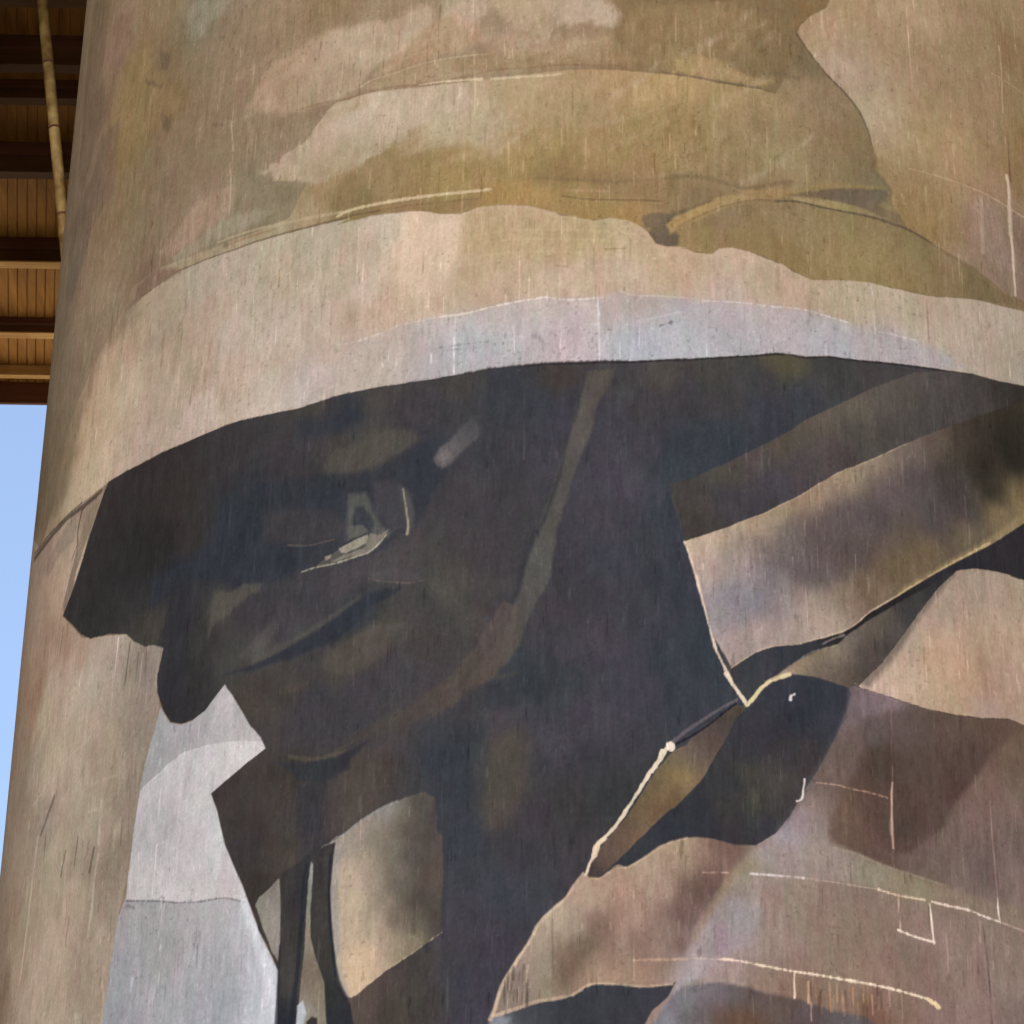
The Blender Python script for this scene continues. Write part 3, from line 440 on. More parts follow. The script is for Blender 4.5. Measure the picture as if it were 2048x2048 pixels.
L|||1.6|1|0.66|45|0|1.89 1.13|588 12881,600 12872|113 109 114
L|||1.6|1|0.36|45|0|2.93 1.76|-761 12920,-758 12911|113 109 114
L|||1.6|1|0.36|45|0|2.66 1.59|934 12872,923 12869|113 109 114
L|||1.6|1|0.44|45|0|3.18 1.91|1076 12872,1072 12860|113 109 114
L|||1.6|1|0.56|45|0|2.09 1.25|383 12764,396 12761|113 109 114
L|||1.6|1|0.63|45|0|1.25 0.75|-681 12754,-695 12736|113 109 114
L|||1.6|1|0.5|45|0|3.3 1.98|1050 13024,1039 13011|113 109 114
L|||1.6|1|0.56|45|0|2.87 1.72|215 12971,229 12969|113 109 114
L|||1.6|1|0.67|45|0|2.56 1.54|584 12928,593 12922|113 109 114
L|||1.6|1|0.39|45|0|3.17 1.9|-392 12831,-386 12824|113 109 114
L|||1.6|1|0.46|45|0|3.39 2.04|-683 12831,-671 12821|113 109 114
L|||1.6|1|0.52|45|0|2.11 1.26|1108 12892,1093 12886|113 109 114
L|||1.6|1|0.36|45|0|2 1.2|648 12887,661 12875|113 109 114
L|||1.6|1|0.42|45|0|3.37 2.02|-1670 12941,-1656 12925|113 109 114
L|||1.6|1|0.61|45|0|1.69 1.01|-1569 12713,-1554 12692|113 109 114
L|||1.6|1|0.62|45|0|1.86 1.11|-1346 12709,-1332 12703|113 109 114
L|||1.6|1|0.36|45|0|3.31 1.99|602 12863,595 12851|113 109 114
L|||1.6|1|0.7|45|0|1.9 1.14|-1547 12696,-1559 12697|113 109 114
L|||1.6|1|0.68|45|0|2.74 1.65|-823 12930,-816 12915|113 109 114
L|||1.6|1|0.52|45|0|2.43 1.46|1343 13041,1349 13027|113 109 114
L|||1.6|1|0.37|45|0|3.06 1.83|-43 12750,-44 12748|113 109 114
L|||1.6|1|0.43|45|0|2.06 1.24|1325 12924,1330 12907|113 109 114
L|||1.6|1|0.68|45|0|1.26 0.76|-462 12786,-451 12785|113 109 114
L|||1.6|1|0.52|45|0|3.07 1.84|-1331 12701,-1321 12694|113 109 114
L|||1.6|1|0.58|45|0|1.61 0.96|-137 12871,-127 12850|113 109 114
L|||1.6|1|0.53|45|0|2.03 1.22|1512 13141,1522 13125|113 109 114
L|||1.6|1|0.66|45|0|3.21 1.92|-1509 12794,-1515 12781|113 109 114
L|||1.6|1|0.56|45|0|2.59 1.55|308 12756,301 12738|113 109 114
L|||1.6|1|0.66|45|0|2.58 1.55|-755 12933,-759 12916|113 109 114
L|||1.6|1|0.51|45|0|2.65 1.59|1402 13110,1408 13098|113 109 114
L|||1.6|1|0.52|45|0|1.38 0.83|1767 12983,1773 12973|113 109 114
L|||1.6|1|0.66|45|0|1.64 0.99|301 12771,288 12754|113 109 114
L|||1.6|1|0.3|45|0|3.35 2.01|660 12797,669 12787|113 109 114
L|||1.6|1|0.31|45|0|2.57 1.54|1210 12995,1195 12977|113 109 114
L|||1.6|1|0.63|45|0|1.99 1.19|-132 12746,-120 12730|113 109 114
L|||1.6|1|0.69|45|0|2.53 1.52|-787 12767,-800 12760|113 109 114
L|||1.6|1|0.58|45|0|1.86 1.11|874 13017,880 13001|113 109 114
L|||1.6|1|0.41|45|0|1.24 0.74|-279 12747,-267 12727|113 109 114
L|||1.6|1|0.55|45|0|2.58 1.55|878 12871,888 12865|113 109 114
L|||1.6|1|0.67|45|0|1.27 0.76|-943 12783,-950 12778|113 109 114
L|||1.6|1|0.34|45|0|1.39 0.83|-1413 12842,-1398 12835|113 109 114
L|||1.6|1|0.35|45|0|2.67 1.6|-1112 12924,-1100 12912|113 109 114
L|||1.6|1|0.64|45|0|3.38 2.03|-631 12786,-641 12781|113 109 114
L|||1.6|1|0.66|45|0|1.85 1.11|-1487 12937,-1485 12923|113 109 114
L|||1.6|1|0.61|45|0|1.59 0.96|-1636 12880,-1629 12878|113 109 114
L|||1.6|1|0.69|45|0|1.28 0.77|-1223 12708,-1228 12701|113 109 114
L|||1.6|1|0.68|45|0|3.38 2.03|333 12791,323 12786|113 109 114
L|||1.6|1|0.58|45|0|3.35 2.01|1627 13061,1612 13038|113 109 114
P|col||1.5|1.6|1|30|0|0 0|-6009 12870,-5865 12850,-5740 12841,-5630 12839,-5475 12818,-5338 12806,-5212 12800,-5107 12791,-5008 12784,-4915 12780,-4797 12764,-4685 12752,-4600 12731,-4517 12711,-4543 12663,-4569 12616,-4595 12568,-4622 12519,-4650 12470,-4678 12421,-4706 12372,-4734 12324,-4766 12271,-4799 12218,-4832 12166,-4866 12114,-4900 12063,-4935 12011,-4970 11975,-5007 11939,-5043 11903,-5081 11867,-4972 11771,-4870 11679,-4774 11591,-4682 11505,-4554 11461,-4433 11421,-4318 11383,-4209 11349,-4104 11317,-4003 11286,-3761 11149,-3539 11023,-3542 10958,-3559 10838,-3577 10718,-3540 10551,-3559 10456,-3579 10361,-3616 10244,-3653 10127,-3663 10030,-3673 9935,-3697 9794,-3722 9655,-3735 9529,-3747 9403,-3760 9279,-3788 9170,-3816 9062,-3835 8931,-3854 8801,-3872 8672,-3885 8564,-3897 8457,-3910 8350,-3923 8244,-3930 8189,-3937 8133,-3944 8078,-3951 8023,-3958 7968,-3965 7913,-3971 7858,-3978 7804,-3985 7749,-3992 7695,-3999 7640,-4006 7586,-4013 7532,-4020 7478,-4027 7424,-4034 7371,-4041 7317,-4048 7263,-5320 7470,-7944 7765,-9826 7684,-11709 7602,-13592 7521,-13814 8241,-14036 8983,-14258 9748,-14480 10537,-14702 11350,-14924 12190,-15146 13056,-15369 13952,-13235 13809,-11101 13667,-8967 13526,-6834 13385,-6310 13080|-5749 12696 172 148 132,-5426 12465 198 172 151,-5123 12572 186 165 145,-4728 12641 156 136 117,-4987 12272 202 179 157,-5686 12339 186 160 140,-5332 12101 199 170 149,-5791 11981 180 154 134,-5435 11827 176 148 128,-5019 11576 178 149 129,-4665 11406 184 157 139,-4363 11248 186 167 152,-4467 11060 199 181 166,-4092 11078 172 156 143,-3790 10977 142 130 118,-3631 10854 144 132 121,-5144 11316 194 172 153,-5795 11662 180 154 131,-5892 11592 174 143 120,-5571 11317 169 139 115,-5944 11234 171 145 125,-5295 11129 197 178 152,-4757 11075 198 179 158,-4323 10979 188 171 155,-3941 10791 161 146 132,-3702 10570 148 133 121,-4545 10700 192 172 152,-4131 10487 177 157 140,-3763 10373 152 137 124,-4977 10555 201 181 159,-5472 10663 178 161 141,-5733 10533 168 150 131,-5043 10062 169 151 136,-4615 10282 192 174 155,-4090 10185 170 151 134,-3833 9896 150 135 120,-4288 9889 177 162 143,-4032 9742 173 156 139,-5736 10233 176 154 135,-5954 10162 173 151 132,-4817 9770 187 171 149,-4233 9520 161 145 128,-3881 9421 147 132 117,-5297 9566 185 165 144,-4450 9304 185 166 145,-3956 9166 155 140 124,-5682 9476 169 147 125,-5883 9397 166 142 121,-4674 9021 197 177 156,-4140 8874 172 155 137,-5372 9090 181 159 137,-5719 8984 150 126 105,-4939 8821 197 175 156,-4221 8625 164 145 128,-4583 8517 189 170 149,-4062 8319 171 155 137
L|||3|2|0.8|45|0|14 12|-6281 12901,-6077 12852,-5921 12827,-5788 12808,-5670 12797,-5565 12791,-5434 12780,-5315 12774,-5206 12773,-5100 12757,-5001 12745,-4906 12736,-4817 12728,-4732 12723,-4650 12720|92 78 71
L|||1.5|1|0.8|45|0|3 3|-6326 12973,-6057 12893,-5886 12865,-5744 12851,-5588 12827,-5450 12812,-5326 12804,-5212 12800,-5107 12791,-5008 12784,-4915 12780|66 56 54
L|||2|1.5|0.8|45|0|10 3|-4563 12731,-4641 12727,-4721 12724,-4805 12723,-4852 12711,-4900 12700,-4913 12652,-4926 12604,-4940 12556,-4936 12506,-4932 12456,-4928 12406,-4961 12372,-4995 12339,-5029 12306|92 79 68
P|||1.5|1.5|1|45|0|0 0|-4622 12644,-4585 12596,-4621 12547,-4658 12499,-4695 12450,-4733 12403,-4771 12355,-4802 12308,-4834 12262,-4866 12216,-4899 12170,-4911 12117,-4923 12064,-4935 12011,-4970 11971,-5005 11930,-5041 11890,-5077 11850,-5099 11906,-5120 11963,-5097 12010,-5074 12057,-5052 12105,-5030 12153,-5008 12201,-4983 12254,-4960 12308,-4936 12362,-4913 12416,-4889 12470,-4856 12511,-4823 12553,-4790 12596,-4758 12638,-4689 12640|-4659 12595 148 131 109,-4837 12367 154 137 118,-5031 11973 149 130 114
P|||6.75|5|0.5|45|0|0 0|-5271 12704,-5178 12706,-5090 12709,-5006 12715,-4984 12648,-4962 12582,-4978 12533,-4995 12484,-5091 12483,-5193 12485,-5302 12491,-5372 12469,-5445 12449,-5522 12431,-5605 12416,-5678 12482,-5757 12551,-5671 12572,-5591 12595,-5515 12620,-5450 12639,-5388 12660,-5328 12682|150 133 119
L|||1.5|1|0.6|45|0|4 4|-4502 12705,-4528 12657,-4554 12609,-4580 12561,-4612 12515,-4645 12469,-4679 12424,-4713 12378,-4736 12332,-4759 12286,-4782 12240,-4805 12195,-4837 12148,-4869 12103,-4902 12057,-4935 12011,-4961 11971,-4987 11931,-5014 11891,-5041 11851|38 33 31
L|||1.5|2.2|0.8|45|0|4.1 4.1|-4109 11293,-4113 11180,-4118 11067,-4123 10955|222 211 196
L|||1.5|1.5|0.7|45|0|2 2|-3948 11208,-3957 11102,-3967 10996,-3976 10891|91 79 71
L|||1.5|1.5|0.7|45|0|2 2|-3834 11080,-3836 10963,-3839 10846|91 79 71
L|||1.5|2.2|0.6|45|0|2.46 2.46|-4148 11322,-4145 11180,-4142 11039,-4139 10898|204 190 178
L|||3|1.5|0.38|45|0.6|6.29 6.29|-4240 11280,-4270 11140,-4301 11001|193 174 158
L|||1.5|1.5|0.5|45|0|2 2|-3738 11079,-3731 10920,-3724 10763|106 94 84
L|||1.5|1.5|0.5|45|0|4 4|-3776 11047,-3783 10915,-3789 10783|184 170 158
L|||1.5|1.5|0.5|45|0|5 5|-3589 11032,-3593 10877,-3597 10724|170 158 146
L|||1.5|1.5|0.5|45|0|4 4|-5055 11747,-5060 11686,-5065 11626,-5070 11565,-5075 11505|96 78 67
L|||3|2.2|0.3|45|0.6|4.87 4.87|-4853 11587,-4851 11522,-4849 11457,-4848 11392,-4846 11328,-4844 11263,-4843 11199|205 185 170
L|||3|2.2|0.52|45|0.6|5.35 5.35|-5119 11291,-5131 11231,-5142 11171,-5153 11112,-5165 11053,-5176 10993,-5188 10934|219 202 185
L|||3|2|0.45|45|0.6|4.53 4.53|-4129 11001,-4131 10893,-4132 10785,-4133 10678|197 182 165
L|||1.5|2|0.6|45|0|2 2|-3960 10944,-3990 10821|95 85 75
L|||3|2.2|0.52|45|0.6|4.12 4.12|-4269 10605,-4342 10588,-4417 10571,-4494 10555,-4575 10541,-4658 10528,-4745 10516,-4836 10505|207 192 176
L|||3|2.2|0.52|45|0.6|5.53 5.53|-5055 10435,-5126 10412,-5201 10390,-5280 10370,-5362 10352|220 206 188
L|||3|2.2|0.52|45|0.6|7.77 7.77|-5182 10036,-5187 9980,-5192 9923,-5197 9866,-5202 9810|233 214 193
L|||3|2.2|0.52|45|0.6|9.88 9.88|-5202 9810,-5208 9750,-5213 9690,-5219 9630,-5224 9570,-5230 9511,-5235 9451,-5241 9392,-5246 9333,-5252 9274,-5257 9215,-5263 9156,-5268 9098,-5274 9039,-5280 8981,-5285 8922|235 216 194
L|||3|2.2|0.52|45|0.6|8.13 8.13|-4157 9992,-4155 9934,-4153 9877,-4151 9819,-4149 9762,-4147 9705,-4145 9648|215 199 181
L|||3|2.2|0.56|45|0.6|6.95 6.95|-4145 9564,-4149 9508,-4152 9452,-4156 9397,-4160 9341,-4164 9285,-4168 9230,-4171 9175,-4175 9119,-4179 9064,-4183 9009,-4187 8955|224 208 190
L|||1.5|2|0.5|45|0|3 3|-3994 10141,-4074 10148,-4157 10156,-4242 10164,-4330 10175|194 179 160
L|||3|2.2|0.52|45|0.6|5.89 5.89|-4323 9957,-4247 9948,-4174 9940|215 199 181
L|||3|2.2|0.52|45|0.6|6.69 6.69|-3956 8666,-3945 8524,-3934 8384,-3923 8244|204 185 162
L|||3|2.2|0.45|45|0.6|12.73 12.73|-4257 8393,-4239 8354,-4221 8315|219 203 185
L|||1.5|2|0.5|45|0|6 6|-4634 9740,-4643 9693,-4653 9646,-4662 9600,-4672 9553|87 77 68
L|||1.5|2|0.5|45|0|5 5|-4452 9797,-4456 9742,-4460 9686,-4464 9631,-4469 9576|91 81 72
L|||1.5|2|0.5|45|0|8 8|-4202 9637,-4214 9580,-4226 9522,-4237 9465|83 73 66
L|||1.5|2|0.5|45|0|12 12|-4917 10268,-4954 10222,-4992 10176,-5030 10131,-5069 10086,-5109 10041|92 80 72
L|||1.5|2|0.4|45|0|3 3|-3923 10639,-3920 10493,-3916 10347,-3913 10203|179 163 146
L|||1.5|2|0.4|45|0|4 4|-3803 10000,-3798 9864,-3792 9730,-3787 9596,-3782 9463|124 110 97
L|||3|2.2|0.38|45|0.6|8.24 8.24|-5142 8810,-5168 8767,-5195 8724,-5222 8682,-5249 8639,-5277 8597|216 198 179
L|||3|2|0.3|45|0.6|10.71 10.71|-5625 9313,-5594 9241,-5564 9170,-5534 9100,-5505 9030,-5477 8961,-5450 8892,-5423 8824|194 177 154
L|||1.5|2|0.5|45|0|4 4|-4481 9174,-4486 9123,-4491 9073,-4496 9022,-4500 8972|115 103 90
L|||1.5|2|0.6|45|0|3 3|-3631 10291,-3659 10175,-3687 10061,-3714 9946|130 117 107
P|ker||1.5|1.6|1|35|0|0 0|-3530 10548,-3408 10384,-3292 10338,-3184 10337,-3065 10391,-2891 10552,-2798 10423,-2637 10176,-2535 10057,-2491 9965,-2678 9867,-2952 9722,-2882 9570,-2797 9309,-2616 8967,-2457 8612,-2286 8303,-2269 7948,-2252 7599,-2312 7607,-2373 7615,-2435 7624,-2498 7633,-2562 7643,-2626 7652,-2691 7663,-2757 7673,-2824 7684,-2892 7695,-2961 7707,-3032 7719,-3103 7732,-3176 7745,-3251 7759,-3327 7773,-3404 7788,-3484 7804,-3565 7820,-3648 7837,-3734 7855,-3822 7873,-3913 7893,-4007 7914,-3995 7961,-3982 8008,-3970 8055,-3958 8102,-3946 8149,-3935 8197,-3923 8244,-3910 8350,-3897 8457,-3885 8564,-3872 8672,-3858 8780,-3844 8888,-3829 8997,-3796 9063,-3763 9129,-3756 9202,-3749 9276,-3740 9401,-3731 9528,-3722 9655,-3702 9796,-3683 9937,-3668 10032,-3653 10127,-3616 10244,-3579 10361,-3554 10454|-3377 10262 171 169 171,-3109 10289 175 171 173,-2860 10368 185 180 180,-2681 10130 183 178 178,-3460 10143 167 165 166,-3603 10028 165 162 164,-3724 8971 162 159 160,-3335 8878 166 162 163,-2820 8769 175 171 173,-2580 8659 185 184 188,-3309 8608 165 161 162,-2795 8440 166 165 169,-3676 8558 163 161 166,-2409 8309 186 186 193,-2349 8047 193 194 202,-3270 8209 169 167 172,-2770 8115 167 167 174,-3746 8311 161 160 166
P||ker|1.5|1.6|1|35|0|0 0|-3664 9946,-3522 9998,-3377 10064,-3235 10111,-3094 10106,-2957 10104,-2693 10070,-2517 10018,-2491 9965,-2678 9867,-2952 9722,-2882 9570,-2797 9309,-2616 8967,-2562 8839,-2703 8891,-2767 8910,-2995 8930,-3097 8949,-3202 8968,-3320 9002,-3442 9037,-3593 9073,-3751 9113,-3750 9194,-3749 9276,-3740 9401,-3731 9528,-3722 9655,-3702 9788,-3681 9923|-2751 9993 206 200 199,-3085 10003 199 196 196,-3348 9959 198 194 195,-3521 9809 193 189 190,-3065 9763 203 198 198,-3403 9571 182 178 180,-2961 9533 202 199 200,-3591 9550 191 186 188,-3199 9317 195 189 190,-3653 9224 200 193 193,-2856 9241 198 194 196,-3007 9072 200 194 194,-2709 8971 194 187 187
L|||1.5|2.2|0.6|45|0|1.64 1.64|-3663 9943,-3522 9998,-3377 10064,-3235 10108,-3093 10105,-2957 10104|223 218 217
L|||1.5|1.6|0.8|45|0|2.5 2.5|-3750 9110,-3592 9070,-3442 9034,-3320 8999,-3202 8965,-3097 8946,-2995 8927,-2767 8908,-2592 8842|101 95 96
P||ker|8.1|3|0.7|45|0|0 0|-2615 8953,-2456 8599,-2293 8304,-2278 7934,-2314 7939,-2357 8174,-2495 8515,-2623 8850|218 221 226
L|||2|2|0.5|45|0|4 4|-2985 8606,-2980 8449|106 104 107
L|||2|2|0.5|45|0|6 6|-3735 9068,-3652 9034|111 106 109
L|||2|2|0.6|45|0|5 5|-3368 10359,-3353 10298|128 131 136
L|||2|2|0.6|45|0|5 5|-3199 10313,-3203 10258|130 132 137
L|||2|2.2|0.5|45|0|6.56 6.56|-3612 8504,-3621 8414|200 205 215
L|||2|2|0.5|45|0|8 8|-2737 8507,-2743 8366|189 191 196
L|||2|2|0.5|45|0|6 6|-2617 8757,-2621 8602|194 195 199
P|dark||1.5|1.6|1|24|0|0 0|-4515 12694,-4456 12766,-4320 12757,-4191 12751,-4067 12741,-3949 12734,-3836 12733,-3726 12735,-3537 12723,-3357 12718,-2986 12725,-2690 12696,-2363 12666,-2132 12684,-1934 12700,-2041 12693,-1745 12690,-1488 12688,-1293 12686,-1047 12697,-845 12720,-646 12724,-448 12733,-186 12730,-55 12736,141 12736,358 12755,577 12779,482 12763,614 12778,853 12817,1056 12851,1234 12894,1358 12902,1469 12900,1640 12935,1857 12948,2234 12998,2634 13054,2890 13101,3159 13128,3414 13179,3976 13287,4684 13483,5849 13942,5633 13299,5457 12697,5305 12124,5171 11575,5050 11048,4939 10538,4837 10045,4742 9567,4653 9103,4569 8652,4490 8213,4416 7785,4344 7367,3645 7224,3075 7121,2576 7043,2122 6983,1698 6937,1296 6901,909 6875,530 6858,157 6848,-215 6847,-590 6853,-972 6868,-1364 6891,-1773 6925,-2206 6970,-2225 7285,-2244 7606,-2263 7932,-2281 8100,-2286 8303,-2343 8414,-2457 8612,-2616 8967,-2797 9309,-2882 9570,-2952 9722,-2678 9867,-2491 9965,-2535 10057,-2637 10176,-2798 10423,-2891 10552,-3065 10391,-3184 10344,-3293 10345,-3408 10391,-3496 10509,-3572 10676,-3588 10826,-3579 10838,-3559 10931,-3539 11023,-3655 11082,-3761 11101,-3901 11192,-4003 11286,-4254 11375,-4341 11394,-4432 11415,-4527 11438,-4605 11483,-4687 11530,-4777 11607,-4872 11688,-4981 11771,-5097 11858,-5055 11896,-5014 11934,-4974 11973,-4935 12011,-4900 12063,-4866 12114,-4832 12166,-4799 12218,-4766 12271,-4734 12324,-4706 12372,-4678 12421,-4650 12470,-4622 12519,-4595 12568,-4568 12610,-4541 12652|-4178 12650 61 54 53,-4430 12595 61 55 51,-4513 12232 55 52 49,-4612 11958 52 48 47,-4571 11708 61 57 51,-4272 11503 58 54 46,-4700 11604 69 62 55,-4071 11827 49 46 48,-4155 11552 59 56 55,-3816 11583 52 49 53,-3739 11861 49 47 47,-3880 12142 48 44 39,-3698 12464 60 55 54,-3454 12068 57 54 51,-3106 12415 62 58 56,-3312 12639 60 55 54,-2594 12491 65 62 60,-2738 12149 58 57 64,-2580 12257 66 62 67,-2124 12521 69 63 61,-2275 12482 63 61 65,-2263 12251 66 62 66,-2895 11968 52 55 63,-2966 11763 49 53 59,-2633 11819 60 61 68,-2235 11720 63 63 67,-2096 11956 51 55 61,-3038 11560 52 55 63,-2369 11384 50 55 62,-3318 11645 50 51 56,-3380 11292 54 50 57,-3430 11012 53 50 56,-3264 11036 61 55 57,-3014 11257 72 68 66,-2839 11209 78 75 67,-2678 11270 80 77 70,-2823 10987 74 69 68,-2505 11053 68 62 65,-2566 10780 74 70 67,-2203 11129 66 62 69,-2340 10872 69 64 66,-2973 10738 64 59 60,-3331 10765 54 52 57,-2632 10582 63 59 59,-2322 10556 60 56 60,-1966 10768 49 51 59,-2099 10539 63 59 61,-1927 10536 68 63 61,-3672 11235 71 63 60,-3770 11178 70 66 61,-1890 12652 72 66 63,-1598 12593 69 65 65,-1180 12570 66 62 67,-777 12599 62 60 65,-381 12601 66 60 57,-511 12427 59 61 69,-249 12266 62 61 68,-1957 12483 56 61 68,-1587 12258 70 67 63,-1798 12193 74 70 65,-1653 12135 68 65 60,-1372 12073 58 63 70,-1503 11871 64 63 68,-1712 11834 64 63 66,-1361 11702 56 61 68,-1173 12268 60 61 68,-1024 11659 66 63 67,-765 11853 66 63 66,-637 12063 63 62 68,-772 12297 61 61 63,-505 11907 65 63 69,-759 11488 66 63 67,-1152 11456 69 65 67,-1282 11329 75 72 69,-1346 11194 77 74 71,-1013 11154 71 68 66,-814 10923 73 70 67,-1007 10870 75 72 67,-690 11197 65 62 68,-1138 10884 73 70 68,-1467 10785 74 68 65,-1264 10688 69 65 65,-1528 10584 64 60 64,-1804 10627 75 69 65,-1866 10427 74 68 65,-1684 11102 69 65 68,-1679 10959 62 61 66,-1884 10852 55 59 65,-1897 11140 72 68 73,-1127 10464 69 63 65,-1387 10356 67 62 67,-873 10648 66 64 69,-749 10848 59 61 66,141 12637 69 65 67,402 12645 78 72 68,10 12187 67 64 72,269 12339 66 62 66,267 12042 68 64 71,137 11747 71 67 76,9 11457 66 62 70,459 11903 56 61 68,454 11467 58 61 69,262 11317 61 63 69,8 11101 63 63 71,-118 10890 63 60 66,-368 10757 64 60 65,-241 10476 68 64 71,7 10473 70 65 74,258 10753 62 62 69,379 10343 56 61 68,131 10269 66 64 73,-364 10233 59 61 67,-614 10244 60 61 66,610 12506 64 61 64,873 12452 68 65 66,744 12667 70 66 63,1145 12634 66 65 66,1286 12806 88 82 65,1139 12407 59 61 69,866 12153 56 61 68,538 12054 56 60 67,1415 12522 61 63 69,1706 12802 65 63 63,2000 12864 69 65 65,523 10903 56 59 67,643 10493 54 59 66,-3420 10703 60 55 53,-3303 10455 54 50 47,-3131 10551 58 52 49,-2698 10371 67 61 57,-2464 10389 63 57 59,-2164 10384 67 61 59,-2446 10107 61 55 57,-2147 10049 69 64 66,-1938 10149 71 65 67,-2584 9861 67 61 57,-2729 9686 63 57 55,-2277 9772 63 58 54,-2412 9554 71 63 60,-2557 9448 63 57 55,-2621 9259 61 57 57,-2256 9391 63 59 62,-2111 9367 58 57 64,-1906 9467 69 63 59,-2388 9149 63 57 55,-2450 8963 57 51 47,-2240 9124 75 68 64,-1789 10262 66 62 66,-1513 10153 64 60 65,-1382 10204 69 65 68,-1780 10055 71 67 70,-1829 9589 77 70 64,-1820 9388 79 73 69,-1698 9704 73 66 62,-1633 9762 73 66 62,-1439 9939 67 62 67,-1118 10107 78 71 69,-929 10225 81 74 67,-1110 9769 54 59 66,-1242 9916 54 58 63,-738 10170 56 62 69,-550 10186 56 62 69,-363 10124 58 62 67,-1038 9430 59 61 67,-907 9158 59 61 67,-669 9735 81 73 68,-727 9474 73 68 62,-630 9600 79 71 68,-786 9281 75 69 65,-735 9940 74 68 74,-486 9927 67 64 72,-482 9593 64 62 67,-478 9200 64 60 65,-361 9722 69 65 74,-116 9984 70 65 74,253 10121 67 64 73,438 10127 57 61 67,-116 9584 61 59 65,-236 9324 62 59 60,6 9387 57 57 59,-597 8947 60 59 64,-963 8840 60 61 68,-715 8697 61 63 71,-957 8585 64 63 70,-830 8326 65 61 70,-1077 8468 66 62 69,-1195 8226 71 65 63,-946 8084 64 62 71,-1314 8050 75 69 65,-1436 7937 70 62 57,-1630 8018 88 76 71,-1186 7916 68 64 62,-941 7839 65 62 71,-1071 8217 66 64 69
L|||2|2|0.75|45|0|4 4|2890 13092,2633 13045,2233 12989,1856 12940,1640 12927,1469 12891,1358 12893,1234 12885,1055 12843,853 12808,614 12770,482 12754,576 12771,358 12746,141 12728,-55 12727,-185 12722,-448 12725,-646 12716,-845 12711,-1047 12689,-1293 12677,-1488 12679,-1745 12682,-2040 12685,-2131 12676,-2363 12658,-2690 12687,-2985 12717,-3356 12709,-3536 12714,-3726 12726,-3835 12724,-3948 12725,-4066 12732,-4190 12742,-4318 12747,-4454 12756|43 39 42
L|||2.5|3|0.6|45|0|5 5|141 12736,-55 12736,-186 12730,-448 12733,-646 12724,-845 12720,-1047 12697|43 41 45
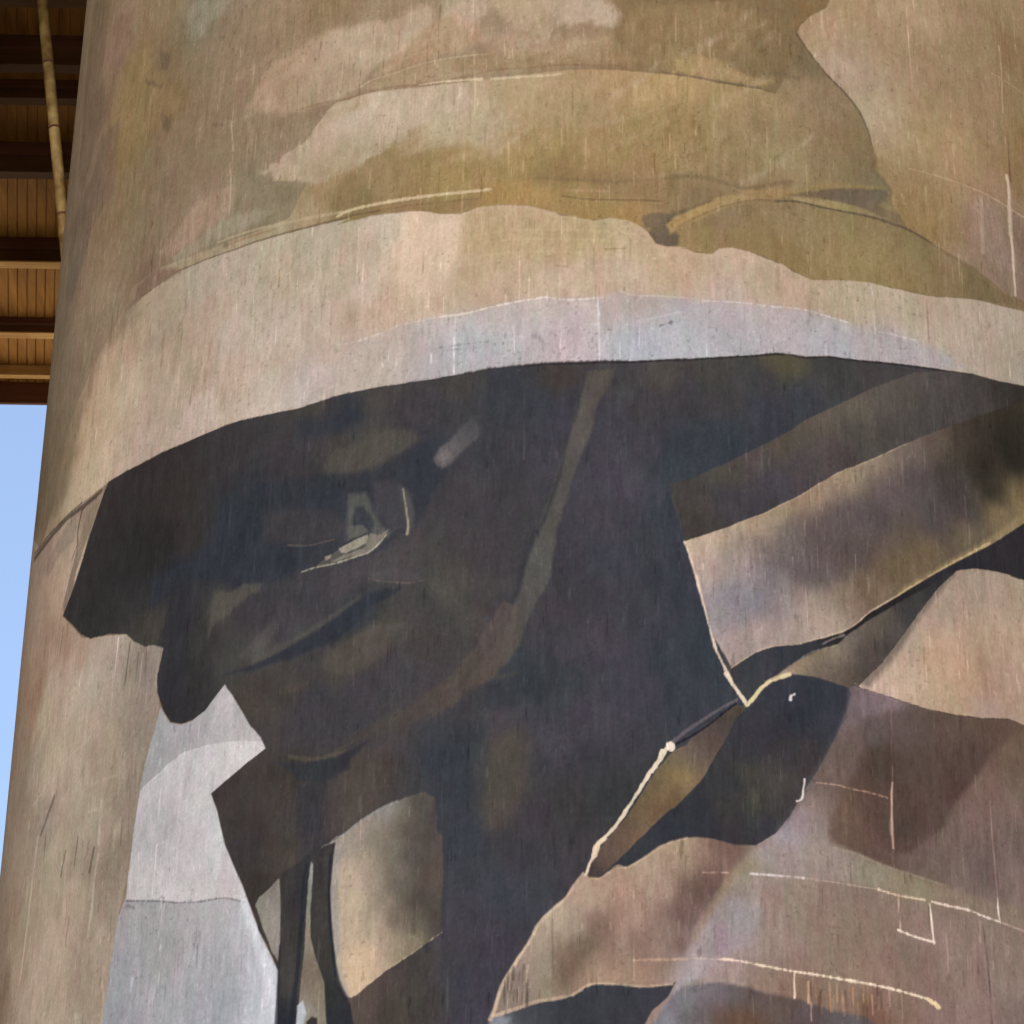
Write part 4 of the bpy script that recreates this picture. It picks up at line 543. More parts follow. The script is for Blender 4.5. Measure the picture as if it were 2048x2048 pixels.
P||dark|40.5|8|0.92|22|0|0 0|-7969 15440,-7779 15447,-7589 15453,-7400 15460,-7210 15466,-7021 15473,-6831 15480,-6071 15063,-5708 14863,-5443 14722,-5224 14610,-5034 14516,-4864 14434,-4708 14361,-4563 14296,-4428 14236,-4301 14181,-4179 14131,-4064 14084,-3953 14041,-3847 14000,-3744 13962,-3645 13926,-3548 13892,-3455 13860,-3364 13830,-3275 13802,-3188 13775,-3103 13749,-3020 13725,-2939 13702,-2859 13680,-2781 13660,-2704 13640,-2628 13622,-2553 13604,-2479 13587,-2407 13571,-2335 13556,-2264 13542,-2195 13529,-2125 13516,-2057 13504,-1989 13493,-1923 13482,-1856 13472,-1791 13463,-1725 13454,-1661 13446,-1597 13438,-1533 13431,-1470 13425,-1407 13419,-1345 13414,-1283 13409,-1221 13405,-1160 13401,-1099 13397,-1039 13395,-978 13392,-918 13390,-858 13389,-799 13388,-739 13387,-680 13387,-621 13388,-596 12943,-572 12506,-549 12078,-526 11658,-631 11253,-735 10856,-827 10492,-917 10134,-1006 9782,-1062 9785,-1118 9789,-1175 9793,-1232 9797,-1289 9802,-1347 9807,-1404 9812,-1463 9817,-1521 9823,-1580 9829,-1640 9836,-1700 9843,-1760 9850,-1821 9857,-1882 9865,-1944 9874,-2006 9883,-2069 9892,-2133 9901,-2197 9911,-2262 9922,-2328 9933,-2394 9944,-2462 9956,-2530 9969,-2599 9982,-2670 9995,-2741 10010,-2813 10024,-2887 10040,-2962 10056,-3038 10073,-3115 10091,-3195 10109,-3276 10129,-3358 10149,-3443 10170,-3530 10193,-3619 10216,-3711 10241,-3806 10267,-3903 10295,-4005 10325,-4110 10356,-4220 10389,-4334 10425,-4455 10463,-4583 10505,-4719 10550,-4865 10600,-5024 10655,-5199 10718,-5399 10792,-5634 10881,-5937 10999,-6464 11212,-6947 11345,-6966 11416,-6985 11486,-7004 11557,-7023 11628,-7042 11699,-7061 11771,-7080 11842,-7098 11914,-7117 11986,-7136 12058,-7155 12131,-7174 12203,-7193 12276,-7212 12349,-7231 12422,-7250 12495,-7269 12569,-7288 12643,-7307 12717,-7325 12791,-7344 12865,-7363 12940,-7382 13015,-7401 13090,-7420 13165,-7439 13240,-7458 13316,-7477 13392,-7496 13468,-7515 13544,-7534 13620,-7552 13697,-7571 13774,-7590 13851,-7609 13928,-7628 14006,-7647 14084,-7666 14162,-7685 14240,-7704 14318,-7723 14397,-7742 14476,-7761 14555,-7779 14634,-7798 14714,-7817 14794,-7836 14874,-7855 14954,-7874 15034,-7893 15115,-7912 15196,-7931 15277,-7950 15358|-4803 12800 63 59 57,-5374 12499 61 57 56,-3746 12621 55 51 50,-3474 12273 56 52 50,-3670 11901 46 44 43,-3326 11873 58 54 52,-2957 12455 60 56 58,-2731 12039 54 56 60,-2910 11832 52 54 60,-2379 12325 63 59 62,-2365 12079 60 57 60,-2037 12503 60 59 62,-1954 12536 53 56 62,-2220 12687 70 65 61,-1706 12607 71 67 65,-1692 12240 79 76 70,-2025 12240 71 67 64,-1536 12401 65 61 64,-1371 12202 59 59 64,-1220 12403 64 61 65,-1362 11912 56 58 64,-1598 11865 66 63 66,-2175 11812 57 58 64,-2433 11703 64 60 64,-2509 11469 53 57 63,-3095 11629 52 54 60,-3522 11592 49 50 56,-2783 11405 51 54 61,-2314 11173 67 64 68,-1975 11152 70 66 69,-1576 11246 73 68 71,-1342 11244 72 69 69,-1042 11371 67 64 66,-1049 11703 66 62 66,-904 12023 62 61 66,-746 11508 64 60 65,-1109 11052 77 73 69,-814 11185 65 61 64,-1027 10721 66 63 63,-1333 10917 68 65 65,-1323 10595 70 65 64,-1799 10859 53 58 63,-2038 10740 63 62 64,-1788 10583 77 72 68,-1557 10707 75 71 67,-1468 10376 68 64 68,-1942 10450 73 69 65,-2355 10370 69 65 61,-2095 10240 62 60 65,-1774 10264 66 62 67,-2623 10428 69 63 59,-2423 10067 65 61 64,-1761 9949 64 62 67,-1452 9906 71 67 66,-1307 10043 69 65 68,-2473 10880 66 63 68,-2762 11116 64 61 64,-2958 11168 74 71 67,-2828 10721 68 67 64,-3142 10969 59 58 56,-3373 11204 54 52 57,-3218 10660 55 53 54,-3375 10540 50 48 52,-2300 10924 72 70 72,-2221 11038 65 62 68,-2580 11153 62 60 65,-2553 10736 78 77 73,-3643 11204 69 65 60,-761 12521 58 60 66,-1070 12642 69 66 63
P||dark|13.5|4|0.6|45|0|0 0|-2394 12591,-2125 12523,-1955 12554,-1783 12465,-2032 12380,-2239 12377,-2384 12413|51 55 63
P||dark|6.75|4|0.6|45|0|0 0|-2140 12128,-2025 12240,-1775 12256,-1614 12329,-1405 12276,-1355 12200,-1526 12108,-1717 12040,-1880 12003,-2101 12051|84 80 72
P||dark|9.45|6|0.7|45|0|0 0|-3068 12052,-2872 12114,-2680 12128,-2365 12079,-1931 12014,-1716 12005,-1525 12056,-1323 12178,-1215 12230,-1133 12049,-1205 11822,-1292 11634,-1365 11494,-1504 11432,-1595 11348,-1818 11304,-2219 11318,-2568 11250,-2834 11318,-3165 11480,-3335 11489,-3513 11503,-3588 11450,-3664 11398,-3736 11405,-3749 11521,-3762 11638,-3605 11654,-3455 11673,-3310 11696,-3109 11805|51 55 62
P||dark|10.8|4|0.65|45|0|0 0|-2624 11838,-2350 11819,-2001 11723,-1911 11571,-2024 11493,-2334 11528,-2590 11608|69 64 67
P||dark|8.1|2|0.7|45|0|0 0|-1712 11903,-1552 11908,-1452 11757,-1443 11489,-1569 11492,-1686 11646|74 71 75
P||dark|6.75|3|0.7|45|0|0 0|-1906 11839,-1774 11830,-1703 11665,-1617 11517,-1552 11473,-1660 11375,-1728 11486,-1700 11581,-1786 11714,-1852 11727,-1870 11562,-1915 11471,-1916 11672|98 97 91
P||dark|5.4|2|0.7|45|0|0 0|-1850 11693,-1786 11706,-1733 11612,-1698 11548,-1746 11523,-1845 11575|63 66 72
P||dark|2.5|2|0.9|45|0|0 0|-1887 11583,-1780 11571,-1729 11503,-1906 11461|97 95 89
P||dark|1.6|2|1|45|0|0 0|-2158 11313,-2051 11365,-1954 11412,-1744 11489,-1663 11458,-1691 11364,-1916 11305|85 81 77
P||dark|1.6|2.5|1|45|0|0 0|-1962 11414,-1857 11457,-1741 11489,-1726 11423,-1806 11401,-1902 11369,-1944 11385|147 140 126
P||dark|2|2.5|1|45|0|0 0|-1729 11503,-1663 11467,-1585 11495,-1622 11418,-1691 11355,-1770 11328,-1884 11332,-1982 11315,-2016 11325,-1918 11355,-1756 11383|124 117 107
P||dark|1.6|1|1|45|0|0 0|-2077 11371,-2027 11380,-2031 11353,-2070 11339|146 139 123
L|||1.5|2|0.9|45|0|2.6 4|-2264 11291,-2149 11303,-1998 11302,-1819 11325,-1723 11344,-1645 11405,-1599 11459|167 159 140
L|||2|1|0.7|45|0|2 1|-1584 11478,-1490 11505,-1442 11472|80 77 78
P||dark|6.75|2|0.6|45|0|0 0|-1502 11849,-1436 11772,-1388 11614,-1384 11497,-1433 11430,-1459 11591|96 92 89
L|||1.8|1.2|0.9|45|0|2 6|-1482 11812,-1455 11657,-1435 11521,-1438 11442|169 157 133
L|||2|1.4|0.8|45|0|2.4 1.6|-2396 11538,-2228 11495,-2091 11494,-2007 11498|110 94 83
P||dark|6.75|2|0.6|45|0|0 0|-1724 11172,-1621 11187,-1495 11168,-1338 11113,-1337 11060,-1523 11077,-1682 11119|82 76 79
L|||1.8|1.5|0.8|45|0|2.2 2|-1719 11135,-1650 11104,-1523 11071,-1413 11050,-1306 11056|107 95 88
P||dark|13.5|5|0.45|45|0|0 0|-1291 11058,-1153 11008,-1031 10914,-881 10788,-820 10655,-935 10554,-1055 10660,-1149 10847,-1273 10974|83 79 73
P||dark|5.4|3|0.9|45|0|0 0|-1256 12015,-1212 12111,-1136 12152,-1062 12262,-971 12319,-908 12227,-937 12145,-1057 12040,-1146 11950,-1192 11939,-1240 11987|-1194 11989 106 98 99,-1089 12112 92 88 89,-969 12251 73 73 76
P||dark|5.4|3|0.5|45|0|0 0|-1226 12028,-1166 12104,-1118 12047,-1177 11962|119 110 107
P||dark|5.4|3|0.8|45|0|0 0|-1459 11024,-1647 11028,-1788 10987,-1963 10888,-2123 10789,-2391 10699,-2692 10638,-2917 10629,-2634 10600,-2318 10619,-2117 10659,-1953 10684,-1875 10743,-1766 10821,-1753 10899,-1565 10950|48 52 60
L|||6|3|0.6|45|0|9 16|-1789 10995,-1963 10901,-2141 10817,-2393 10732,-2639 10675|87 84 78
P||dark|5.4|4|0.7|45|0|0 0|-3052 11345,-2889 11283,-2777 11320,-2606 11276,-2621 11230,-2804 11177,-2895 11101,-3030 11071,-3081 10969,-3079 11185|89 85 77
P||dark|8.1|4|0.55|45|0|0 0|-2773 10740,-2615 10865,-2479 10980,-2437 10872,-2536 10748,-2639 10675|88 86 82
P||dark|9.45|5|0.6|45|0|0 0|-2076 10506,-2032 10627,-1856 10691,-1669 10773,-1528 10783,-1536 10560,-1702 10426,-1876 10407,-2024 10449|85 79 72
P||dark|5.4|3|0.4|45|0|0 0|-1792 10696,-1636 10751,-1419 10752,-1433 10706,-1665 10692|92 86 79
P||dark|8.1|3|0.5|45|0|0 0|-2425 10385,-2307 10440,-2154 10410,-2234 10346,-2370 10341|81 74 67
P||dark|12.15|4|0.5|45|0|0 0|-2833 10527,-2660 10437,-2438 10308,-2341 10129,-2415 9936,-2529 10089,-2687 10299|75 68 62
P||dark|16.2|4|0.6|45|0|0 0|-3605 11057,-3562 11195,-3519 11334,-3435 11393,-3353 11452,-3318 11300,-3283 11149,-3248 11000,-3271 10868,-3295 10736,-3318 10606,-3413 10592,-3510 10579,-3541 10737,-3573 10896|50 49 55
P|strap||4.5|3|1|45|0|0 0|-146 12653,49 12674,10 12531,-68 12396,-87 12292,-132 12099,-190 11953,-234 11808,-278 11635,-316 11520,-353 11378,-356 11278,-377 11151,-395 11024,-445 10900,-513 10777,-562 10654,-592 10545,-635 10437,-678 10358,-778 10282,-877 10191,-990 10108,-1168 10017,-1270 9974,-1118 10107,-992 10201,-893 10332,-819 10450,-757 10556,-696 10690,-665 10800,-622 10909,-592 11034,-549 11202,-506 11342,-450 11497,-400 11668,-356 11841,-319 11987,-281 12133,-249 12280,-204 12444,-175 12548|-68 12562 81 75 70,-145 12263 85 80 76,-235 12043 87 83 79,-311 11752 80 77 75,-399 11495 85 82 78,-460 11183 88 85 82,-496 10972 83 80 77,-620 10769 81 78 76,-705 10497 81 77 75,-804 10325 81 77 75,-992 10177 78 73 71,-1181 10045 79 72 65
L|||5|2|0.6|45|0|5 10|-172 12563,-210 12369,-262 12192,-306 12016,-331 11840,-381 11682,-437 11482,-506 11342,-543 11216,-592 11062,-622 10909,-678 10787,-683 10689,-757 10583,-832 10465,-919 10348,-1018 10220|49 51 57
L|||6|4|0.6|45|0|14 6|-991 10163,-891 10208,-802 10243,-639 10273|84 76 66
P|||16.2|6|0.5|45|0|0 0|-315 12493,-211 12519,-249 12310,-326 12105,-441 11904,-507 12055,-444 12274|59 59 67
P|||21.6|8|0.55|45|0|0 0|-1308 9951,-1167 9976,-835 9920,-820 9838,-866 9615,-859 9220,-817 8959,-1089 8914,-1108 9174,-1167 9508,-1287 9653|54 59 66
P|||18.9|6|0.6|45|0|0 0|-840 10204,-614 10258,-302 10245,-240 10175,-388 10098,-674 10071,-800 10106|54 60 65
P|||13.5|6|0.6|45|0|0 0|-708 9858,-559 9890,-531 9595,-589 9309,-722 9134,-820 9140,-837 9349,-690 9471|80 72 67
L|||3|3|0.7|45|0|8 6|-2282 9862,-2134 9814,-1992 9810,-1853 9828|91 84 75
L|||3|2|0.6|45|0|5 2|-1909 9844,-1773 9891,-1639 9925,-1545 9926|78 73 62
P|||3|3|0.9|45|0|0 0|-2369 9831,-2206 9800,-2062 9788,-1921 9792,-1809 9815,-1804 9693,-1914 9642,-2053 9625,-2214 9679|53 55 60
P|||3|2|0.8|45|0|0 0|-1907 9789,-1772 9850,-1677 9876,-1769 9782,-1902 9694,-1986 9694|53 52 58
P|||13.5|6|0.6|45|0|0 0|-2209 9598,-2125 9637,-1901 9654,-1878 9463,-1908 9203,-2014 9113,-2094 9047,-2161 8979,-2161 9242|58 57 62
P|||13.5|6|0.5|45|0|0 0|-2360 9679,-2274 9717,-2176 9511,-2172 9178,-2291 9001,-2405 8955,-2478 9166,-2404 9418|74 67 62
P|||10.8|6|0.5|45|0|0 0|-1901 9667,-1766 9714,-1563 9686,-1518 9547,-1617 9347,-1748 9285,-1881 9225,-1991 9215,-1979 9545|81 73 68
P|pan||1.5|1.6|1|24|0|0 0|-1994 9150,-1919 9165,-1839 9206,-1721 9282,-1577 9355,-1447 9399,-1383 9425,-1255 9450,-1177 9403,-1165 9179,-1119 9110,-1106 8851,-1112 8597,-1102 8444,-1199 8377,-1322 8299,-1508 8192,-1659 8083,-1722 8047,-1775 8059,-1833 8165,-1906 8300,-1972 8691,-2000 8981|-1943 9077 154 150 145,-1810 9149 157 145 133,-1678 9223 153 141 131,-1511 9334 144 141 136,-1417 9270 109 100 89,-1786 8924 185 164 143,-1724 8723 191 169 146,-1769 8537 189 167 144,-1668 8974 167 150 132,-1597 8836 165 148 132,-1527 8700 143 130 116,-1583 9159 130 120 105,-1476 9081 119 109 99,-1585 8515 175 158 137,-1643 8332 197 173 144,-1701 8175 203 177 147,-1451 8374 171 154 134,-1300 8385 133 120 101,-1394 8558 114 103 91,-1402 8814 91 87 81,-1344 9002 82 76 72,-1324 9195 81 74 69,-1253 9384 81 75 70,-1220 9119 77 69 66,-1187 8858 81 71 65,-1270 8674 73 66 62,-1155 8600 74 67 62,-1469 8886 121 109 99,-1266 8508 99 91 81,-1931 8558 167 156 142,-1127 8471 69 63 61,-1149 9309 68 63 64
P||pan|5.4|3|0.45|45|0|0 0|-2015 9153,-1994 9150,-1874 9067,-1842 8674,-1812 8289,-1736 8054,-1788 8060,-1859 8169,-1973 8563,-1994 8856|149 149 150
L|||2|1|0.7|45|0|2 4|-2000 8981,-1920 9172,-1839 9209,-1721 9284,-1577 9358,-1448 9402|169 169 166
L|||1.5|2.2|0.6|45|0|0.82 2.46|-1101 8438,-1199 8377,-1322 8299,-1508 8192,-1659 8083,-1722 8047|214 191 161
P|||1.5|1.6|1|45|0|0 0|-2500 8814,-2473 8862,-2402 8902,-2318 8972,-2294 8805,-2282 8545,-2290 8367,-2345 8452,-2429 8633|-2395 8783 140 134 124,-2326 8616 147 139 131,-2371 8883 115 111 103
P|||1.5|1|1|45|0|0 0|-2306 9003,-2165 9059,-2111 9102,-2069 9096,-2085 8863,-2077 8450,-2098 8074,-2113 7827,-2127 7583,-2266 7601,-2274 7974,-2278 8226,-2282 8481,-2294 8740|-2226 8859 64 58 55,-2239 8603 63 60 58,-2189 8213 69 67 63,-2231 7968 41 43 51,-2111 8841 45 47 55
L|||2.5|1|0.8|45|0|6 10|-2108 9036,-2126 8843,-2126 8585,-2137 8268,-2173 7920|41 43 51
L|||2.5|1|0.7|45|0|3 8|-2282 8481,-2282 8226,-2278 7934|39 41 49
P|||1.5|1.6|1|45|0|0 0|-2073 9051,-2054 9028,-2052 8897,-2060 8704,-2046 8510,-2004 8364,-1927 8177,-1900 7885,-1876 7675,-2133 7706,-2112 8076,-2091 8452,-2089 8676,-2087 8902|-2069 8965 150 148 143,-2073 8771 134 134 123,-2066 8513 141 132 116,-2039 8255 113 102 89,-2057 8069 118 107 93,-1961 8056 135 122 102,-2092 7949 186 191 194,-1969 7933 123 113 98
P|||2|1|1|45|0|0 0|-2124 8040,-2085 8072,-2052 7981,-2076 7907,-2092 7701,-2133 7706|183 187 192
P|||2|1|1|45|0|0 0|-2049 7918,-2010 7950,-1969 7933,-1946 7745,-2041 7756|58 54 51
P|||1.5|1|1|45|0|0 0|-2054 9028,-1988 9149,-1892 9161,-1901 9071,-1917 8813,-1891 8552,-1833 8166,-1762 8045,-1731 8004,-1654 7652,-1850 7672,-1901 7925,-1927 8177,-2004 8364,-2046 8510,-2056 8703,-2052 8897|-1986 8822 62 58 56,-1959 8561 65 62 59,-1950 8947 61 59 59,-1841 8042 51 51 53,-1950 8369 61 59 56,-1769 7909 46 47 54
L|||2.5|1|0.8|45|0|4 8|-1926 9074,-1924 8814,-1898 8553,-1843 8229,-1762 8045|39 41 49
P|||2|1.5|1|26|0|0 0|431 11741,599 11794,862 11946,1104 12105,1296 12234,1451 12370,1695 12533,1964 12718,2149 12837,2356 12960,2634 13046,2890 13093,3159 13123,3413 13171,3976 13281,4683 13480,5849 13942,5647 13344,5480 12781,5336 12244,5208 11730,5092 11234,4985 10755,4887 10290,4475 10490,4124 10715,3811 10955,3523 11208,3255 11472,2875 11413,2524 11373,2205 11098,1904 10840,1618 10597,1413 10464,1212 10336,827 10232,769 10501,711 10774,626 11028,541 11285,493 11527,456 11640|534 11688 67 63 62,596 11547 68 63 58,658 11407 64 59 57,856 11639 68 64 69,860 11858 79 74 68,1061 11981 84 77 74,1190 11821 72 68 75,1051 11586 64 60 65,1266 12125 88 80 71,1397 11996 78 71 72,1548 12348 95 87 77,1611 12180 83 74 72,1839 12554 97 89 78,1830 12341 81 75 70,1748 12085 73 64 64,2064 12649 91 83 77,2128 12435 80 74 70,2299 12782 89 81 75,2444 12590 78 73 71,2622 12871 82 75 72,2612 12713 79 73 72,2873 12869 73 67 65,3152 13039 65 59 55,3397 13046 57 50 46,2953 12785 75 69 65
P|slab||1.5|1.6|1|22|0|0 0|541 11285,825 11413,1116 11564,1389 11745,1673 11968,1936 12122,2274 12349,2601 12557,2952 12769,3401 13039,3985 13356,4736 13784,6119 14599,5849 13942,5647 13344,5480 12781,5336 12244,4449 12044,3820 11974,3300 11963,3119 11801,2935 11673,2691 11503,2443 11324,2130 11083,1878 10892,1762 10773,1663 10701,1350 10573,1153 10529,1023 10468,855 10336,720 10581,625 10937|617 11261 170 151 133,785 11345 174 154 133,651 10980 177 156 140,717 11126 170 152 142,913 11284 154 136 126,1046 11398 156 136 117,1181 11529 158 136 115,1107 11233 130 118 116,972 11006 133 127 130,841 10924 142 132 134,1167 11027 118 113 115,1033 10872 125 121 125,837 10700 140 136 138,1227 10823 125 120 122,1380 11483 107 94 91,1453 11638 144 120 102,1597 11807 147 125 104,1371 11195 103 94 95,1509 11286 94 83 83,1652 11453 99 88 86,1569 11081 114 105 106,1799 11624 97 88 88,1935 11504 94 83 83,1813 11949 141 125 106,2036 12084 131 117 103,1734 11758 114 99 93,2181 12027 102 91 91,2346 12261 102 89 90,2514 12441 101 89 86,2097 11830 95 84 87,2239 11715 89 78 78,2402 11901 86 82 84,2581 12247 87 78 76,2764 12527 86 73 69,2642 11963 73 71 72,2931 12501 69 62 58,3132 12797 67 58 51,3323 12862 58 51 42,3198 12509 53 49 42,3337 12402 48 45 41,2901 12111 65 62 59,2798 11857 79 70 68,3060 11933 110 95 79,3249 12052 128 110 82,2706 11713 93 82 74,1783 11259 102 89 88,2001 11372 102 87 73,2068 11271 101 87 69,1847 11128 117 101 91,1701 10961 137 123 112,2060 11126 140 124 102,2214 11272 121 106 85,2453 11472 102 90 74,2617 11586 105 92 74,1493 10858 145 129 119,1355 10699 152 136 124,1092 10641 155 138 130,834 10575 157 138 128,807 10463 152 134 124,1626 10794 161 140 124,1555 10727 163 141 128,2961 11784 131 116 87
P||slab|5.4|1|0.8|27|0|0 0|343 12608,737 12631,1140 12674,1555 12739,1992 12827,2458 12944,2969 13098,3552 13306,4263 13600,4193 13083,4126 12579,4061 12088,3999 11609,3940 11142,3883 10685,3280 10506,2762 10372,2297 10270,1867 10191,1461 10131,1071 10086,693 10056,321 10038,325 10446,328 10862,332 11286,336 11718,339 12158|593 11262 197 174 154,770 11347 183 160 138,996 11516 167 145 120,1225 11617 156 136 113,1461 11750 160 136 113,1706 11967 156 133 111,1959 12144 145 125 108,2222 12306 122 107 97,2497 12480 103 88 78,2776 12480 66 58 50,2911 12337 49 43 35,3230 12517 45 41 34,722 11124 179 158 146,877 11136 155 140 134,991 11269 139 123 114,1098 11085 130 121 122,871 10870 137 134 139,1025 10860 125 121 128,759 10718 153 143 145,1202 10808 148 134 132,1429 10837 168 147 135,1517 10729 177 156 140,1085 10604 175 156 148,928 10494 166 147 143,1333 10680 172 154 142,1332 11359 118 105 100,1568 11467 96 83 81,1349 11189 105 94 93,1692 11612 104 91 89,1936 11658 89 78 78,1800 11334 91 78 74,1556 11146 104 91 89,1667 11017 143 122 104,1861 11100 117 98 78,2040 11256 109 92 72,2171 11383 116 98 76,2305 11487 119 100 78,2072 11888 104 91 89,2335 11999 89 78 78,2453 11774 82 75 73,2608 12069 63 57 51,2735 11898 74 68 64,2724 11743 118 103 83,3031 11984 139 119 88,3294 12170 149 126 92,2983 12124 55 49 41
P||slab|24.3|10|0.35|45|0|0 0|1275 11541,1522 11649,1949 11799,2411 12052,2747 12293,2895 12034,2709 11758,2382 11565,2074 11387,1854 11272,1707 11103,1501 11071,1302 11114,1132 11165|87 78 78
P||slab|32.4|8|0.2|45|0|0 0|2858 12663,3401 13048,3360 12602,3319 12166,3070 12056,2810 12009,2919 12344|54 50 45
L||slab|6|3|0.65|45|0|14 22|2130 11083,2443 11324,2692 11510,2936 11688,3305 12010,3659 12283|162 140 103
L||slab|2|2|0.85|45|0|5 6|2130 11083,2443 11324,2692 11510,2936 11688|204 177 131
L|||1.5|1|0.85|45|0|3 4|855 10336,1023 10465,1153 10527,1350 10571,1663 10708,1762 10773,1878 10892,2130 11083|207 180 154
L||slab|2|1.5|0.7|45|0|3 3|544 11286,825 11410,957 11482,1116 11564,1389 11745,1673 11968,1936 12122,2274 12349|187 164 136
L|||1.5|2.2|0.9|45|0|3.28 4.92|541 11285,602 11076,649 10882,691 10689,734 10513,789 10366,850 10240|230 206 183
L|||2|1|0.6|45|0|4 3|456 11640,487 11526,517 11384|86 77 65
L||slab|1.5|1|0.34|45|0|1.77 1|1527 11113,1523 11070|78 74 75
L||slab|1.5|1|0.2|45|0|1.06 1|1365 11411,1367 11287|179 163 151
L||slab|1.5|1|0.28|45|0|1.55 1|941 11395,942 11292|78 74 75
L||slab|1.5|1|0.16|45|0|1.34 1|1579 11055,1585 11004|78 74 75
L||slab|1.5|1|0.26|45|0|1.07 1|895 10968,894 10848|179 163 151
L||slab|1.5|1|0.31|45|0|1.57 1|1610 11457,1610 11410|78 74 75
L||slab|1.5|1|0.25|45|0|1.18 1|836 11521,834 11390|179 163 151
L||slab|1.5|1|0.37|45|0|1.29 1|1377 11036,1376 10946|179 163 151
L||slab|1.5|1|0.2|45|0|2.28 1|1440 11262,1437 11140|78 74 75
L||slab|1.5|1|0.21|45|0|2.02 1|712 11385,711 11319|78 74 75
L||slab|1.5|1|0.27|45|0|1.41 1|1099 11121,1103 11023|179 163 151
L||slab|1.5|1|0.19|45|0|1.75 1|1357 11279,1353 11203|179 163 151
L||slab|1.5|1|0.17|45|0|1.96 1|1835 11378,1832 11221|78 74 75
L||slab|1.5|1|0.34|45|0|1.97 1|1736 11150,1740 11112|179 163 151
L||slab|1.5|1|0.25|45|0|1.76 1|1001 11539,998 11448|179 163 151
L||slab|1.5|1|0.34|45|0|1 1|1555 11038,1551 10896|78 74 75
L||slab|1.5|1|0.47|45|0|1.68 1|1785 11185,1780 11147|78 74 75
L||slab|1.5|1|0.47|45|0|2.47 1|1014 10981,1009 10832|179 163 151
L||slab|1.5|1|0.18|45|0|1.68 1|2023 11862,2024 11833|78 74 75
L||slab|1.5|1|0.17|45|0|2.1 1|1494 11228,1492 11118|78 74 75
L||slab|1.5|1|0.25|45|0|1.54 1|1230 11539,1229 11496|179 163 151
L||slab|1.5|1|0.42|45|0|1.25 1|1435 11606,1439 11494|78 74 75
L||slab|1.5|1|0.34|45|0|1.84 1|1370 11368,1373 11300|78 74 75
L||slab|1.5|1|0.35|45|0|1.87 1|971 11127,974 11077|78 74 75
L||slab|1.5|1|0.31|45|0|2.53 1|1410 11544,1409 11391|179 163 151
L||slab|1.5|1|0.32|45|0|1.33 1|1089 11382,1087 11313|78 74 75
L||slab|1.5|1|0.26|45|0|2.28 1|1034 11323,1037 11210|78 74 75
L||slab|1.5|1|0.45|45|0|1.01 1|1779 11664,1773 11621|179 163 151
L||slab|1.5|1|0.29|45|0|2.55 1|655 11038,653 10939|78 74 75
L||slab|1.5|1|0.18|45|0|2.27 1|967 11256,961 11133|78 74 75
L||slab|1.5|1|0.49|45|0|1.89 1|731 11516,733 11359|78 74 75
L||slab|1.5|1|0.35|45|0|2.21 1|1102 11353,1099 11236|78 74 75
L||slab|1.5|1|0.29|45|0|1.14 1|1284 10982,1282 10899|179 163 151
L||slab|1.5|1|0.42|45|0|2.18 1|933 11544,933 11478|78 74 75
L||slab|1.5|1|0.19|45|0|2.46 1|1844 11581,1840 11464|179 163 151
L||slab|1.5|1|0.4|45|0|1.7 1|1879 11188,1877 11033|179 163 151
L||slab|1.5|1|0.16|45|0|1.54 1|1829 11391,1823 11280|179 163 151
L||slab|1.5|1|0.46|45|0|1.77 1|1826 11351,1819 11234|78 74 75
L||slab|1.5|1|0.15|45|0|2.38 1|1116 11305,1111 11222|179 163 151
L||slab|1.5|1|0.28|45|0|1.23 1|1572 11181,1568 11092|179 163 151
L||slab|1.5|1|0.43|45|0|2.24 1|993 11067,998 10967|179 163 151
L||slab|1.5|1|0.43|45|0|2.21 1|1948 11175,1944 11051|78 74 75
L||slab|1.5|1|0.38|45|0|1.3 1|1854 11279,1852 11164|78 74 75
L||slab|1.5|1|0.44|45|0|1.07 1|888 11541,884 11388|179 163 151
L||slab|1.5|1|0.17|45|0|1.44 1|1690 11652,1687 11516|179 163 151
L||slab|1.5|1|0.17|45|0|2.28 1|736 11206,732 11085|179 163 151
L||slab|1.5|1|0.15|45|0|1.35 1|1470 11575,1475 11546|78 74 75
L||slab|1.5|1|0.27|45|0|2.46 1|1287 11400,1289 11297|179 163 151
L||slab|1.5|1|0.4|45|0|1.54 1|1501 11624,1505 11563|78 74 75
L||slab|1.5|1|0.17|45|0|1.62 1|1833 11530,1833 11474|78 74 75
L||slab|1.5|1|0.4|45|0|2.32 1|1787 11332,1785 11191|179 163 151
L||slab|1.5|1|0.31|45|0|1.27 1|1205 11045,1198 10900|78 74 75
L||slab|1.5|1|0.37|45|0|1.4 1|1810 11420,1807 11280|78 74 75
L||slab|1.5|1|0.47|45|0|1.46 1|1011 11577,1016 11497|179 163 151
L||slab|1.5|1|0.29|45|0|2.11 1|1747 11668,1749 11537|179 163 151
L||slab|1.5|1|0.17|45|0|1.87 1|1363 11205,1366 11098|78 74 75
L||slab|1.5|1|0.44|45|0|1.45 1|1058 11535,1058 11447|78 74 75
L||slab|1.5|1|0.15|45|0|2.46 1|1685 11627,1679 11491|179 163 151
L||slab|1.5|1|0.4|45|0|1.55 1|1171 11193,1176 11144|78 74 75
L||slab|1.5|1|0.16|45|0|1.53 1|892 10863,893 10714|78 74 75
L||slab|1.5|1|0.28|45|0|1.27 1|922 11042,918 10955|78 74 75
L||slab|1.5|1|0.41|45|0|2.1 1|1319 11073,1323 10988|78 74 75
L||slab|1.5|1|0.47|45|0|2.2 1|1728 11426,1729 11363|78 74 75
L||slab|1.5|1|0.34|45|0|1.6 1|1890 11461,1882 11367|179 163 151
L||slab|1.5|1|0.21|45|0|1.61 1|1442 11254,1439 11205|78 74 75
L||slab|1.5|1|0.26|45|0|2.07 1|1066 11147,1065 11068|78 74 75
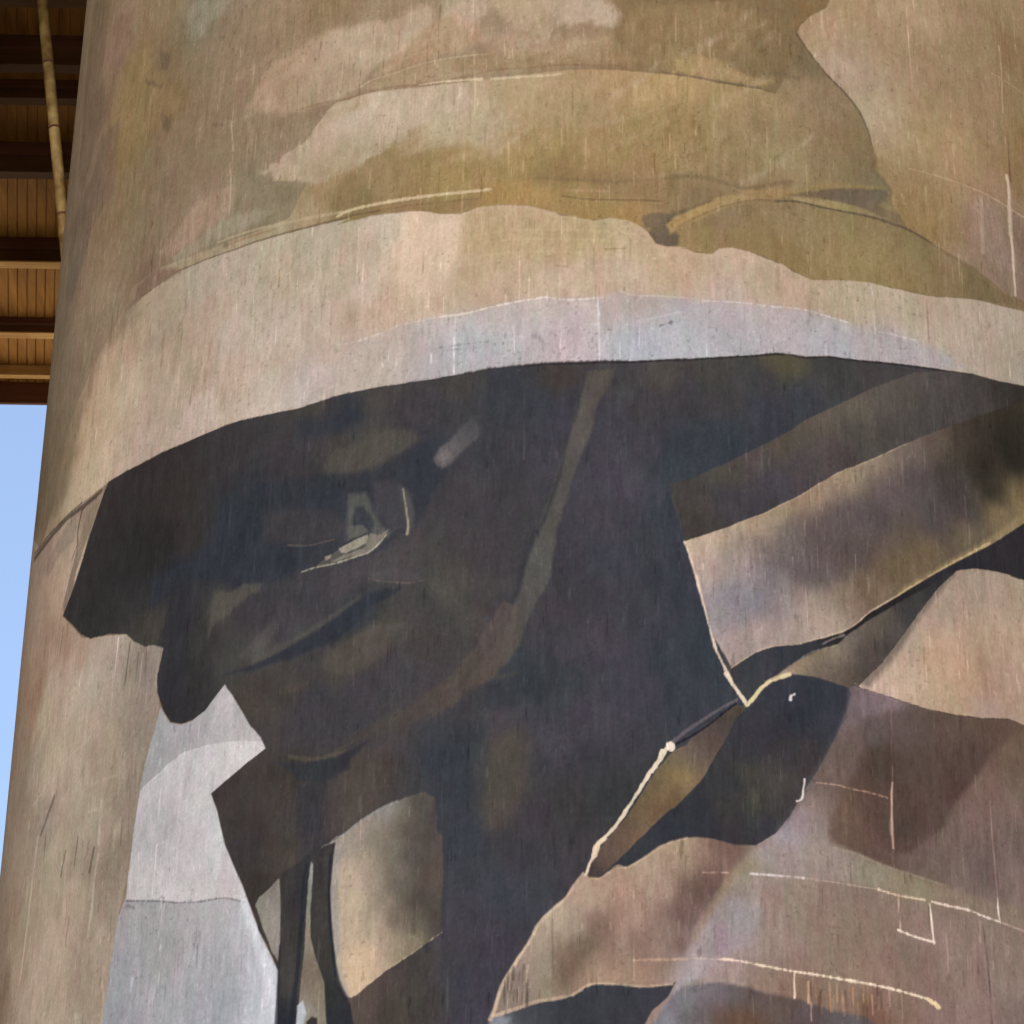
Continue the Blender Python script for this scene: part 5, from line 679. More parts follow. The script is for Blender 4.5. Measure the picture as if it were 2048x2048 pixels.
L||slab|1.5|1|0.46|45|0|1.09 1|1006 11269,1008 11151|78 74 75
L||slab|1.5|1|0.42|45|0|2.24 1|895 10969,893 10937|78 74 75
L||slab|1.5|1|0.28|45|0|1.56 1|823 11502,821 11379|78 74 75
L||slab|1.5|1|0.4|45|0|2.23 1|1414 11406,1420 11361|78 74 75
L||slab|1.5|1|0.2|45|0|2.23 1|1904 11508,1897 11431|179 163 151
L||slab|1.5|1|0.16|45|0|2.32 1|1474 11332,1474 11204|78 74 75
L||slab|1.5|1|0.32|45|0|1.65 1|1563 11525,1555 11398|179 163 151
L||slab|1.5|1|0.43|45|0|2.29 1|1965 11184,1964 11151|78 74 75
L||slab|1.5|1|0.41|45|0|1.41 1|1373 11016,1372 10884|179 163 151
L||slab|1.5|1|0.29|45|0|1.41 1|1591 11070,1589 11020|78 74 75
L||slab|1.5|1|0.18|45|0|1.92 1|729 11084,725 11002|78 74 75
L||slab|1.5|1|0.33|45|0|2.25 1|1813 11601,1807 11454|78 74 75
L||slab|1.5|1|0.27|45|0|1.46 1|1230 11008,1230 10959|179 163 151
L||slab|1.5|1|0.39|45|0|2.38 1|1012 11131,1013 11046|78 74 75
L||slab|1.5|1|0.41|45|0|1.85 1|1034 11112,1031 10996|179 163 151
L||slab|1.5|1|0.23|45|0|1.56 1|1091 11367,1094 11259|78 74 75
L||slab|1.5|1|0.38|45|0|1.72 1|1454 11266,1449 11110|179 163 151
L||slab|1.5|1|0.41|45|0|2.26 1|1312 11236,1316 11157|179 163 151
L||slab|1.5|1|0.21|45|0|1.79 1|1853 11629,1843 11475|78 74 75
L||slab|1.5|1|0.18|45|0|2.51 1|983 11143,982 11095|78 74 75
L||slab|1.5|1|0.34|45|0|1.57 1|1321 11324,1320 11274|78 74 75
L||slab|1.5|1|0.38|45|0|1.2 1|1384 11342,1383 11256|179 163 151
L||slab|1.5|1|0.44|45|0|2.01 1|1179 11015,1177 10970|78 74 75
L||slab|1.5|1|0.37|45|0|1.7 1|1509 11300,1511 11152|78 74 75
L||slab|1.5|1|0.2|45|0|2.27 1|827 11519,825 11469|78 74 75
L||slab|1.5|1|0.16|45|0|2.37 1|1518 11070,1520 10954|179 163 151
L||slab|1.5|1|0.21|45|0|1.33 1|1326 11446,1328 11361|179 163 151
L||slab|1.5|1|0.5|45|0|1.22 1|740 10996,736 10863|78 74 75
L||slab|1.5|1|0.37|45|0|1.54 1|744 11112,746 10973|78 74 75
L||slab|1.5|1|0.49|45|0|1.95 1|1273 11540,1276 11395|78 74 75
L||slab|1.5|1|0.44|45|0|2.27 1|1529 11676,1532 11647|179 163 151
L||slab|1.5|1|0.34|45|0|2.49 1|1118 11104,1118 10994|78 74 75
L||slab|1.5|1|0.32|45|0|2.35 1|1714 11724,1714 11640|78 74 75
L||slab|1.5|1|0.45|45|0|1.46 1|1397 11308,1393 11192|179 163 151
L||slab|1.5|1|0.28|45|0|1.67 1|1110 11097,1107 11034|179 163 151
L||slab|1.5|1|0.21|45|0|1.71 1|1822 11277,1825 11215|78 74 75
L||slab|1.5|1|0.2|45|0|1.77 1|800 11021,795 10909|179 163 151
L||slab|1.5|1|0.21|45|0|2.27 1|1409 11518,1405 11459|179 163 151
L||slab|1.5|1|0.43|45|0|1.9 1|994 11040,998 10979|78 74 75
L||slab|1.5|1|0.45|45|0|1.46 1|1802 11107,1802 11067|78 74 75
L||slab|1.5|1|0.32|45|0|2.26 1|1158 10957,1160 10921|78 74 75
L||slab|1.5|1|0.41|45|0|1.78 1|1868 11604,1862 11527|78 74 75
L||slab|1.5|1|0.23|45|0|2.29 1|902 11208,902 11124|179 163 151
L||slab|1.5|1|0.37|45|0|1.84 1|1870 11804,1871 11754|179 163 151
P|||1.5|1.6|1|40|0|0 0|4120 12456,3682 12191,3300 11963,2935 11665,2691 11495,2443 11317,2130 11075,1878 10885,1762 10771,1662 10694,1350 10566,1153 10525,1023 10464,852 10332,883 10193,939 10132,954 10059,1021 10126,1132 10246,1277 10330,1473 10314,1672 10273,2076 10207,2503 10157,2967 10128,3484 10128,4092 10169,4887 10290,4744 10636,4609 10988,4480 11346,4356 11710,4236 12080|3276 11700 51 47 50,2527 11417 50 48 53,2053 10982 44 41 42,1217 10474 56 57 64,957 10379 60 61 66,1760 10731 42 39 40,1017 10248 64 63 68
P|||2|1.5|1|22|0|0 0|2521 11329,2619 11382,2434 11178,2270 10955,2111 10725,1958 10514,1768 10302,1686 10282,1474 10327,1277 10330,1159 10289,1081 10254,1212 10336,1346 10449,1481 10535,1618 10597,1689 10678,1832 10799,2052 10967,2359 11189|1212 10323 163 146 120,1346 10435 152 133 113,1480 10494 127 112 95,1616 10555 134 120 104,1759 10703 112 101 93,1976 10882 97 90 79,2202 11055 63 60 58,2439 11251 55 53 53,1898 10713 107 96 87,2044 10810 87 80 76,1821 10560 87 78 74,1610 10388 103 90 80,1965 10655 68 64 62,1815 10420 74 68 64,1475 10369 111 98 88,1675 10329 95 83 74,2194 10911 65 62 62,1743 10340 85 73 65
L|||1.5|1|0.8|45|0|3 5|1510 10588,1593 10642,1676 10682|132 114 114
P|sho||1.5|1.6|1|30|0|0 0|3256 11479,3022 11476,2784 11440,2619 11382,2434 11178,2270 10955,2111 10725,1958 10514,1769 10309,1742 10325,1782 10297,2016 10262,2301 10226,2526 10232,2761 10258,3011 10315,3149 10299,3632 10322,4199 10384,4935 10520,5024 10932,5120 11356,5223 11793,5336 12244,4422 11872,3782 11643|2682 11369 158 138 122,3016 11401 158 138 122,2592 11216 165 145 131,2827 11131 165 145 129,3176 11228 165 145 122,2421 10960 163 143 131,2728 10890 169 141 124,2974 10882 173 143 118,2256 10712 167 145 131,2480 10690 176 147 127,2170 10485 176 154 138,2470 10547 178 147 123,2794 10694 166 134 116,3130 10710 171 143 125,2022 10387 170 147 133,1879 10320 185 160 142,2089 10302 183 158 138,2309 10359 180 151 123,2303 10261 178 154 134,2616 10426 175 147 118,2606 10284 167 145 124,2859 10484 166 136 114,3019 10412 167 140 116,2764 10293 172 149 129
P||sho|5.4|1|0.8|22|0|0 0|1455 11574,1887 11648,2346 11748,2847 11879,3412 12053,4088 12297,4031 11854,3975 11421,3922 10997,3871 10583,3821 10177,3218 10009,2699 9885,2231 9789,1798 9716,1388 9660,1401 10030,1414 10406,1427 10788,1441 11178|1874 10333 201 176 158,2135 10715 185 163 145,2412 11115 179 156 138,2837 11370 174 154 136,3217 11327 181 158 136,2119 10425 203 178 154,2382 10622 198 166 137,2642 10584 193 161 132,2491 10311 191 161 134,2914 10530 187 156 136,2944 10903 187 158 136,3185 10969 191 163 139,2841 10319 178 154 138,2234 10257 196 168 143
L||sho|8|4|0.6|45|0|10 22|2586 11359,2434 11171,2270 10948,2111 10718,1958 10507,1826 10353|95 83 77
P|shirt||1.5|1.6|1|24|0|0 0|1741 10305,1782 10297,2016 10262,2301 10226,2526 10232,2761 10258,3011 10315,3149 10299,3640 10393,4220 10531,4985 10755,4887 10290,4795 9839,4709 9400,4629 8973,4552 8557,4479 8151,4410 7755,4344 7367,3664 7227,3107 7126,2618 7050,2174 6990,1760 6943,1367 6907,989 6880,620 6861,257 6850,-104 6846,-467 6850,-834 6862,-811 7167,-788 7476,-765 7791,-761 7829,-727 7962,-681 8083,-588 8240,-517 8337,-447 8472,-352 8570,-281 8632,-222 8719,-150 8807,-115 8782,-55 8769,65 8858,125 8852,245 8925,366 9017,526 9068,560 9077,681 9076,840 9041,987 9046,1127 9142,1232 9282,1340 9477,1449 9649,1562 9864,1665 10109,1699 10278|-646 8131 148 131 119,-585 8005 129 115 105,-469 8310 163 145 129,-352 8495 177 158 138,-408 8123 154 140 124,-466 7940 152 136 122,-348 7999 143 129 106,-233 8430 163 145 129,-232 8181 109 91 76,-290 8083 101 85 71,-137 8304 110 93 81,-55 8428 120 97 87,-114 8680 176 154 133,64 8680 167 136 120,64 8491 153 121 108,124 8782 171 145 125,4 8119 167 140 120,182 8493 165 138 122,304 8875 172 149 131,362 8686 167 143 126,426 9007 172 149 127,480 8564 121 100 91,360 8434 138 118 106,122 8305 145 121 108,240 8307 135 113 101,-55 8180 147 121 104,239 8121 155 127 109,357 8161 134 110 96,477 8314 117 94 86,-137 8069 156 129 111,498 9009 167 145 122,497 8881 162 136 120,619 8951 147 123 108,741 8983 119 94 84,863 9004 114 92 81,677 8826 114 89 81,554 8693 107 86 78,492 8502 100 83 75,651 8698 99 78 71,1803 10157 113 97 99,1730 10050 104 89 86,1944 10222 137 119 118,1657 9904 100 84 81,1792 9924 91 78 76,1718 9779 95 81 76,1853 9759 81 68 61,2147 10053 98 83 79,2444 10139 100 83 75,2837 10199 99 80 69,3085 10191 104 85 71,2582 9935 91 71 65,2272 9737 90 73 67,2743 10012 94 73 66,2188 9521 87 69 63,2491 9713 89 69 63,2325 9413 94 76 68,2240 9200 100 81 77,2032 9230 81 68 62,2091 9044 99 78 71,1774 9520 94 76 66,1574 9492 110 92 85,1632 9303 114 91 79,1830 9265 98 76 64,1754 9084 101 81 73,1438 9344 138 118 112,1305 9198 146 130 129,1239 9127 139 133 136,1535 9160 119 99 91,2975 9888 118 97 86,2799 9711 125 100 92,2699 9420 122 105 96,2952 9610 129 107 95,2549 9456 125 100 92,3018 9423 116 97 88,2679 9150 114 97 92,2385 9226 117 99 93,2446 9040 121 102 94,2907 9066 130 111 102,2228 9001 122 107 94,1112 9050 154 134 128,984 8911 166 149 141,1171 8927 159 145 137,1427 9043 154 136 124,1684 8984 150 138 122,1947 8918 152 140 117,2222 8897 149 131 113,2512 8922 149 127 117,2977 8949 145 125 110,916 8651 155 136 136,792 8517 160 145 152,1039 8660 152 129 119,1290 8746 147 127 113,1543 8710 140 120 108,1408 8505 138 118 104,1805 8743 138 118 106,1727 8479 140 120 104,1667 8598 141 123 108,1155 8418 150 129 119,909 8337 157 138 132,669 8385 159 143 143,2066 8589 145 121 110,2340 8505 149 125 115,2640 8622 147 125 115,2868 8601 145 123 112,1528 8330 138 118 104,1917 8315 144 116 106,2183 8228 135 111 100,2056 8398 133 115 103,2468 8273 145 121 110,2847 8341 147 125 115,2311 8060 140 116 108,2597 8043 145 121 112,2905 8098 133 113 105,1904 8064 136 108 96,1651 8219 147 121 106,547 8193 175 156 157,487 8129 177 161 163,667 8260 175 159 161,784 8143 156 134 128,1024 8097 145 121 108,1267 8056 133 107 91,1516 8043 136 111 96,1770 7985 123 94 78
P|fold||1.5|1.2|1|24|0|0 0|1277 10316,949 10058,1020 10112,1132 10232,1277 10323,1473 10314,1686 10276,1704 10237,1663 10054,1562 9864,1449 9649,1340 9477,1232 9282,1127 9142,987 9046,864 9040,681 9076,560 9079,439 9052,426 9039,366 9011,245 8925,125 8852,65 8858,5 8819,65 8896,185 9026,307 9157,429 9278,530 9400,503 9346,627 9483,729 9674,806 9812,871 9951,1072 10131|1209 10213 56 59 67,1469 10190 53 57 63,1331 9996 51 53 61,1072 9901 58 57 64,1526 9953 58 59 66,942 9756 58 57 62,1194 9713 59 55 58,1387 9735 64 59 60,938 9557 64 61 56,812 9482 54 54 57,995 9365 68 65 58,808 9285 60 58 57,1188 9514 71 66 62,1119 9310 65 61 61,1053 9174 58 58 65,866 9120 57 53 56,623 9209 52 53 60,563 9271 50 51 56,440 9136 49 51 59,1248 9388 67 61 63,245 9001 53 55 60,428 9200 53 55 61
L|||10|4|0.55|45|0|6 8|1699 10264,1663 10054,1562 9864,1449 9649,1353 9479,1245 9296,1153 9170|92 87 91
P||shirt|16.2|6|0.5|45|0|0 0|1652 10107,1739 10256,2015 10234,2084 10205,1869 10100,1673 9974,1588 9854|125 111 115
P||shirt|16.2|8|0.45|45|0|0 0|1521 9818,1648 10025,1809 9995,1772 9773,1683 9574,1579 9612,1445 9542,1392 9510|119 100 93
P||shirt|9.45|5|0.85|24|0|0 0|1798 10047,2011 10165,2449 10209,2721 10248,3009 10297,2998 10169,2840 10034,2764 9880,2630 9742,2497 9579,2458 9438,2287 9274,2211 9181,2095 9110,2032 8970,1792 9038,1558 9098,1510 9183,1571 9426,1713 9644,1789 9857|1864 10004 96 83 81,2147 10053 98 83 79,2442 10111 99 81 73,2833 10157 99 80 69,1922 9770 78 65 57,2276 9805 90 73 67,2657 9911 87 69 63,2491 9713 86 66 60,2188 9521 87 69 63,2035 9297 77 65 59,2329 9480 92 73 68,2095 9110 96 76 68,1836 9397 91 73 64,1635 9369 109 88 76,1693 9180 103 83 71,1821 9094 99 78 71,2213 9221 97 78 73
P||shirt|8.1|4|0.75|30|0|0 0|1956 9088,2053 9116,2140 9169,2244 9266,2364 9340,2497 9579,2645 9745,2839 10020,3147 10277,3488 10370,3868 10484,3814 10042,3762 9611,3711 9190,3662 8777,3325 8777,3015 8787,2775 8803,2366 8921,2156 8963,2019 8980|2724 9762 126 102 92,2987 10028 117 96 82,3042 9699 129 108 97,2621 9404 124 102 94,2385 9226 119 99 91,2304 9080 114 97 90,2679 9150 115 99 95,2517 8988 128 111 104,2989 9084 134 114 107,3012 9355 116 97 91
P||shirt|9.45|4|0.85|24|0|0 0|1075 9085,1179 9212,1283 9313,1390 9430,1490 9337,1507 9117,1687 9062,1884 8999,2087 8965,2367 8934,2660 8898,3025 8894,3013 8761,2787 8753,2494 8769,2216 8792,1876 8830,1548 8839,1193 8852,945 8844,968 8769,1037 8597,933 8338,727 8251,545 8069,426 7991,424 7782,235 7575,295 7778,403 7953,513 8130,500 8240,586 8443,636 8533,710 8663,835 8836,949 8985|1177 9146 157 149 154,1307 9264 153 136 140,1412 9328 141 119 114,1048 8980 157 145 141,1172 8991 155 138 134,1427 9043 154 138 128,1554 8981 150 136 126,1814 8937 148 138 119,2084 8913 150 138 115,2364 8882 149 129 111,2657 8858 143 125 108,922 8906 147 131 106,857 8736 152 138 124,980 8744 162 149 141,732 8551 153 143 137,854 8584 153 145 149,609 8382 157 143 141,729 8388 157 141 147,523 8192 166 152 152,606 8195 175 156 157,486 8067 170 164 169,448 7882 155 156 163,474 8067 159 153 157,414 7942 151 148 152
L|||6|3|0.5|45|0|16 10|835 8849,747 8678,635 8508,549 8342|155 131 103
L|||2.5|2|0.55|45|0|4 3|1532 9081,1687 9062,1884 9006,2087 8972,2367 8934|177 160 140
P|||1.5|1.2|1|40|0|0 0|-761 7829,-702 7863,-583 7895,-466 7934,-348 7950,-231 7972,-137 8033,-55 8045,74 8039,238 8026,379 8039,439 8065,379 7953,284 7866,237 7777,238 7463,239 7154,240 6850,-115 6846,-472 6850,-834 6862,-811 7167,-788 7476,-765 7791|-583 7834 58 59 66,-230 7875 55 57 63,4 7959 57 59 64,238 7950 58 59 66,120 7814 60 59 66,-701 7796 128 129 136
P|||6.75|2|0.8|45|0|0 0|-761 7823,-701 7851,-630 7824,-664 7752,-795 7758|137 138 146
L|||1.8|1.5|0.75|45|0|7 3|-737 7846,-583 7889,-466 7928,-348 7944,-231 7970,-137 8030,-55 8045,74 8039,238 8027,415 8050|212 182 153
P|||5.4|3|0.9|26|0|0 0|426 7991,545 8082,700 8077,879 8062,1022 8023,1265 7994,1450 7950,1702 7928,1892 7828,1879 7571,1496 7529,1128 7497,771 7475,420 7460,73 7453,189 7634,307 7817|484 7920 117 115 120,603 8011 114 109 114,781 7983 106 101 106,961 7970 87 76 75,897 7844 95 66 51,778 7836 93 71 59,1141 7922 93 80 75,1387 7919 89 76 80,1510 7882 96 91 94,1261 7847 86 74 75,542 7825 92 83 85,424 7784 127 127 134
L|||5|3|0.6|45|0|10 3|498 8055,724 8090,879 8069|168 152 142
L|||2|1|0.75|45|0|8 4|-766 7823,-738 7889,-715 7974,-681 8071,-588 8227,-517 8337,-447 8472,-352 8570,-281 8632,-222 8726,-162 8807|219 191 164
L|||2|1|0.7|45|0|3 4|-115 8775,-55 8769,5 8813,65 8861,125 8848,245 8922,366 9011,526 9068|209 178 148
P|lap||1.5|1.6|1|22|0|0 0|446 9699,535 9743,571 9811,759 9970,874 10059,954 10055,871 9951,806 9812,729 9674,627 9483,503 9346,441 9279,429 9278,307 9157,185 9026,65 8896,-55 8781,-126 8775,-150 8820,-91 8922,5 9063,126 9206,224 9376,322 9549|433 9619 111 98 84,309 9431 94 81 65,468 9515 143 123 85,369 9393 135 115 81,247 9221 114 95 73,430 9356 101 82 63,126 9128 95 80 68,185 9039 118 93 75,5 8934 95 78 70,-91 8820 71 63 60,41 8922 99 83 73,307 9248 103 85 65,481 9516 132 110 78,443 9396 112 88 68,568 9665 100 86 79,632 9801 86 75 69,693 9738 95 80 73,506 9622 115 100 82,796 9919 71 65 61,886 10019 85 74 63,757 9836 86 73 69
L|||1.5|2.2|0.95|45|0|5.74 7.38|-150 8795,-115 8883,-79 8986,-31 9050,41 9127,126 9258,187 9363,273 9509,347 9629,397 9710|231 212 188
L|||1.5|1.6|0.95|45|0|12 8|-91 8934,-67 9011,-19 9050|223 202 173
L|||1.5|2.2|1|45|0|15.58 15.58|422 9731,424 9718|238 221 203
L|||1.5|2.2|1|45|0|13.12 6.56|372 9683,347 9629,298 9536|233 214 190
L|||2|1|1|45|0|10 8|471 9747,536 9803|62 62 69
L|||1.6|1|0.95|45|0|8 5|447 9766,522 9835,634 9922,760 10017,887 10101|97 92 96
L|||1.5|1|0.9|45|0|5 3|465 9746,571 9811,696 9905,772 9977,874 10066|36 35 42
L|||1.5|1.6|1|45|0|7 8|813 10290,831 10256,864 10207,913 10130,955 10068|224 207 183
L|||1.5|1.6|1|45|0|8 7|955 10066,1002 10124,1054 10197,1133 10266,1264 10328|219 202 160
L|||2|1.5|0.6|45|0|3 2|1133 10273,1199 10328,1319 10431,1428 10514,1618 10597|176 158 129
L|||1.5|1.6|1|45|0|5 4|1265 10137,1272 10166,1292 10181|221 212 211
L|||1.5|2.2|1|45|0|2.46 4.1|1343 9557,1333 9476,1318 9409,1286 9392|232 217 213
L|||1.5|1.6|0.85|45|0|2.2 2.2|1432 9541,1576 9543,1655 9530,1814 9520,1950 9501|184 150 129
L|||1.5|1|0.55|45|0.5|2 2|2011 10165,1997 9890,1994 9688,1983 9486,1959 9284,1968 9194,1973 9025,1991 8834,1993 8617|167 139 128
L|||1.5|1|0.85|45|0|3 4.5|1990 9620,1976 9485,1974 9313,1972 9142|218 176 155
L|||1.5|1|0.8|45|0|2 3|2786 9640,2781 9371,2791 9108,2793 8924|176 147 133
L|||1.5|2.2|1|45|0|3.28 3.69|2793 8924,2794 8846,2799 8749|242 220 210
L|||1.5|1.6|0.6|45|0|1.6 1.6|629 8830,799 8837|208 181 163
L|||1.5|2.2|0.9|45|0|3.28 2.05|945 8841,1168 8843,1356 8843|232 215 215
L|||1.5|1.6|0.8|45|0|2 2|1356 8843,1612 8834,1849 8826|196 172 154
L|||1.5|2.2|0.95|45|0|3.28 4.1|1849 8829,1982 8807,2196 8804|232 206 181
L|||1.5|2.2|1|45|0|4.1 4.1|2252 8801,2387 8793,2547 8792,2651 8772,2803 8757|246 220 206
L|||1.5|1.6|0.9|45|0|3 3|2803 8757,3011 8734,3291 8717|201 174 160
L|||1.5|2.2|0.85|45|0|2.46 2.46|1991 8796,1993 8681,1998 8579|230 195 179
L|||1.5|2.2|1|45|0|3.28 4.51|2229 8782,2242 8642,2248 8509|242 222 205
L|||1.5|2.2|1|45|0|4.1 4.1|1979 8561,2104 8531,2249 8516|250 228 208
L|||1.5|1|0.6|45|0|2 2|429 8219,607 8232,714 8232|213 192 182
L|||1.5|2.2|1|45|0|3.28 4.1|714 8234,834 8232,1027 8206,1210 8186,1396 8176,1585 8164,1777 8153,1974 8135,2176 8108|241 217 193
L|||1.5|2.2|1|45|0|5.74 9.84|2176 8108,2216 8089,2259 8064|238 212 169
L|||1.5|2.2|1|45|0|4.1 4.1|1226 8188,1227 8009|237 210 188
L|||1.5|1.3|0.9|45|0|4 4|1319 8122,1317 7980|211 170 142
L|||1.5|1.5|0.55|45|0|2.38 2.38|1483 8020,1483 7936|196 163 139
L|||1.5|1.5|0.47|45|0|2.96 2.96|1407 7977,1408 7915|209 156 109
L|||1.5|1.5|0.31|45|0|2.67 2.67|1371 8106,1371 8016|209 156 109
L|||1.5|1.5|0.59|45|0|2.26 2.26|1808 8159,1806 8034|82 60 51
L|||1.5|1.5|0.65|45|0|2 2|1630 8113,1629 7995|209 156 109
L|||1.5|1.5|0.65|45|0|1.74 1.74|1518 8128,1517 8008|209 156 109
L|||1.5|1.5|0.38|45|0|2.63 2.63|1336 8117,1337 8034|82 60 51
L|||1.5|1.5|0.5|45|0|2.62 2.62|1467 8136,1468 8064|196 163 139
L|||1.5|1.5|0.44|45|0|2.19 2.19|1724 7990,1722 7869|82 60 51
L|||1.5|1.5|0.42|45|0|2.6 2.6|1893 8155,1891 8021|196 163 139
L|||1.5|1.5|0.63|45|0|2.1 2.1|1701 8079,1702 8024|196 163 139
L|||1.5|1.5|0.31|45|0|2.67 2.67|1662 8014,1661 7907|209 156 109
L|||1.5|1.5|0.39|45|0|2.41 2.41|1577 8091,1576 7968|82 60 51
L|||1.5|1.5|0.36|45|0|1.85 1.85|1492 8044,1493 7976|209 156 109
L|||1.5|1.5|0.54|45|0|1.64 1.64|1391 8032,1390 7920|82 60 51
L|||1.5|1.5|0.5|45|0|1.52 1.52|1739 8142,1737 8022|209 156 109
L|||1.5|1.5|0.47|45|0|1.69 1.69|1829 8107,1828 8000|82 60 51
L|||1.5|1.5|0.53|45|0|1.73 1.73|1706 8150,1705 8043|196 163 139
L|||1.5|1.5|0.5|45|0|2.95 2.95|1555 8047,1555 7948|209 156 109
L|||1.5|1.5|0.31|45|0|2.83 2.83|1809 8070,1809 7987|196 163 139
L|||1.5|1.5|0.53|45|0|2.41 2.41|1403 7984,1404 7912|82 60 51
L|||1.5|1.5|0.67|45|0|2.01 2.01|1335 7981,1335 7858|196 163 139
L|||1.5|1.5|0.57|45|0|2.94 2.94|1766 8078,1764 7946|196 163 139
L|||1.5|1.5|0.42|45|0|2.82 2.82|1563 8033,1562 7916|196 163 139
L|||1.5|1.5|0.58|45|0|2.92 2.92|1468 8052,1468 7937|209 156 109
L|||1.5|1.5|0.6|45|0|2.62 2.62|1403 8065,1404 7983|82 60 51
L|||1.5|2|0.6|45|0.7|3 3|2646 8713,2671 8435,2677 8017|95 76 74
L|||2|2|0.6|45|0|4 4|2632 8724,2622 8580|190 163 145
L|||3|2|0.6|45|0|4 4|169 8206,341 8213,514 8222|207 172 144
L|||2|2|0.5|45|0|2.5 2.5|169 8206,168 8071|196 163 139
L|||1.5|1.6|0.6|45|0|1.5 1.5|-371 8621,-362 8307,-354 7986|111 96 86
L||shirt|1.5|1|0.5|45|0|2.59 2.59|-672 8085,-672 8036|192 169 149
L||shirt|1.5|1|0.47|45|0|1.34 1.34|-570 7995,-574 7905|192 169 149
L||shirt|1.5|1|0.62|45|0|1.56 1.56|-655 8107,-653 8021|76 68 66
L||shirt|1.5|1|0.47|45|0|2.25 2.25|-581 8038,-582 7933|192 169 149
L||shirt|1.5|1|0.67|45|0|2.16 2.16|-655 8150,-659 8090|76 68 66
L||shirt|1.5|1|0.6|45|0|2.72 2.72|-673 8080,-678 7968|76 68 66
L||shirt|1.5|1|0.36|45|0|1.76 1.76|-535 8002,-534 7885|76 68 66
L||shirt|1.5|1|0.53|45|0|2.65 2.65|-524 8187,-527 8128|192 169 149
L||shirt|1.5|1|0.47|45|0|1.59 1.59|-627 8179,-629 8125|76 68 66
L||shirt|1.5|1|0.53|45|0|2.64 2.64|-524 8079,-528 7977|76 68 66
L||shirt|1.5|1|0.54|45|0|1.51 1.51|-646 8074,-644 8020|192 169 149
L||shirt|1.5|1|0.32|45|0|1.44 1.44|-574 7964,-572 7874|76 68 66
L||shirt|1.5|1|0.37|45|0|2.2 2.2|-627 8051,-633 7989|76 68 66
L||shirt|1.5|1|0.41|45|0|1.52 1.52|-626 8122,-631 8007|76 68 66
L||shirt|1.5|1|0.55|45|0|2.63 2.63|-575 8138,-580 8076|76 68 66
L||shirt|1.5|1|0.48|45|0|2.45 2.45|-546 8183,-551 8073|76 68 66
L||shirt|1.5|1|0.31|45|0|2.87 2.87|-523 8014,-524 7925|76 68 66
L||shirt|1.5|1|0.4|45|0|2.26 2.26|-550 8141,-547 8043|192 169 149
L||shirt|1.5|1|0.63|45|0|2.66 2.66|-525 8174,-530 8064|192 169 149
L||shirt|1.5|1|0.69|45|0|1.42 1.42|-553 8186,-557 8074|76 68 66
L||shirt|1.5|1|0.56|45|0|1.81 1.81|-672 7984,-672 7912|76 68 66
L||shirt|1.5|1|0.56|45|0|2.52 2.52|-608 8012,-614 7942|76 68 66
L||shirt|1.5|1|0.51|45|0|2.38 2.38|-619 8173,-621 8079|76 68 66
L||shirt|1.5|1|0.51|45|0|1.37 1.37|-649 8173,-648 8061|76 68 66
L||shirt|1.5|1|0.6|45|0|2.04 2.04|-662 7956,-664 7838|76 68 66
L||shirt|1.5|1|0.57|45|0|1.04 1.04|-576 8125,-580 8032|76 68 66
L||shirt|1.5|1|0.58|45|0|1.29 1.29|-647 8135,-650 8021|76 68 66
L||shirt|1.5|1|0.62|45|0|1.3 1.3|-612 8175,-617 8082|76 68 66
L||shirt|1.5|1|0.45|45|0|1.17 1.17|-671 8048,-675 7928|76 68 66
L||shirt|1.5|1|0.32|45|0|2.94 2.94|-654 7958,-656 7900|192 169 149
L||shirt|1.5|1|0.67|45|0|1.95 1.95|-543 8015,-548 7906|192 169 149
L||shirt|1.5|1|0.66|45|0|1.85 1.85|-591 8017,-590 7932|76 68 66
L||shirt|1.5|1|0.31|45|0|1.84 1.84|-620 8004,-621 7913|76 68 66
L||shirt|1.5|1|0.37|45|0|1.36 1.36|-610 8074,-611 7951|192 169 149
L||shirt|1.5|1|0.35|45|0|2.69 2.69|-654 7993,-659 7879|192 169 149
L||shirt|1.5|1|0.45|45|0|1.65 1.65|-559 7995,-562 7907|76 68 66
L||shirt|1.5|1|0.37|45|0|1.43 1.43|-525 8000,-527 7938|76 68 66
L||shirt|1.5|1|0.67|45|0|2.48 2.48|-524 7985,-522 7864|76 68 66
L||shirt|1.5|1|0.56|45|0|2.43 2.43|-643 8114,-643 8021|192 169 149
L||shirt|1.5|1|0.43|45|0|1.5 1.5|-626 7982,-623 7932|192 169 149
L||shirt|1.5|1.2|0.38|45|0|2.05 2.05|1931 8846,1936 8737|87 69 65
L||shirt|1.5|1.2|0.28|45|0|1.72 1.72|1976 9154,1983 9115|190 165 149
L||shirt|1.5|1.2|0.29|45|0|2.13 2.13|1153 8545,1153 8490|190 165 149
L||shirt|1.5|1.2|0.2|45|0|1.25 1.25|485 8270,492 8200|190 165 149
L||shirt|1.5|1.2|0.33|45|0|1.21 1.21|895 8301,892 8163|190 165 149
L||shirt|1.5|1.2|0.27|45|0|1.76 1.76|2065 8783,2063 8656|87 69 65
L||shirt|1.5|1.2|0.15|45|0|1.78 1.78|2581 8428,2572 8291|87 69 65
L||shirt|1.5|1.2|0.19|45|0|2.06 2.06|1520 9108,1517 8962|87 69 65
L||shirt|1.5|1.2|0.15|45|0|1.46 1.46|2853 8743,2856 8674|87 69 65
L||shirt|1.5|1.2|0.26|45|0|1.3 1.3|1952 9335,1957 9237|190 165 149
L||shirt|1.5|1.2|0.26|45|0|1.79 1.79|2716 8639,2711 8484|190 165 149
L||shirt|1.5|1.2|0.33|45|0|1.17 1.17|1144 8257,1147 8181|87 69 65
L||shirt|1.5|1.2|0.35|45|0|1.73 1.73|1650 8989,1649 8849|87 69 65
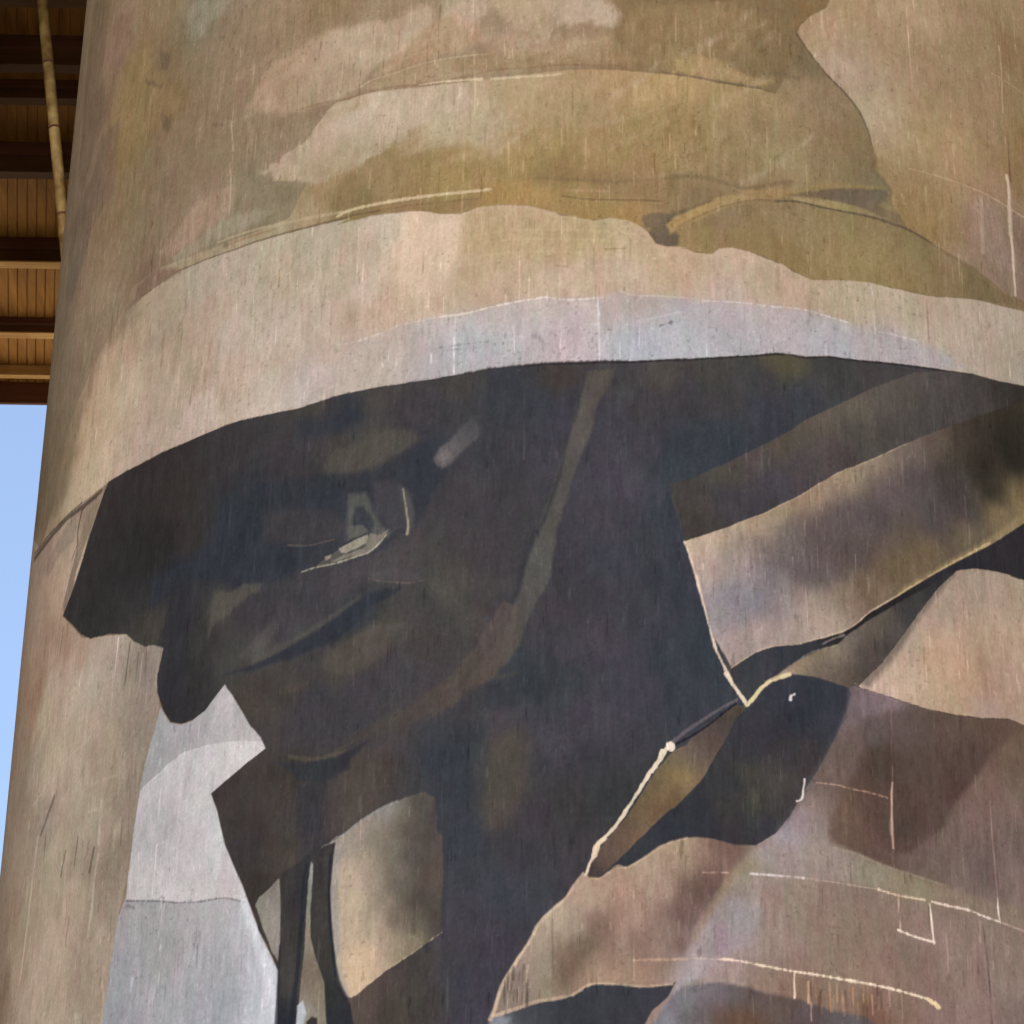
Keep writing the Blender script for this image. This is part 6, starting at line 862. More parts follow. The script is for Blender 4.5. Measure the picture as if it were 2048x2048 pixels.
L||shirt|1.5|1.2|0.12|45|0|1.1 1.1|2833 9408,2836 9333|87 69 65
L||shirt|1.5|1.2|0.33|45|0|2.18 2.18|1246 8675,1243 8511|190 165 149
L||shirt|1.5|1.2|0.17|45|0|1.43 1.43|949 8361,955 8206|190 165 149
L||shirt|1.5|1.2|0.2|45|0|1.52 1.52|571 9337,576 9172|87 69 65
L||shirt|1.5|1.2|0.23|45|0|1.38 1.38|609 9312,614 9216|87 69 65
L||shirt|1.5|1.2|0.26|45|0|1.79 1.79|2288 9572,2289 9491|87 69 65
L||shirt|1.5|1.2|0.23|45|0|1.58 1.58|2251 9705,2255 9578|87 69 65
L||shirt|1.5|1.2|0.28|45|0|2.01 2.01|543 8681,548 8605|190 165 149
L||shirt|1.5|1.2|0.13|45|0|1.42 1.42|2342 8572,2342 8410|87 69 65
L||shirt|1.5|1.2|0.14|45|0|2.17 2.17|769 8572,776 8491|87 69 65
L||shirt|1.5|1.2|0.31|45|0|1.85 1.85|1198 8075,1197 8032|190 165 149
L||shirt|1.5|1.2|0.33|45|0|2.34 2.34|1877 9027,1883 8986|190 165 149
L||shirt|1.5|1.2|0.31|45|0|1.44 1.44|2532 9735,2526 9611|87 69 65
L||shirt|1.5|1.2|0.15|45|0|2.27 2.27|818 8489,822 8446|190 165 149
L||shirt|1.5|1.2|0.21|45|0|1.06 1.06|2172 8803,2171 8639|190 165 149
L||shirt|1.5|1.2|0.2|45|0|1.54 1.54|2790 9376,2783 9273|87 69 65
L||shirt|1.5|1.2|0.32|45|0|1.3 1.3|554 9550,555 9500|87 69 65
L||shirt|1.5|1.2|0.15|45|0|1.46 1.46|789 9596,790 9539|190 165 149
L||shirt|1.5|1.2|0.36|45|0|1.11 1.11|1434 8637,1437 8562|87 69 65
L||shirt|1.5|1.2|0.14|45|0|1.87 1.87|2518 8785,2519 8660|87 69 65
L||shirt|1.5|1.2|0.15|45|0|2.14 2.14|2371 8573,2364 8453|87 69 65
L||shirt|1.5|1.2|0.3|45|0|1.97 1.97|1920 8365,1925 8281|87 69 65
L||shirt|1.5|1.2|0.15|45|0|2.09 2.09|2124 8539,2120 8466|87 69 65
L||shirt|1.5|1.2|0.18|45|0|1.58 1.58|1354 8221,1353 8140|190 165 149
L||shirt|1.5|1.2|0.16|45|0|2.39 2.39|2709 8283,2709 8215|87 69 65
L||shirt|1.5|1.2|0.18|45|0|1.08 1.08|961 9577,958 9443|190 165 149
L||shirt|1.5|1.2|0.22|45|0|1.58 1.58|2868 8341,2865 8269|190 165 149
L||shirt|1.5|1.2|0.27|45|0|2.02 2.02|1570 8461,1569 8418|87 69 65
L||shirt|1.5|1.2|0.23|45|0|1.5 1.5|1519 8106,1522 8014|190 165 149
L||shirt|1.5|1.2|0.15|45|0|1.67 1.67|1067 8300,1067 8231|87 69 65
L||shirt|1.5|1.2|0.27|45|0|2.3 2.3|2088 9703,2093 9660|87 69 65
L||shirt|1.5|1.2|0.32|45|0|1.25 1.25|1979 8132,1983 8030|190 165 149
L||shirt|1.5|1.2|0.37|45|0|1.06 1.06|1958 8077,1956 8012|87 69 65
L||shirt|1.5|1.2|0.4|45|0|1.98 1.98|2830 9142,2829 9101|87 69 65
L||shirt|1.5|1.2|0.35|45|0|1.13 1.13|1108 9584,1106 9426|190 165 149
L||shirt|1.5|1.2|0.18|45|0|1.92 1.92|2643 8320,2640 8270|87 69 65
L||shirt|1.5|1.2|0.38|45|0|1.3 1.3|805 8197,811 8082|190 165 149
L||shirt|1.5|1.2|0.29|45|0|1.12 1.12|2480 9785,2482 9732|190 165 149
L||shirt|1.5|1.2|0.13|45|0|2.38 2.38|551 8172,553 8115|190 165 149
L||shirt|1.5|1.2|0.4|45|0|1.78 1.78|840 9161,845 9027|87 69 65
L||shirt|1.5|1.2|0.38|45|0|1.98 1.98|463 8483,462 8374|190 165 149
L||shirt|1.5|1.2|0.16|45|0|2.21 2.21|1938 8936,1937 8841|190 165 149
L||shirt|1.5|1.2|0.25|45|0|1.19 1.19|2338 8070,2340 7947|87 69 65
L||shirt|1.5|1.2|0.26|45|0|1.73 1.73|2617 9316,2612 9193|87 69 65
L||shirt|1.5|1.2|0.33|45|0|1.07 1.07|1191 8295,1189 8136|87 69 65
L||shirt|1.5|1.2|0.37|45|0|1.49 1.49|2194 8445,2195 8282|190 165 149
L||shirt|1.5|1.2|0.21|45|0|1.61 1.61|681 8675,685 8515|87 69 65
L||shirt|1.5|1.2|0.34|45|0|2.14 2.14|1068 9238,1074 9128|87 69 65
L||shirt|1.5|1.2|0.37|45|0|1.3 1.3|2546 8331,2552 8269|190 165 149
L||shirt|1.5|1.2|0.38|45|0|2.4 2.4|2047 8998,2049 8901|87 69 65
L||shirt|1.5|1.2|0.28|45|0|1.65 1.65|514 8939,512 8791|87 69 65
L||shirt|1.5|1.2|0.4|45|0|2.11 2.11|1249 8576,1254 8523|190 165 149
L||shirt|1.5|1.2|0.27|45|0|1.05 1.05|1031 8817,1031 8767|190 165 149
L||shirt|1.5|1.2|0.3|45|0|1.59 1.59|3012 9700,3007 9599|87 69 65
L||shirt|1.5|1.2|0.12|45|0|1.27 1.27|1348 7983,1345 7863|190 165 149
L||shirt|1.5|1.2|0.38|45|0|1.21 1.21|3005 9617,3002 9457|190 165 149
L||shirt|1.5|1.2|0.25|45|0|1.64 1.64|1384 9216,1383 9106|87 69 65
L||shirt|1.5|1.2|0.38|45|0|1.68 1.68|1983 8111,1982 7950|190 165 149
L||shirt|1.5|1.2|0.16|45|0|1.19 1.19|1569 9135,1577 9095|190 165 149
L||shirt|1.5|1.2|0.31|45|0|2.32 2.32|2364 9349,2365 9231|190 165 149
L||shirt|1.5|1.2|0.18|45|0|1.05 1.05|485 9586,487 9439|190 165 149
L||shirt|1.5|1.2|0.17|45|0|2.35 2.35|1479 8513,1481 8355|87 69 65
L||shirt|1.5|1.2|0.18|45|0|1.44 1.44|1146 7944,1147 7834|87 69 65
L||shirt|1.5|1.2|0.16|45|0|1 1|2675 9081,2677 9005|87 69 65
L||shirt|1.5|1.2|0.36|45|0|2.17 2.17|1616 8997,1617 8844|190 165 149
L||shirt|1.5|1.2|0.33|45|0|2.14 2.14|1324 8377,1328 8308|190 165 149
L||shirt|1.5|1.2|0.38|45|0|1.9 1.9|728 8344,728 8230|190 165 149
L||shirt|1.5|1.2|0.25|45|0|2.35 2.35|987 8329,988 8254|190 165 149
L||shirt|1.5|1.2|0.37|45|0|2.07 2.07|1057 8537,1059 8448|190 165 149
L||shirt|1.5|1.2|0.13|45|0|1.78 1.78|2407 8183,2407 8108|87 69 65
L||shirt|1.5|1.2|0.16|45|0|1.68 1.68|1217 8645,1217 8542|87 69 65
L||shirt|1.5|1.2|0.28|45|0|2.24 2.24|2508 9609,2502 9491|87 69 65
L||shirt|1.5|1.2|0.34|45|0|2.3 2.3|696 8461,696 8373|87 69 65
L||shirt|1.5|1.2|0.2|45|0|1.52 1.52|2606 8371,2605 8315|87 69 65
L||shirt|1.5|1.2|0.21|45|0|2.2 2.2|1678 8620,1676 8548|190 165 149
L||shirt|1.5|1.2|0.24|45|0|2.24 2.24|2576 9864,2568 9713|87 69 65
L||shirt|1.5|1.2|0.25|45|0|1.5 1.5|2130 8480,2128 8417|87 69 65
L||shirt|1.5|1.2|0.2|45|0|1.91 1.91|820 8566,822 8462|87 69 65
L||shirt|1.5|1.2|0.33|45|0|2.3 2.3|1760 9438,1765 9383|87 69 65
L||shirt|1.5|1.2|0.24|45|0|2.38 2.38|1595 9246,1598 9117|87 69 65
L||shirt|1.5|1.2|0.28|45|0|1.72 1.72|1481 9515,1480 9411|87 69 65
L||shirt|1.5|1.2|0.32|45|0|2.1 2.1|2935 9860,2936 9795|87 69 65
L||shirt|1.5|1.2|0.37|45|0|1.95 1.95|1063 8124,1063 7971|190 165 149
L||shirt|1.5|1.2|0.19|45|0|1.64 1.64|976 8483,980 8398|87 69 65
L||shirt|1.5|1.2|0.12|45|0|1.68 1.68|2690 8631,2686 8533|87 69 65
L||shirt|1.5|1.2|0.38|45|0|1.92 1.92|2550 9580,2550 9502|87 69 65
L||shirt|1.5|1.2|0.18|45|0|2.32 2.32|2438 8506,2437 8424|190 165 149
L||shirt|1.5|1.2|0.17|45|0|1.66 1.66|472 9344,476 9184|87 69 65
L||shirt|1.5|1.2|0.34|45|0|2.26 2.26|1541 8469,1539 8422|87 69 65
L||shirt|1.5|1.2|0.35|45|0|1.19 1.19|2842 9447,2832 9313|190 165 149
L||shirt|1.5|1.2|0.33|45|0|2.29 2.29|1486 9017,1489 8953|87 69 65
L||shirt|1.5|1.2|0.2|45|0|1.7 1.7|2548 8897,2539 8767|190 165 149
L||shirt|1.5|1.2|0.33|45|0|1.48 1.48|2575 8873,2578 8771|87 69 65
L||shirt|1.5|1.2|0.31|45|0|1.33 1.33|1041 8665,1042 8601|87 69 65
L||shirt|1.5|1.2|0.39|45|0|2.02 2.02|2860 8679,2856 8542|190 165 149
L||shirt|1.5|1.2|0.4|45|0|1.4 1.4|2463 8358,2466 8238|87 69 65
L||shirt|1.5|1.2|0.31|45|0|1.84 1.84|623 8424,626 8344|190 165 149
L||shirt|1.5|1.2|0.33|45|0|1.36 1.36|1738 8975,1741 8885|87 69 65
L||shirt|1.5|1.2|0.27|45|0|1.2 1.2|1672 9496,1674 9446|190 165 149
L||shirt|1.5|1.2|0.4|45|0|1.65 1.65|912 8770,918 8722|87 69 65
L||shirt|1.5|1.2|0.16|45|0|2.31 2.31|1222 8585,1230 8525|190 165 149
L||shirt|1.5|1.2|0.33|45|0|1.81 1.81|1220 9081,1218 9027|87 69 65
L||shirt|1.5|1.2|0.36|45|0|2.08 2.08|1702 8573,1700 8488|87 69 65
L||shirt|1.5|1.2|0.39|45|0|2.23 2.23|851 8119,854 8068|190 165 149
L||shirt|1.5|1.2|0.19|45|0|1.9 1.9|2573 8275,2570 8173|190 165 149
L||shirt|1.5|1.2|0.28|45|0|1.35 1.35|1676 8797,1679 8729|190 165 149
L||shirt|1.5|1.2|0.37|45|0|1.77 1.77|600 8087,601 8030|190 165 149
L||shirt|1.5|1.2|0.27|45|0|1.37 1.37|1660 9390,1662 9229|87 69 65
L||shirt|1.5|1.2|0.15|45|0|2.1 2.1|2780 8504,2770 8337|87 69 65
L||shirt|1.5|1.2|0.4|45|0|1.18 1.18|1892 8526,1893 8466|190 165 149
L||shirt|1.5|1.2|0.37|45|0|1.6 1.6|2381 9473,2383 9342|87 69 65
L||shirt|1.5|1.2|0.17|45|0|1.37 1.37|792 8746,800 8646|87 69 65
L||shirt|1.5|1.2|0.19|45|0|1.32 1.32|1840 9720,1847 9651|190 165 149
L||shirt|1.5|1.2|0.18|45|0|1.46 1.46|2619 9268,2619 9168|190 165 149
L||shirt|1.5|1.2|0.3|45|0|1.22 1.22|2921 8313,2913 8206|190 165 149
L||shirt|1.5|1.2|0.26|45|0|1.75 1.75|2518 9133,2515 9018|87 69 65
L||shirt|1.5|1.2|0.14|45|0|1.53 1.53|896 9192,900 9112|87 69 65
L||shirt|1.5|1.2|0.22|45|0|2.28 2.28|2950 8964,2950 8822|190 165 149
L||shirt|1.5|1.2|0.32|45|0|1.2 1.2|541 8124,544 8050|87 69 65
L||shirt|1.5|1.2|0.13|45|0|1.25 1.25|2503 9272,2498 9193|87 69 65
L||shirt|1.5|1.2|0.13|45|0|1.31 1.31|1473 8724,1472 8657|87 69 65
L||shirt|1.5|1.2|0.34|45|0|1.99 1.99|1733 9214,1733 9056|87 69 65
L||shirt|1.5|1.2|0.33|45|0|1.73 1.73|2667 9808,2665 9667|190 165 149
L||shirt|1.5|1.2|0.19|45|0|2.02 2.02|2328 8188,2326 8112|87 69 65
L||shirt|1.5|1.2|0.34|45|0|1.15 1.15|851 9603,858 9496|190 165 149
L||shirt|1.5|1.2|0.15|45|0|1.18 1.18|961 9356,960 9200|87 69 65
L||shirt|1.5|1.2|0.13|45|0|2.08 2.08|2903 9124,2907 9079|87 69 65
L||shirt|1.5|1.2|0.17|45|0|2.35 2.35|718 9409,721 9244|190 165 149
L||shirt|1.5|1.2|0.16|45|0|2.35 2.35|942 7989,947 7858|190 165 149
L||shirt|1.5|1.2|0.27|45|0|2.19 2.19|2826 9150,2820 8981|190 165 149
L||shirt|1.5|1.2|0.2|45|0|1.3 1.3|2622 8148,2620 8013|190 165 149
L||shirt|1.5|1.2|0.28|45|0|2.11 2.11|1829 8978,1828 8837|190 165 149
L||shirt|1.5|1.2|0.32|45|0|1.5 1.5|1008 8693,1008 8633|190 165 149
L||shirt|1.5|1.2|0.22|45|0|1.46 1.46|2132 8429,2140 8382|190 165 149
L||shirt|1.5|1.2|0.39|45|0|1.7 1.7|945 9515,945 9427|87 69 65
L||shirt|1.5|1.2|0.23|45|0|1.39 1.39|1492 8070,1498 7969|190 165 149
L||shirt|1.5|1.2|0.32|45|0|1.44 1.44|716 9595,723 9517|87 69 65
L||fold|1.5|1|0.28|45|0|1.3 1.3|1159 9733,1158 9612|105 98 87
L||fold|1.5|1|0.33|45|0|1.43 1.43|948 9517,947 9394|105 98 87
L||fold|1.5|1|0.16|45|0|1.61 1.61|979 9353,984 9307|105 98 87
L||fold|1.5|1|0.36|45|0|1.48 1.48|1102 9700,1102 9647|105 98 87
L||fold|1.5|1|0.26|45|0|1.14 1.14|1198 9334,1202 9289|105 98 87
L||fold|1.5|1|0.39|45|0|1.24 1.24|935 9393,937 9347|105 98 87
L||fold|1.5|1|0.35|45|0|1.32 1.32|1179 9380,1185 9340|105 98 87
L||fold|1.5|1|0.21|45|0|1.07 1.07|1011 9691,1015 9553|105 98 87
L||fold|1.5|1|0.18|45|0|1.11 1.11|979 9379,981 9284|105 98 87
L||fold|1.5|1|0.39|45|0|1.61 1.61|1018 9524,1015 9369|105 98 87
L||fold|1.5|1|0.37|45|0|1.4 1.4|1191 9672,1187 9522|105 98 87
L||fold|1.5|1|0.18|45|0|1.42 1.42|1057 9699,1059 9572|105 98 87
L||fold|1.5|1|0.36|45|0|1.92 1.92|1195 9762,1198 9697|105 98 87
L||fold|1.5|1|0.33|45|0|1.85 1.85|1134 9444,1133 9325|105 98 87
L||fold|1.5|1|0.4|45|0|1.97 1.97|983 9466,987 9347|105 98 87
L||fold|1.5|1|0.22|45|0|1.56 1.56|1005 9407,1006 9355|105 98 87
L||fold|1.5|1|0.36|45|0|1.21 1.21|1027 9282,1030 9184|105 98 87
L||fold|1.5|1|0.32|45|0|1.04 1.04|1138 9682,1138 9606|105 98 87
L||fold|1.5|1|0.21|45|0|1.78 1.78|1067 9349,1071 9278|105 98 87
L||fold|1.5|1|0.34|45|0|1.25 1.25|1166 9532,1165 9438|105 98 87
L||fold|1.5|1|0.23|45|0|1.1 1.1|1012 9638,1013 9511|105 98 87
L||fold|1.5|1|0.34|45|0|1.42 1.42|975 9314,974 9247|105 98 87
L||fold|1.5|1|0.33|45|0|1.7 1.7|1008 9278,1007 9168|105 98 87
L||fold|1.5|1|0.34|45|0|1.34 1.34|936 9625,939 9525|105 98 87
L||fold|1.5|1|0.16|45|0|1.51 1.51|977 9381,974 9251|105 98 87
L||fold|1.5|1|0.36|45|0|1.47 1.47|1175 9692,1172 9535|105 98 87
L||fold|1.5|1|0.18|45|0|1.56 1.56|1003 9430,1004 9297|105 98 87
L||fold|1.5|1|0.18|45|0|1.09 1.09|1095 9710,1091 9560|105 98 87
L||fold|1.5|1|0.23|45|0|1.9 1.9|1043 9464,1048 9399|105 98 87
L||fold|1.5|1|0.29|45|0|1.23 1.23|1021 9749,1019 9662|105 98 87
L|||1.8|1|0.6|45|0|5 2|3429 16363,3433 16104,3412 15704|209 182 152
L|||1.8|1|0.6|45|0|2.5 2.5|2478 16088,2476 15893,2492 15585|213 182 146
L|||2|1|0.6|45|0|3 5|3449 15441,3443 15143,3445 15058|95 70 50
L|||1.8|2|0.8|45|0|8 6|3403 15092,3414 14943,3402 14700,3399 14446,3399 14229,3396 13981|219 196 170
L|||3|3|0.7|45|0|10 11|3416 14960,3406 14744,3397 14529|199 178 154
L|||4|3|0.6|45|0|7 12|3089 14760,3093 14577,3077 14254|183 162 140
L|||1.5|1|0.6|45|0|1.8 1.8|3310 16048,3514 16035,3689 16010|205 176 144
L|||1.8|1.5|0.65|45|0|2 4|2413 14792,2665 14808,2929 14818,3207 14815,3566 14769,3937 14781|205 174 141
L|||2|1|0.3|45|0|3 3|3631 16817,3629 16449|211 178 140
L|||1.8|1.5|0.5|45|0.5|3.5 3.5|-1027 15585,-1018 15293,-1009 15004|214 191 153
L|||1.8|1.5|0.45|45|0.6|3 3|-1087 14849,-1091 14386,-1092 14093|204 177 131
L|||1.8|1|0.5|45|0|3 3|470 14738,473 14590|217 186 136
L|||3|2|0.3|45|0|3 3|-1918 13661,-1847 13406,-1917 13107|213 191 174
L|||1.6|1|0.14|45|0|1.71 1.71|-1131 15856,-1132 15752|218 189 145
L|||1.6|1|0.38|45|0|1.57 1.57|2829 14154,2822 13908|218 189 145
L|||1.6|1|0.27|45|0|1.7 1.7|-422 15476,-423 15387|218 189 145
L|||1.6|1|0.4|45|0|1.87 1.87|-23 14878,-23 14760|122 95 67
L|||1.6|1|0.44|45|0|2.55 2.55|279 15906,278 15702|122 95 67
L|||1.6|1|0.18|45|0|2.03 2.03|-98 13707,-98 13538|122 95 67
L|||1.6|1|0.23|45|0|1.53 1.53|2212 14520,2208 14279|218 189 145
L|||1.6|1|0.45|45|0|1.67 1.67|1147 14166,1147 14039|122 95 67
L|||1.6|1|0.28|45|0|1.95 1.95|1715 14656,1714 14498|218 189 145
L|||1.6|1|0.42|45|0|2.24 2.24|513 14562,513 14418|218 189 145
L|||1.6|1|0.41|45|0|1.42 1.42|613 15303,611 15035|122 95 67
L|||1.6|1|0.34|45|0|2.45 2.45|-2412 15725,-2417 15669|218 189 145
L|||1.6|1|0.24|45|0|1.5 1.5|728 15826,729 15740|218 189 145
L|||1.6|1|0.13|45|0|1.28 1.28|-2245 13983,-2249 13918|122 95 67
L|||1.6|1|0.19|45|0|1.71 1.71|3197 14113,3202 14029|122 95 67
L|||1.6|1|0.42|45|0|2.06 2.06|199 14384,199 14261|218 189 145
L|||1.6|1|0.37|45|0|1.67 1.67|-2438 13905,-2436 13716|218 189 145
L|||1.6|1|0.4|45|0|2.56 2.56|-1181 15274,-1180 15099|122 95 67
L|||1.6|1|0.31|45|0|2.13 2.13|324 15885,324 15797|122 95 67
L|||1.6|1|0.37|45|0|1.76 1.76|1530 14597,1525 14332|218 189 145
L|||1.6|1|0.3|45|0|1.91 1.91|-2622 14163,-2615 13894|218 189 145
L|||1.6|1|0.13|45|0|1.58 1.58|572 14953,573 14892|122 95 67
L|||1.6|1|0.19|45|0|2.15 2.15|-2175 15167,-2173 14962|218 189 145
L|||1.6|1|0.31|45|0|2 2|2645 14199,2640 13975|218 189 145
L|||1.6|1|0.39|45|0|1.38 1.38|-3163 15863,-3170 15798|122 95 67
L|||1.6|1|0.44|45|0|1.8 1.8|-2672 15258,-2678 15201|218 189 145
L|||1.6|1|0.27|45|0|1.86 1.86|1108 14476,1110 14381|218 189 145
L|||1.6|1|0.33|45|0|1.33 1.33|3179 14323,3171 14072|122 95 67
L|||1.6|1|0.18|45|0|1.28 1.28|778 14470,778 14331|218 189 145
L|||1.6|1|0.35|45|0|2.54 2.54|-2585 15379,-2582 15172|122 95 67
L|||1.6|1|0.24|45|0|2.28 2.28|1085 15416,1083 15197|218 189 145
L|||1.6|1|0.2|45|0|2.17 2.17|277 15967,277 15823|218 189 145
L|||1.6|1|0.12|45|0|1.53 1.53|2019 14617,2022 14538|122 95 67
L|||1.6|1|0.27|45|0|1.38 1.38|1324 14166,1326 14098|122 95 67
L|||1.6|1|0.32|45|0|1.33 1.33|3318 15173,3321 15060|122 95 67
L|||1.6|1|0.17|45|0|1.94 1.94|-827 14184,-827 14072|122 95 67
L|||1.6|1|0.34|45|0|1.88 1.88|2543 15884,2544 15754|218 189 145
L|||1.6|1|0.34|45|0|2.53 2.53|-751 15539,-752 15469|218 189 145
L|||1.6|1|0.4|45|0|2.03 2.03|-1035 13814,-1034 13632|218 189 145
L|||1.6|1|0.26|45|0|2.04 2.04|672 14819,673 14750|218 189 145
L|||1.6|1|0.18|45|0|2.38 2.38|2242 16248,2244 16143|218 189 145
L|||1.6|1|0.22|45|0|1.52 1.52|1323 15975,1321 15730|218 189 145
L|||1.6|1|0.24|45|0|1.64 1.64|-1046 15021,-1045 14829|122 95 67
L|||1.6|1|0.21|45|0|2.43 2.43|2789 15653,2796 15593|122 95 67
L|||1.6|1|0.13|45|0|1.52 1.52|3059 15310,3061 15185|218 189 145
L|||1.6|1|0.44|45|0|1.64 1.64|-611 14747,-612 14686|122 95 67
L|||1.6|1|0.28|45|0|2 2|-1513 15289,-1509 15013|218 189 145
L|||1.6|1|0.19|45|0|2.24 2.24|-2018 15546,-2020 15441|218 189 145
L|||1.6|1|0.38|45|0|1.65 1.65|-1891 14470,-1893 14367|218 189 145
L|||1.6|1|0.3|45|0|1.14 1.14|-491 14194,-490 13990|122 95 67
L|||1.6|1|0.31|45|0|2.29 2.29|-328 15046,-328 14826|122 95 67
L|||1.6|1|0.38|45|0|1.08 1.08|560 15630,560 15486|122 95 67
L|||1.6|1|0.35|45|0|1.86 1.86|173 13789,173 13626|122 95 67
L|||1.6|1|0.27|45|0|1.99 1.99|-1206 15112,-1203 14867|218 189 145
L|||1.6|1|0.34|45|0|1.73 1.73|-2085 14038,-2084 13873|218 189 145
L|||1.6|1|0.44|45|0|2.24 2.24|-2614 13959,-2613 13793|122 95 67
L|||1.6|1|0.29|45|0|2.29 2.29|-1219 13968,-1218 13782|218 189 145
L|||1.6|1|0.18|45|0|2.33 2.33|1230 13949,1227 13715|122 95 67
L|||1.6|1|0.17|45|0|1.32 1.32|-1419 13662,-1421 13602|218 189 145
L|||1.6|1|0.2|45|0|1.17 1.17|1676 13692,1672 13441|218 189 145
L|||1.6|1|0.19|45|0|2.41 2.41|-26 14846,-26 14635|122 95 67
L|||1.6|1|0.42|45|0|2.6 2.6|-967 14538,-966 14329|122 95 67
L|||1.6|1|0.25|45|0|2.58 2.58|209 13435,209 13258|122 95 67
L|||1.6|1|0.3|45|0|1.24 1.24|-2225 15891,-2218 15605|218 189 145
L|||1.6|1|0.45|45|0|2.07 2.07|-1648 15898,-1647 15718|122 95 67
L|||1.6|1|0.32|45|0|1.78 1.78|-694 14316,-692 14075|218 189 145
L|||1.6|1|0.26|45|0|1.37 1.37|-613 14542,-614 14468|122 95 67
L|||1.6|1|0.32|45|0|1.4 1.4|355 14913,355 14827|218 189 145
L|||1.6|1|0.4|45|0|1.57 1.57|-449 15425,-449 15299|218 189 145
L|||1.6|1|0.22|45|0|1.45 1.45|-2238 15071,-2241 14970|218 189 145
L|||1.6|1|0.35|45|0|2.17 2.17|-3292 14655,-3299 14592|122 95 67
L|||1.6|1|0.19|45|0|2.26 2.26|-1705 14104,-1704 13956|122 95 67
L|||1.6|1|0.12|45|0|1.93 1.93|604 15734,604 15637|218 189 145
L|||1.6|1|0.41|45|0|1.06 1.06|-95 14331,-95 14117|122 95 67
L|||1.6|1|0.38|45|0|1.53 1.53|-946 15608,-947 15533|122 95 67
L|||1.6|1|0.39|45|0|1.16 1.16|2521 16106,2516 15861|122 95 67
L|||1.6|1|0.26|45|0|2.31 2.31|59 15200,59 15122|122 95 67
L|||1.6|1|0.37|45|0|2.4 2.4|-2598 13941,-2591 13686|218 189 145
L|||1.6|1|0.35|45|0|1.77 1.77|-2273 14397,-2272 14227|122 95 67
L|||1.6|1|0.19|45|0|1.8 1.8|2129 14236,2130 14119|122 95 67
L|||1.6|1|0.36|45|0|1.44 1.44|257 15027,256 14777|122 95 67
L|||1.6|1|0.29|45|0|1.15 1.15|-3166 16422,-3159 16177|218 189 145
L|||1.6|1|0.22|45|0|2.47 2.47|150 15204,150 14977|122 95 67
L|||1.6|1|0.18|45|0|2.18 2.18|-3453 14437,-3460 14365|218 189 145
L|||1.6|1|0.38|45|0|1.52 1.52|-177 15715,-178 15641|218 189 145
L|||1.6|1|0.29|45|0|1.77 1.77|-1722 13929,-1721 13762|218 189 145
L|||1.6|1|0.41|45|0|1.92 1.92|-2038 13926,-2037 13766|218 189 145
L|||1.6|1|0.31|45|0|1.77 1.77|1302 15133,1302 14981|218 189 145
L|||1.6|1|0.21|45|0|1.32 1.32|3010 15102,3001 14826|122 95 67
L|||1.6|1|0.26|45|0|1.27 1.27|-1612 15331,-1614 15231|218 189 145
L|||1.6|1|0.26|45|0|2.35 2.35|-1406 13748,-1405 13576|218 189 145
L|||1.6|1|0.4|45|0|1.62 1.62|2575 15314,2577 15197|122 95 67
L|||1.6|1|0.36|45|0|2.31 2.31|2843 14973,2847 14895|218 189 145
L|||1.6|1|0.12|45|0|1.82 1.82|2554 15200,2558 15106|122 95 67
L|||1.6|1|0.29|45|0|1.97 1.97|-2042 13996,-2044 13899|218 189 145
L|||1.6|1|0.28|45|0|1.5 1.5|-2485 14758,-2481 14538|218 189 145
L|||1.6|1|0.36|45|0|1.83 1.83|-2515 13955,-2515 13809|218 189 145
L|||1.6|1|0.17|45|0|2.05 2.05|-1105 15353,-1104 15176|122 95 67
L|||1.6|1|0.44|45|0|2.14 2.14|-3656 16747,-3660 16623|218 189 145
L|||1.6|1|0.33|45|0|1.67 1.67|646 16001,647 15900|122 95 67
L|||1.6|1|0.14|45|0|1.33 1.33|-695 14214,-696 14108|122 95 67
L|||1.6|1|0.43|45|0|1.4 1.4|809 14881,809 14734|218 189 145
L|||1.6|1|0.42|45|0|2.59 2.59|-1423 14377,-1423 14230|218 189 145
L|||1.6|1|0.31|45|0|2.49 2.49|-237 13992,-237 13853|218 189 145
L|||1.6|1|0.27|45|0|2.35 2.35|931 15072,932 14973|122 95 67
L|||1.6|1|0.26|45|0|1.44 1.44|-3289 15647,-3290 15510|122 95 67
L|||1.6|1|0.35|45|0|2.22 2.22|3477 16828,3479 16694|122 95 67
L|||1.6|1|0.21|45|0|2.44 2.44|-1383 13801,-1381 13609|122 95 67
L|||1.6|1|0.17|45|0|2.43 2.43|-1154 15084,-1152 14864|218 189 145
L|||1.6|1|0.28|45|0|1.21 1.21|603 13853,602 13661|218 189 145
L|||1.6|1|0.31|45|0|1.45 1.45|-102 14525,-102 14375|122 95 67
L|||1.6|1|0.43|45|0|1.78 1.78|-2526 14879,-2530 14786|218 189 145
L|||1.6|1|0.33|45|0|1.93 1.93|2847 13990,2842 13778|218 189 145
L|||1.6|1|0.39|45|0|2.1 2.1|-2015 14308,-2011 14067|218 189 145
L|||1.6|1|0.3|45|0|2.24 2.24|2112 15011,2113 14888|122 95 67
L|||1.6|1|0.14|45|0|1.31 1.31|-2036 16118,-2037 15974|218 189 145
L|||1.6|1|0.42|45|0|1.72 1.72|-1777 14963,-1773 14703|218 189 145
L|||1.6|1|0.29|45|0|1.54 1.54|-1260 15923,-1260 15777|218 189 145
L|||1.6|1|0.24|45|0|1.54 1.54|-2386 15106,-2390 15032|122 95 67
L|||1.6|1|0.25|45|0|2.4 2.4|1350 15778,1349 15600|218 189 145
L|||1.6|1|0.44|45|0|1.3 1.3|-342 13578,-342 13414|218 189 145
L|||1.6|1|0.25|45|0|2.25 2.25|-720 14469,-720 14339|218 189 145
L|||1.6|1|0.18|45|0|2.46 2.46|-1277 15407,-1276 15238|218 189 145
L|||1.6|1|0.24|45|0|1.95 1.95|-75 14150,-75 13965|218 189 145
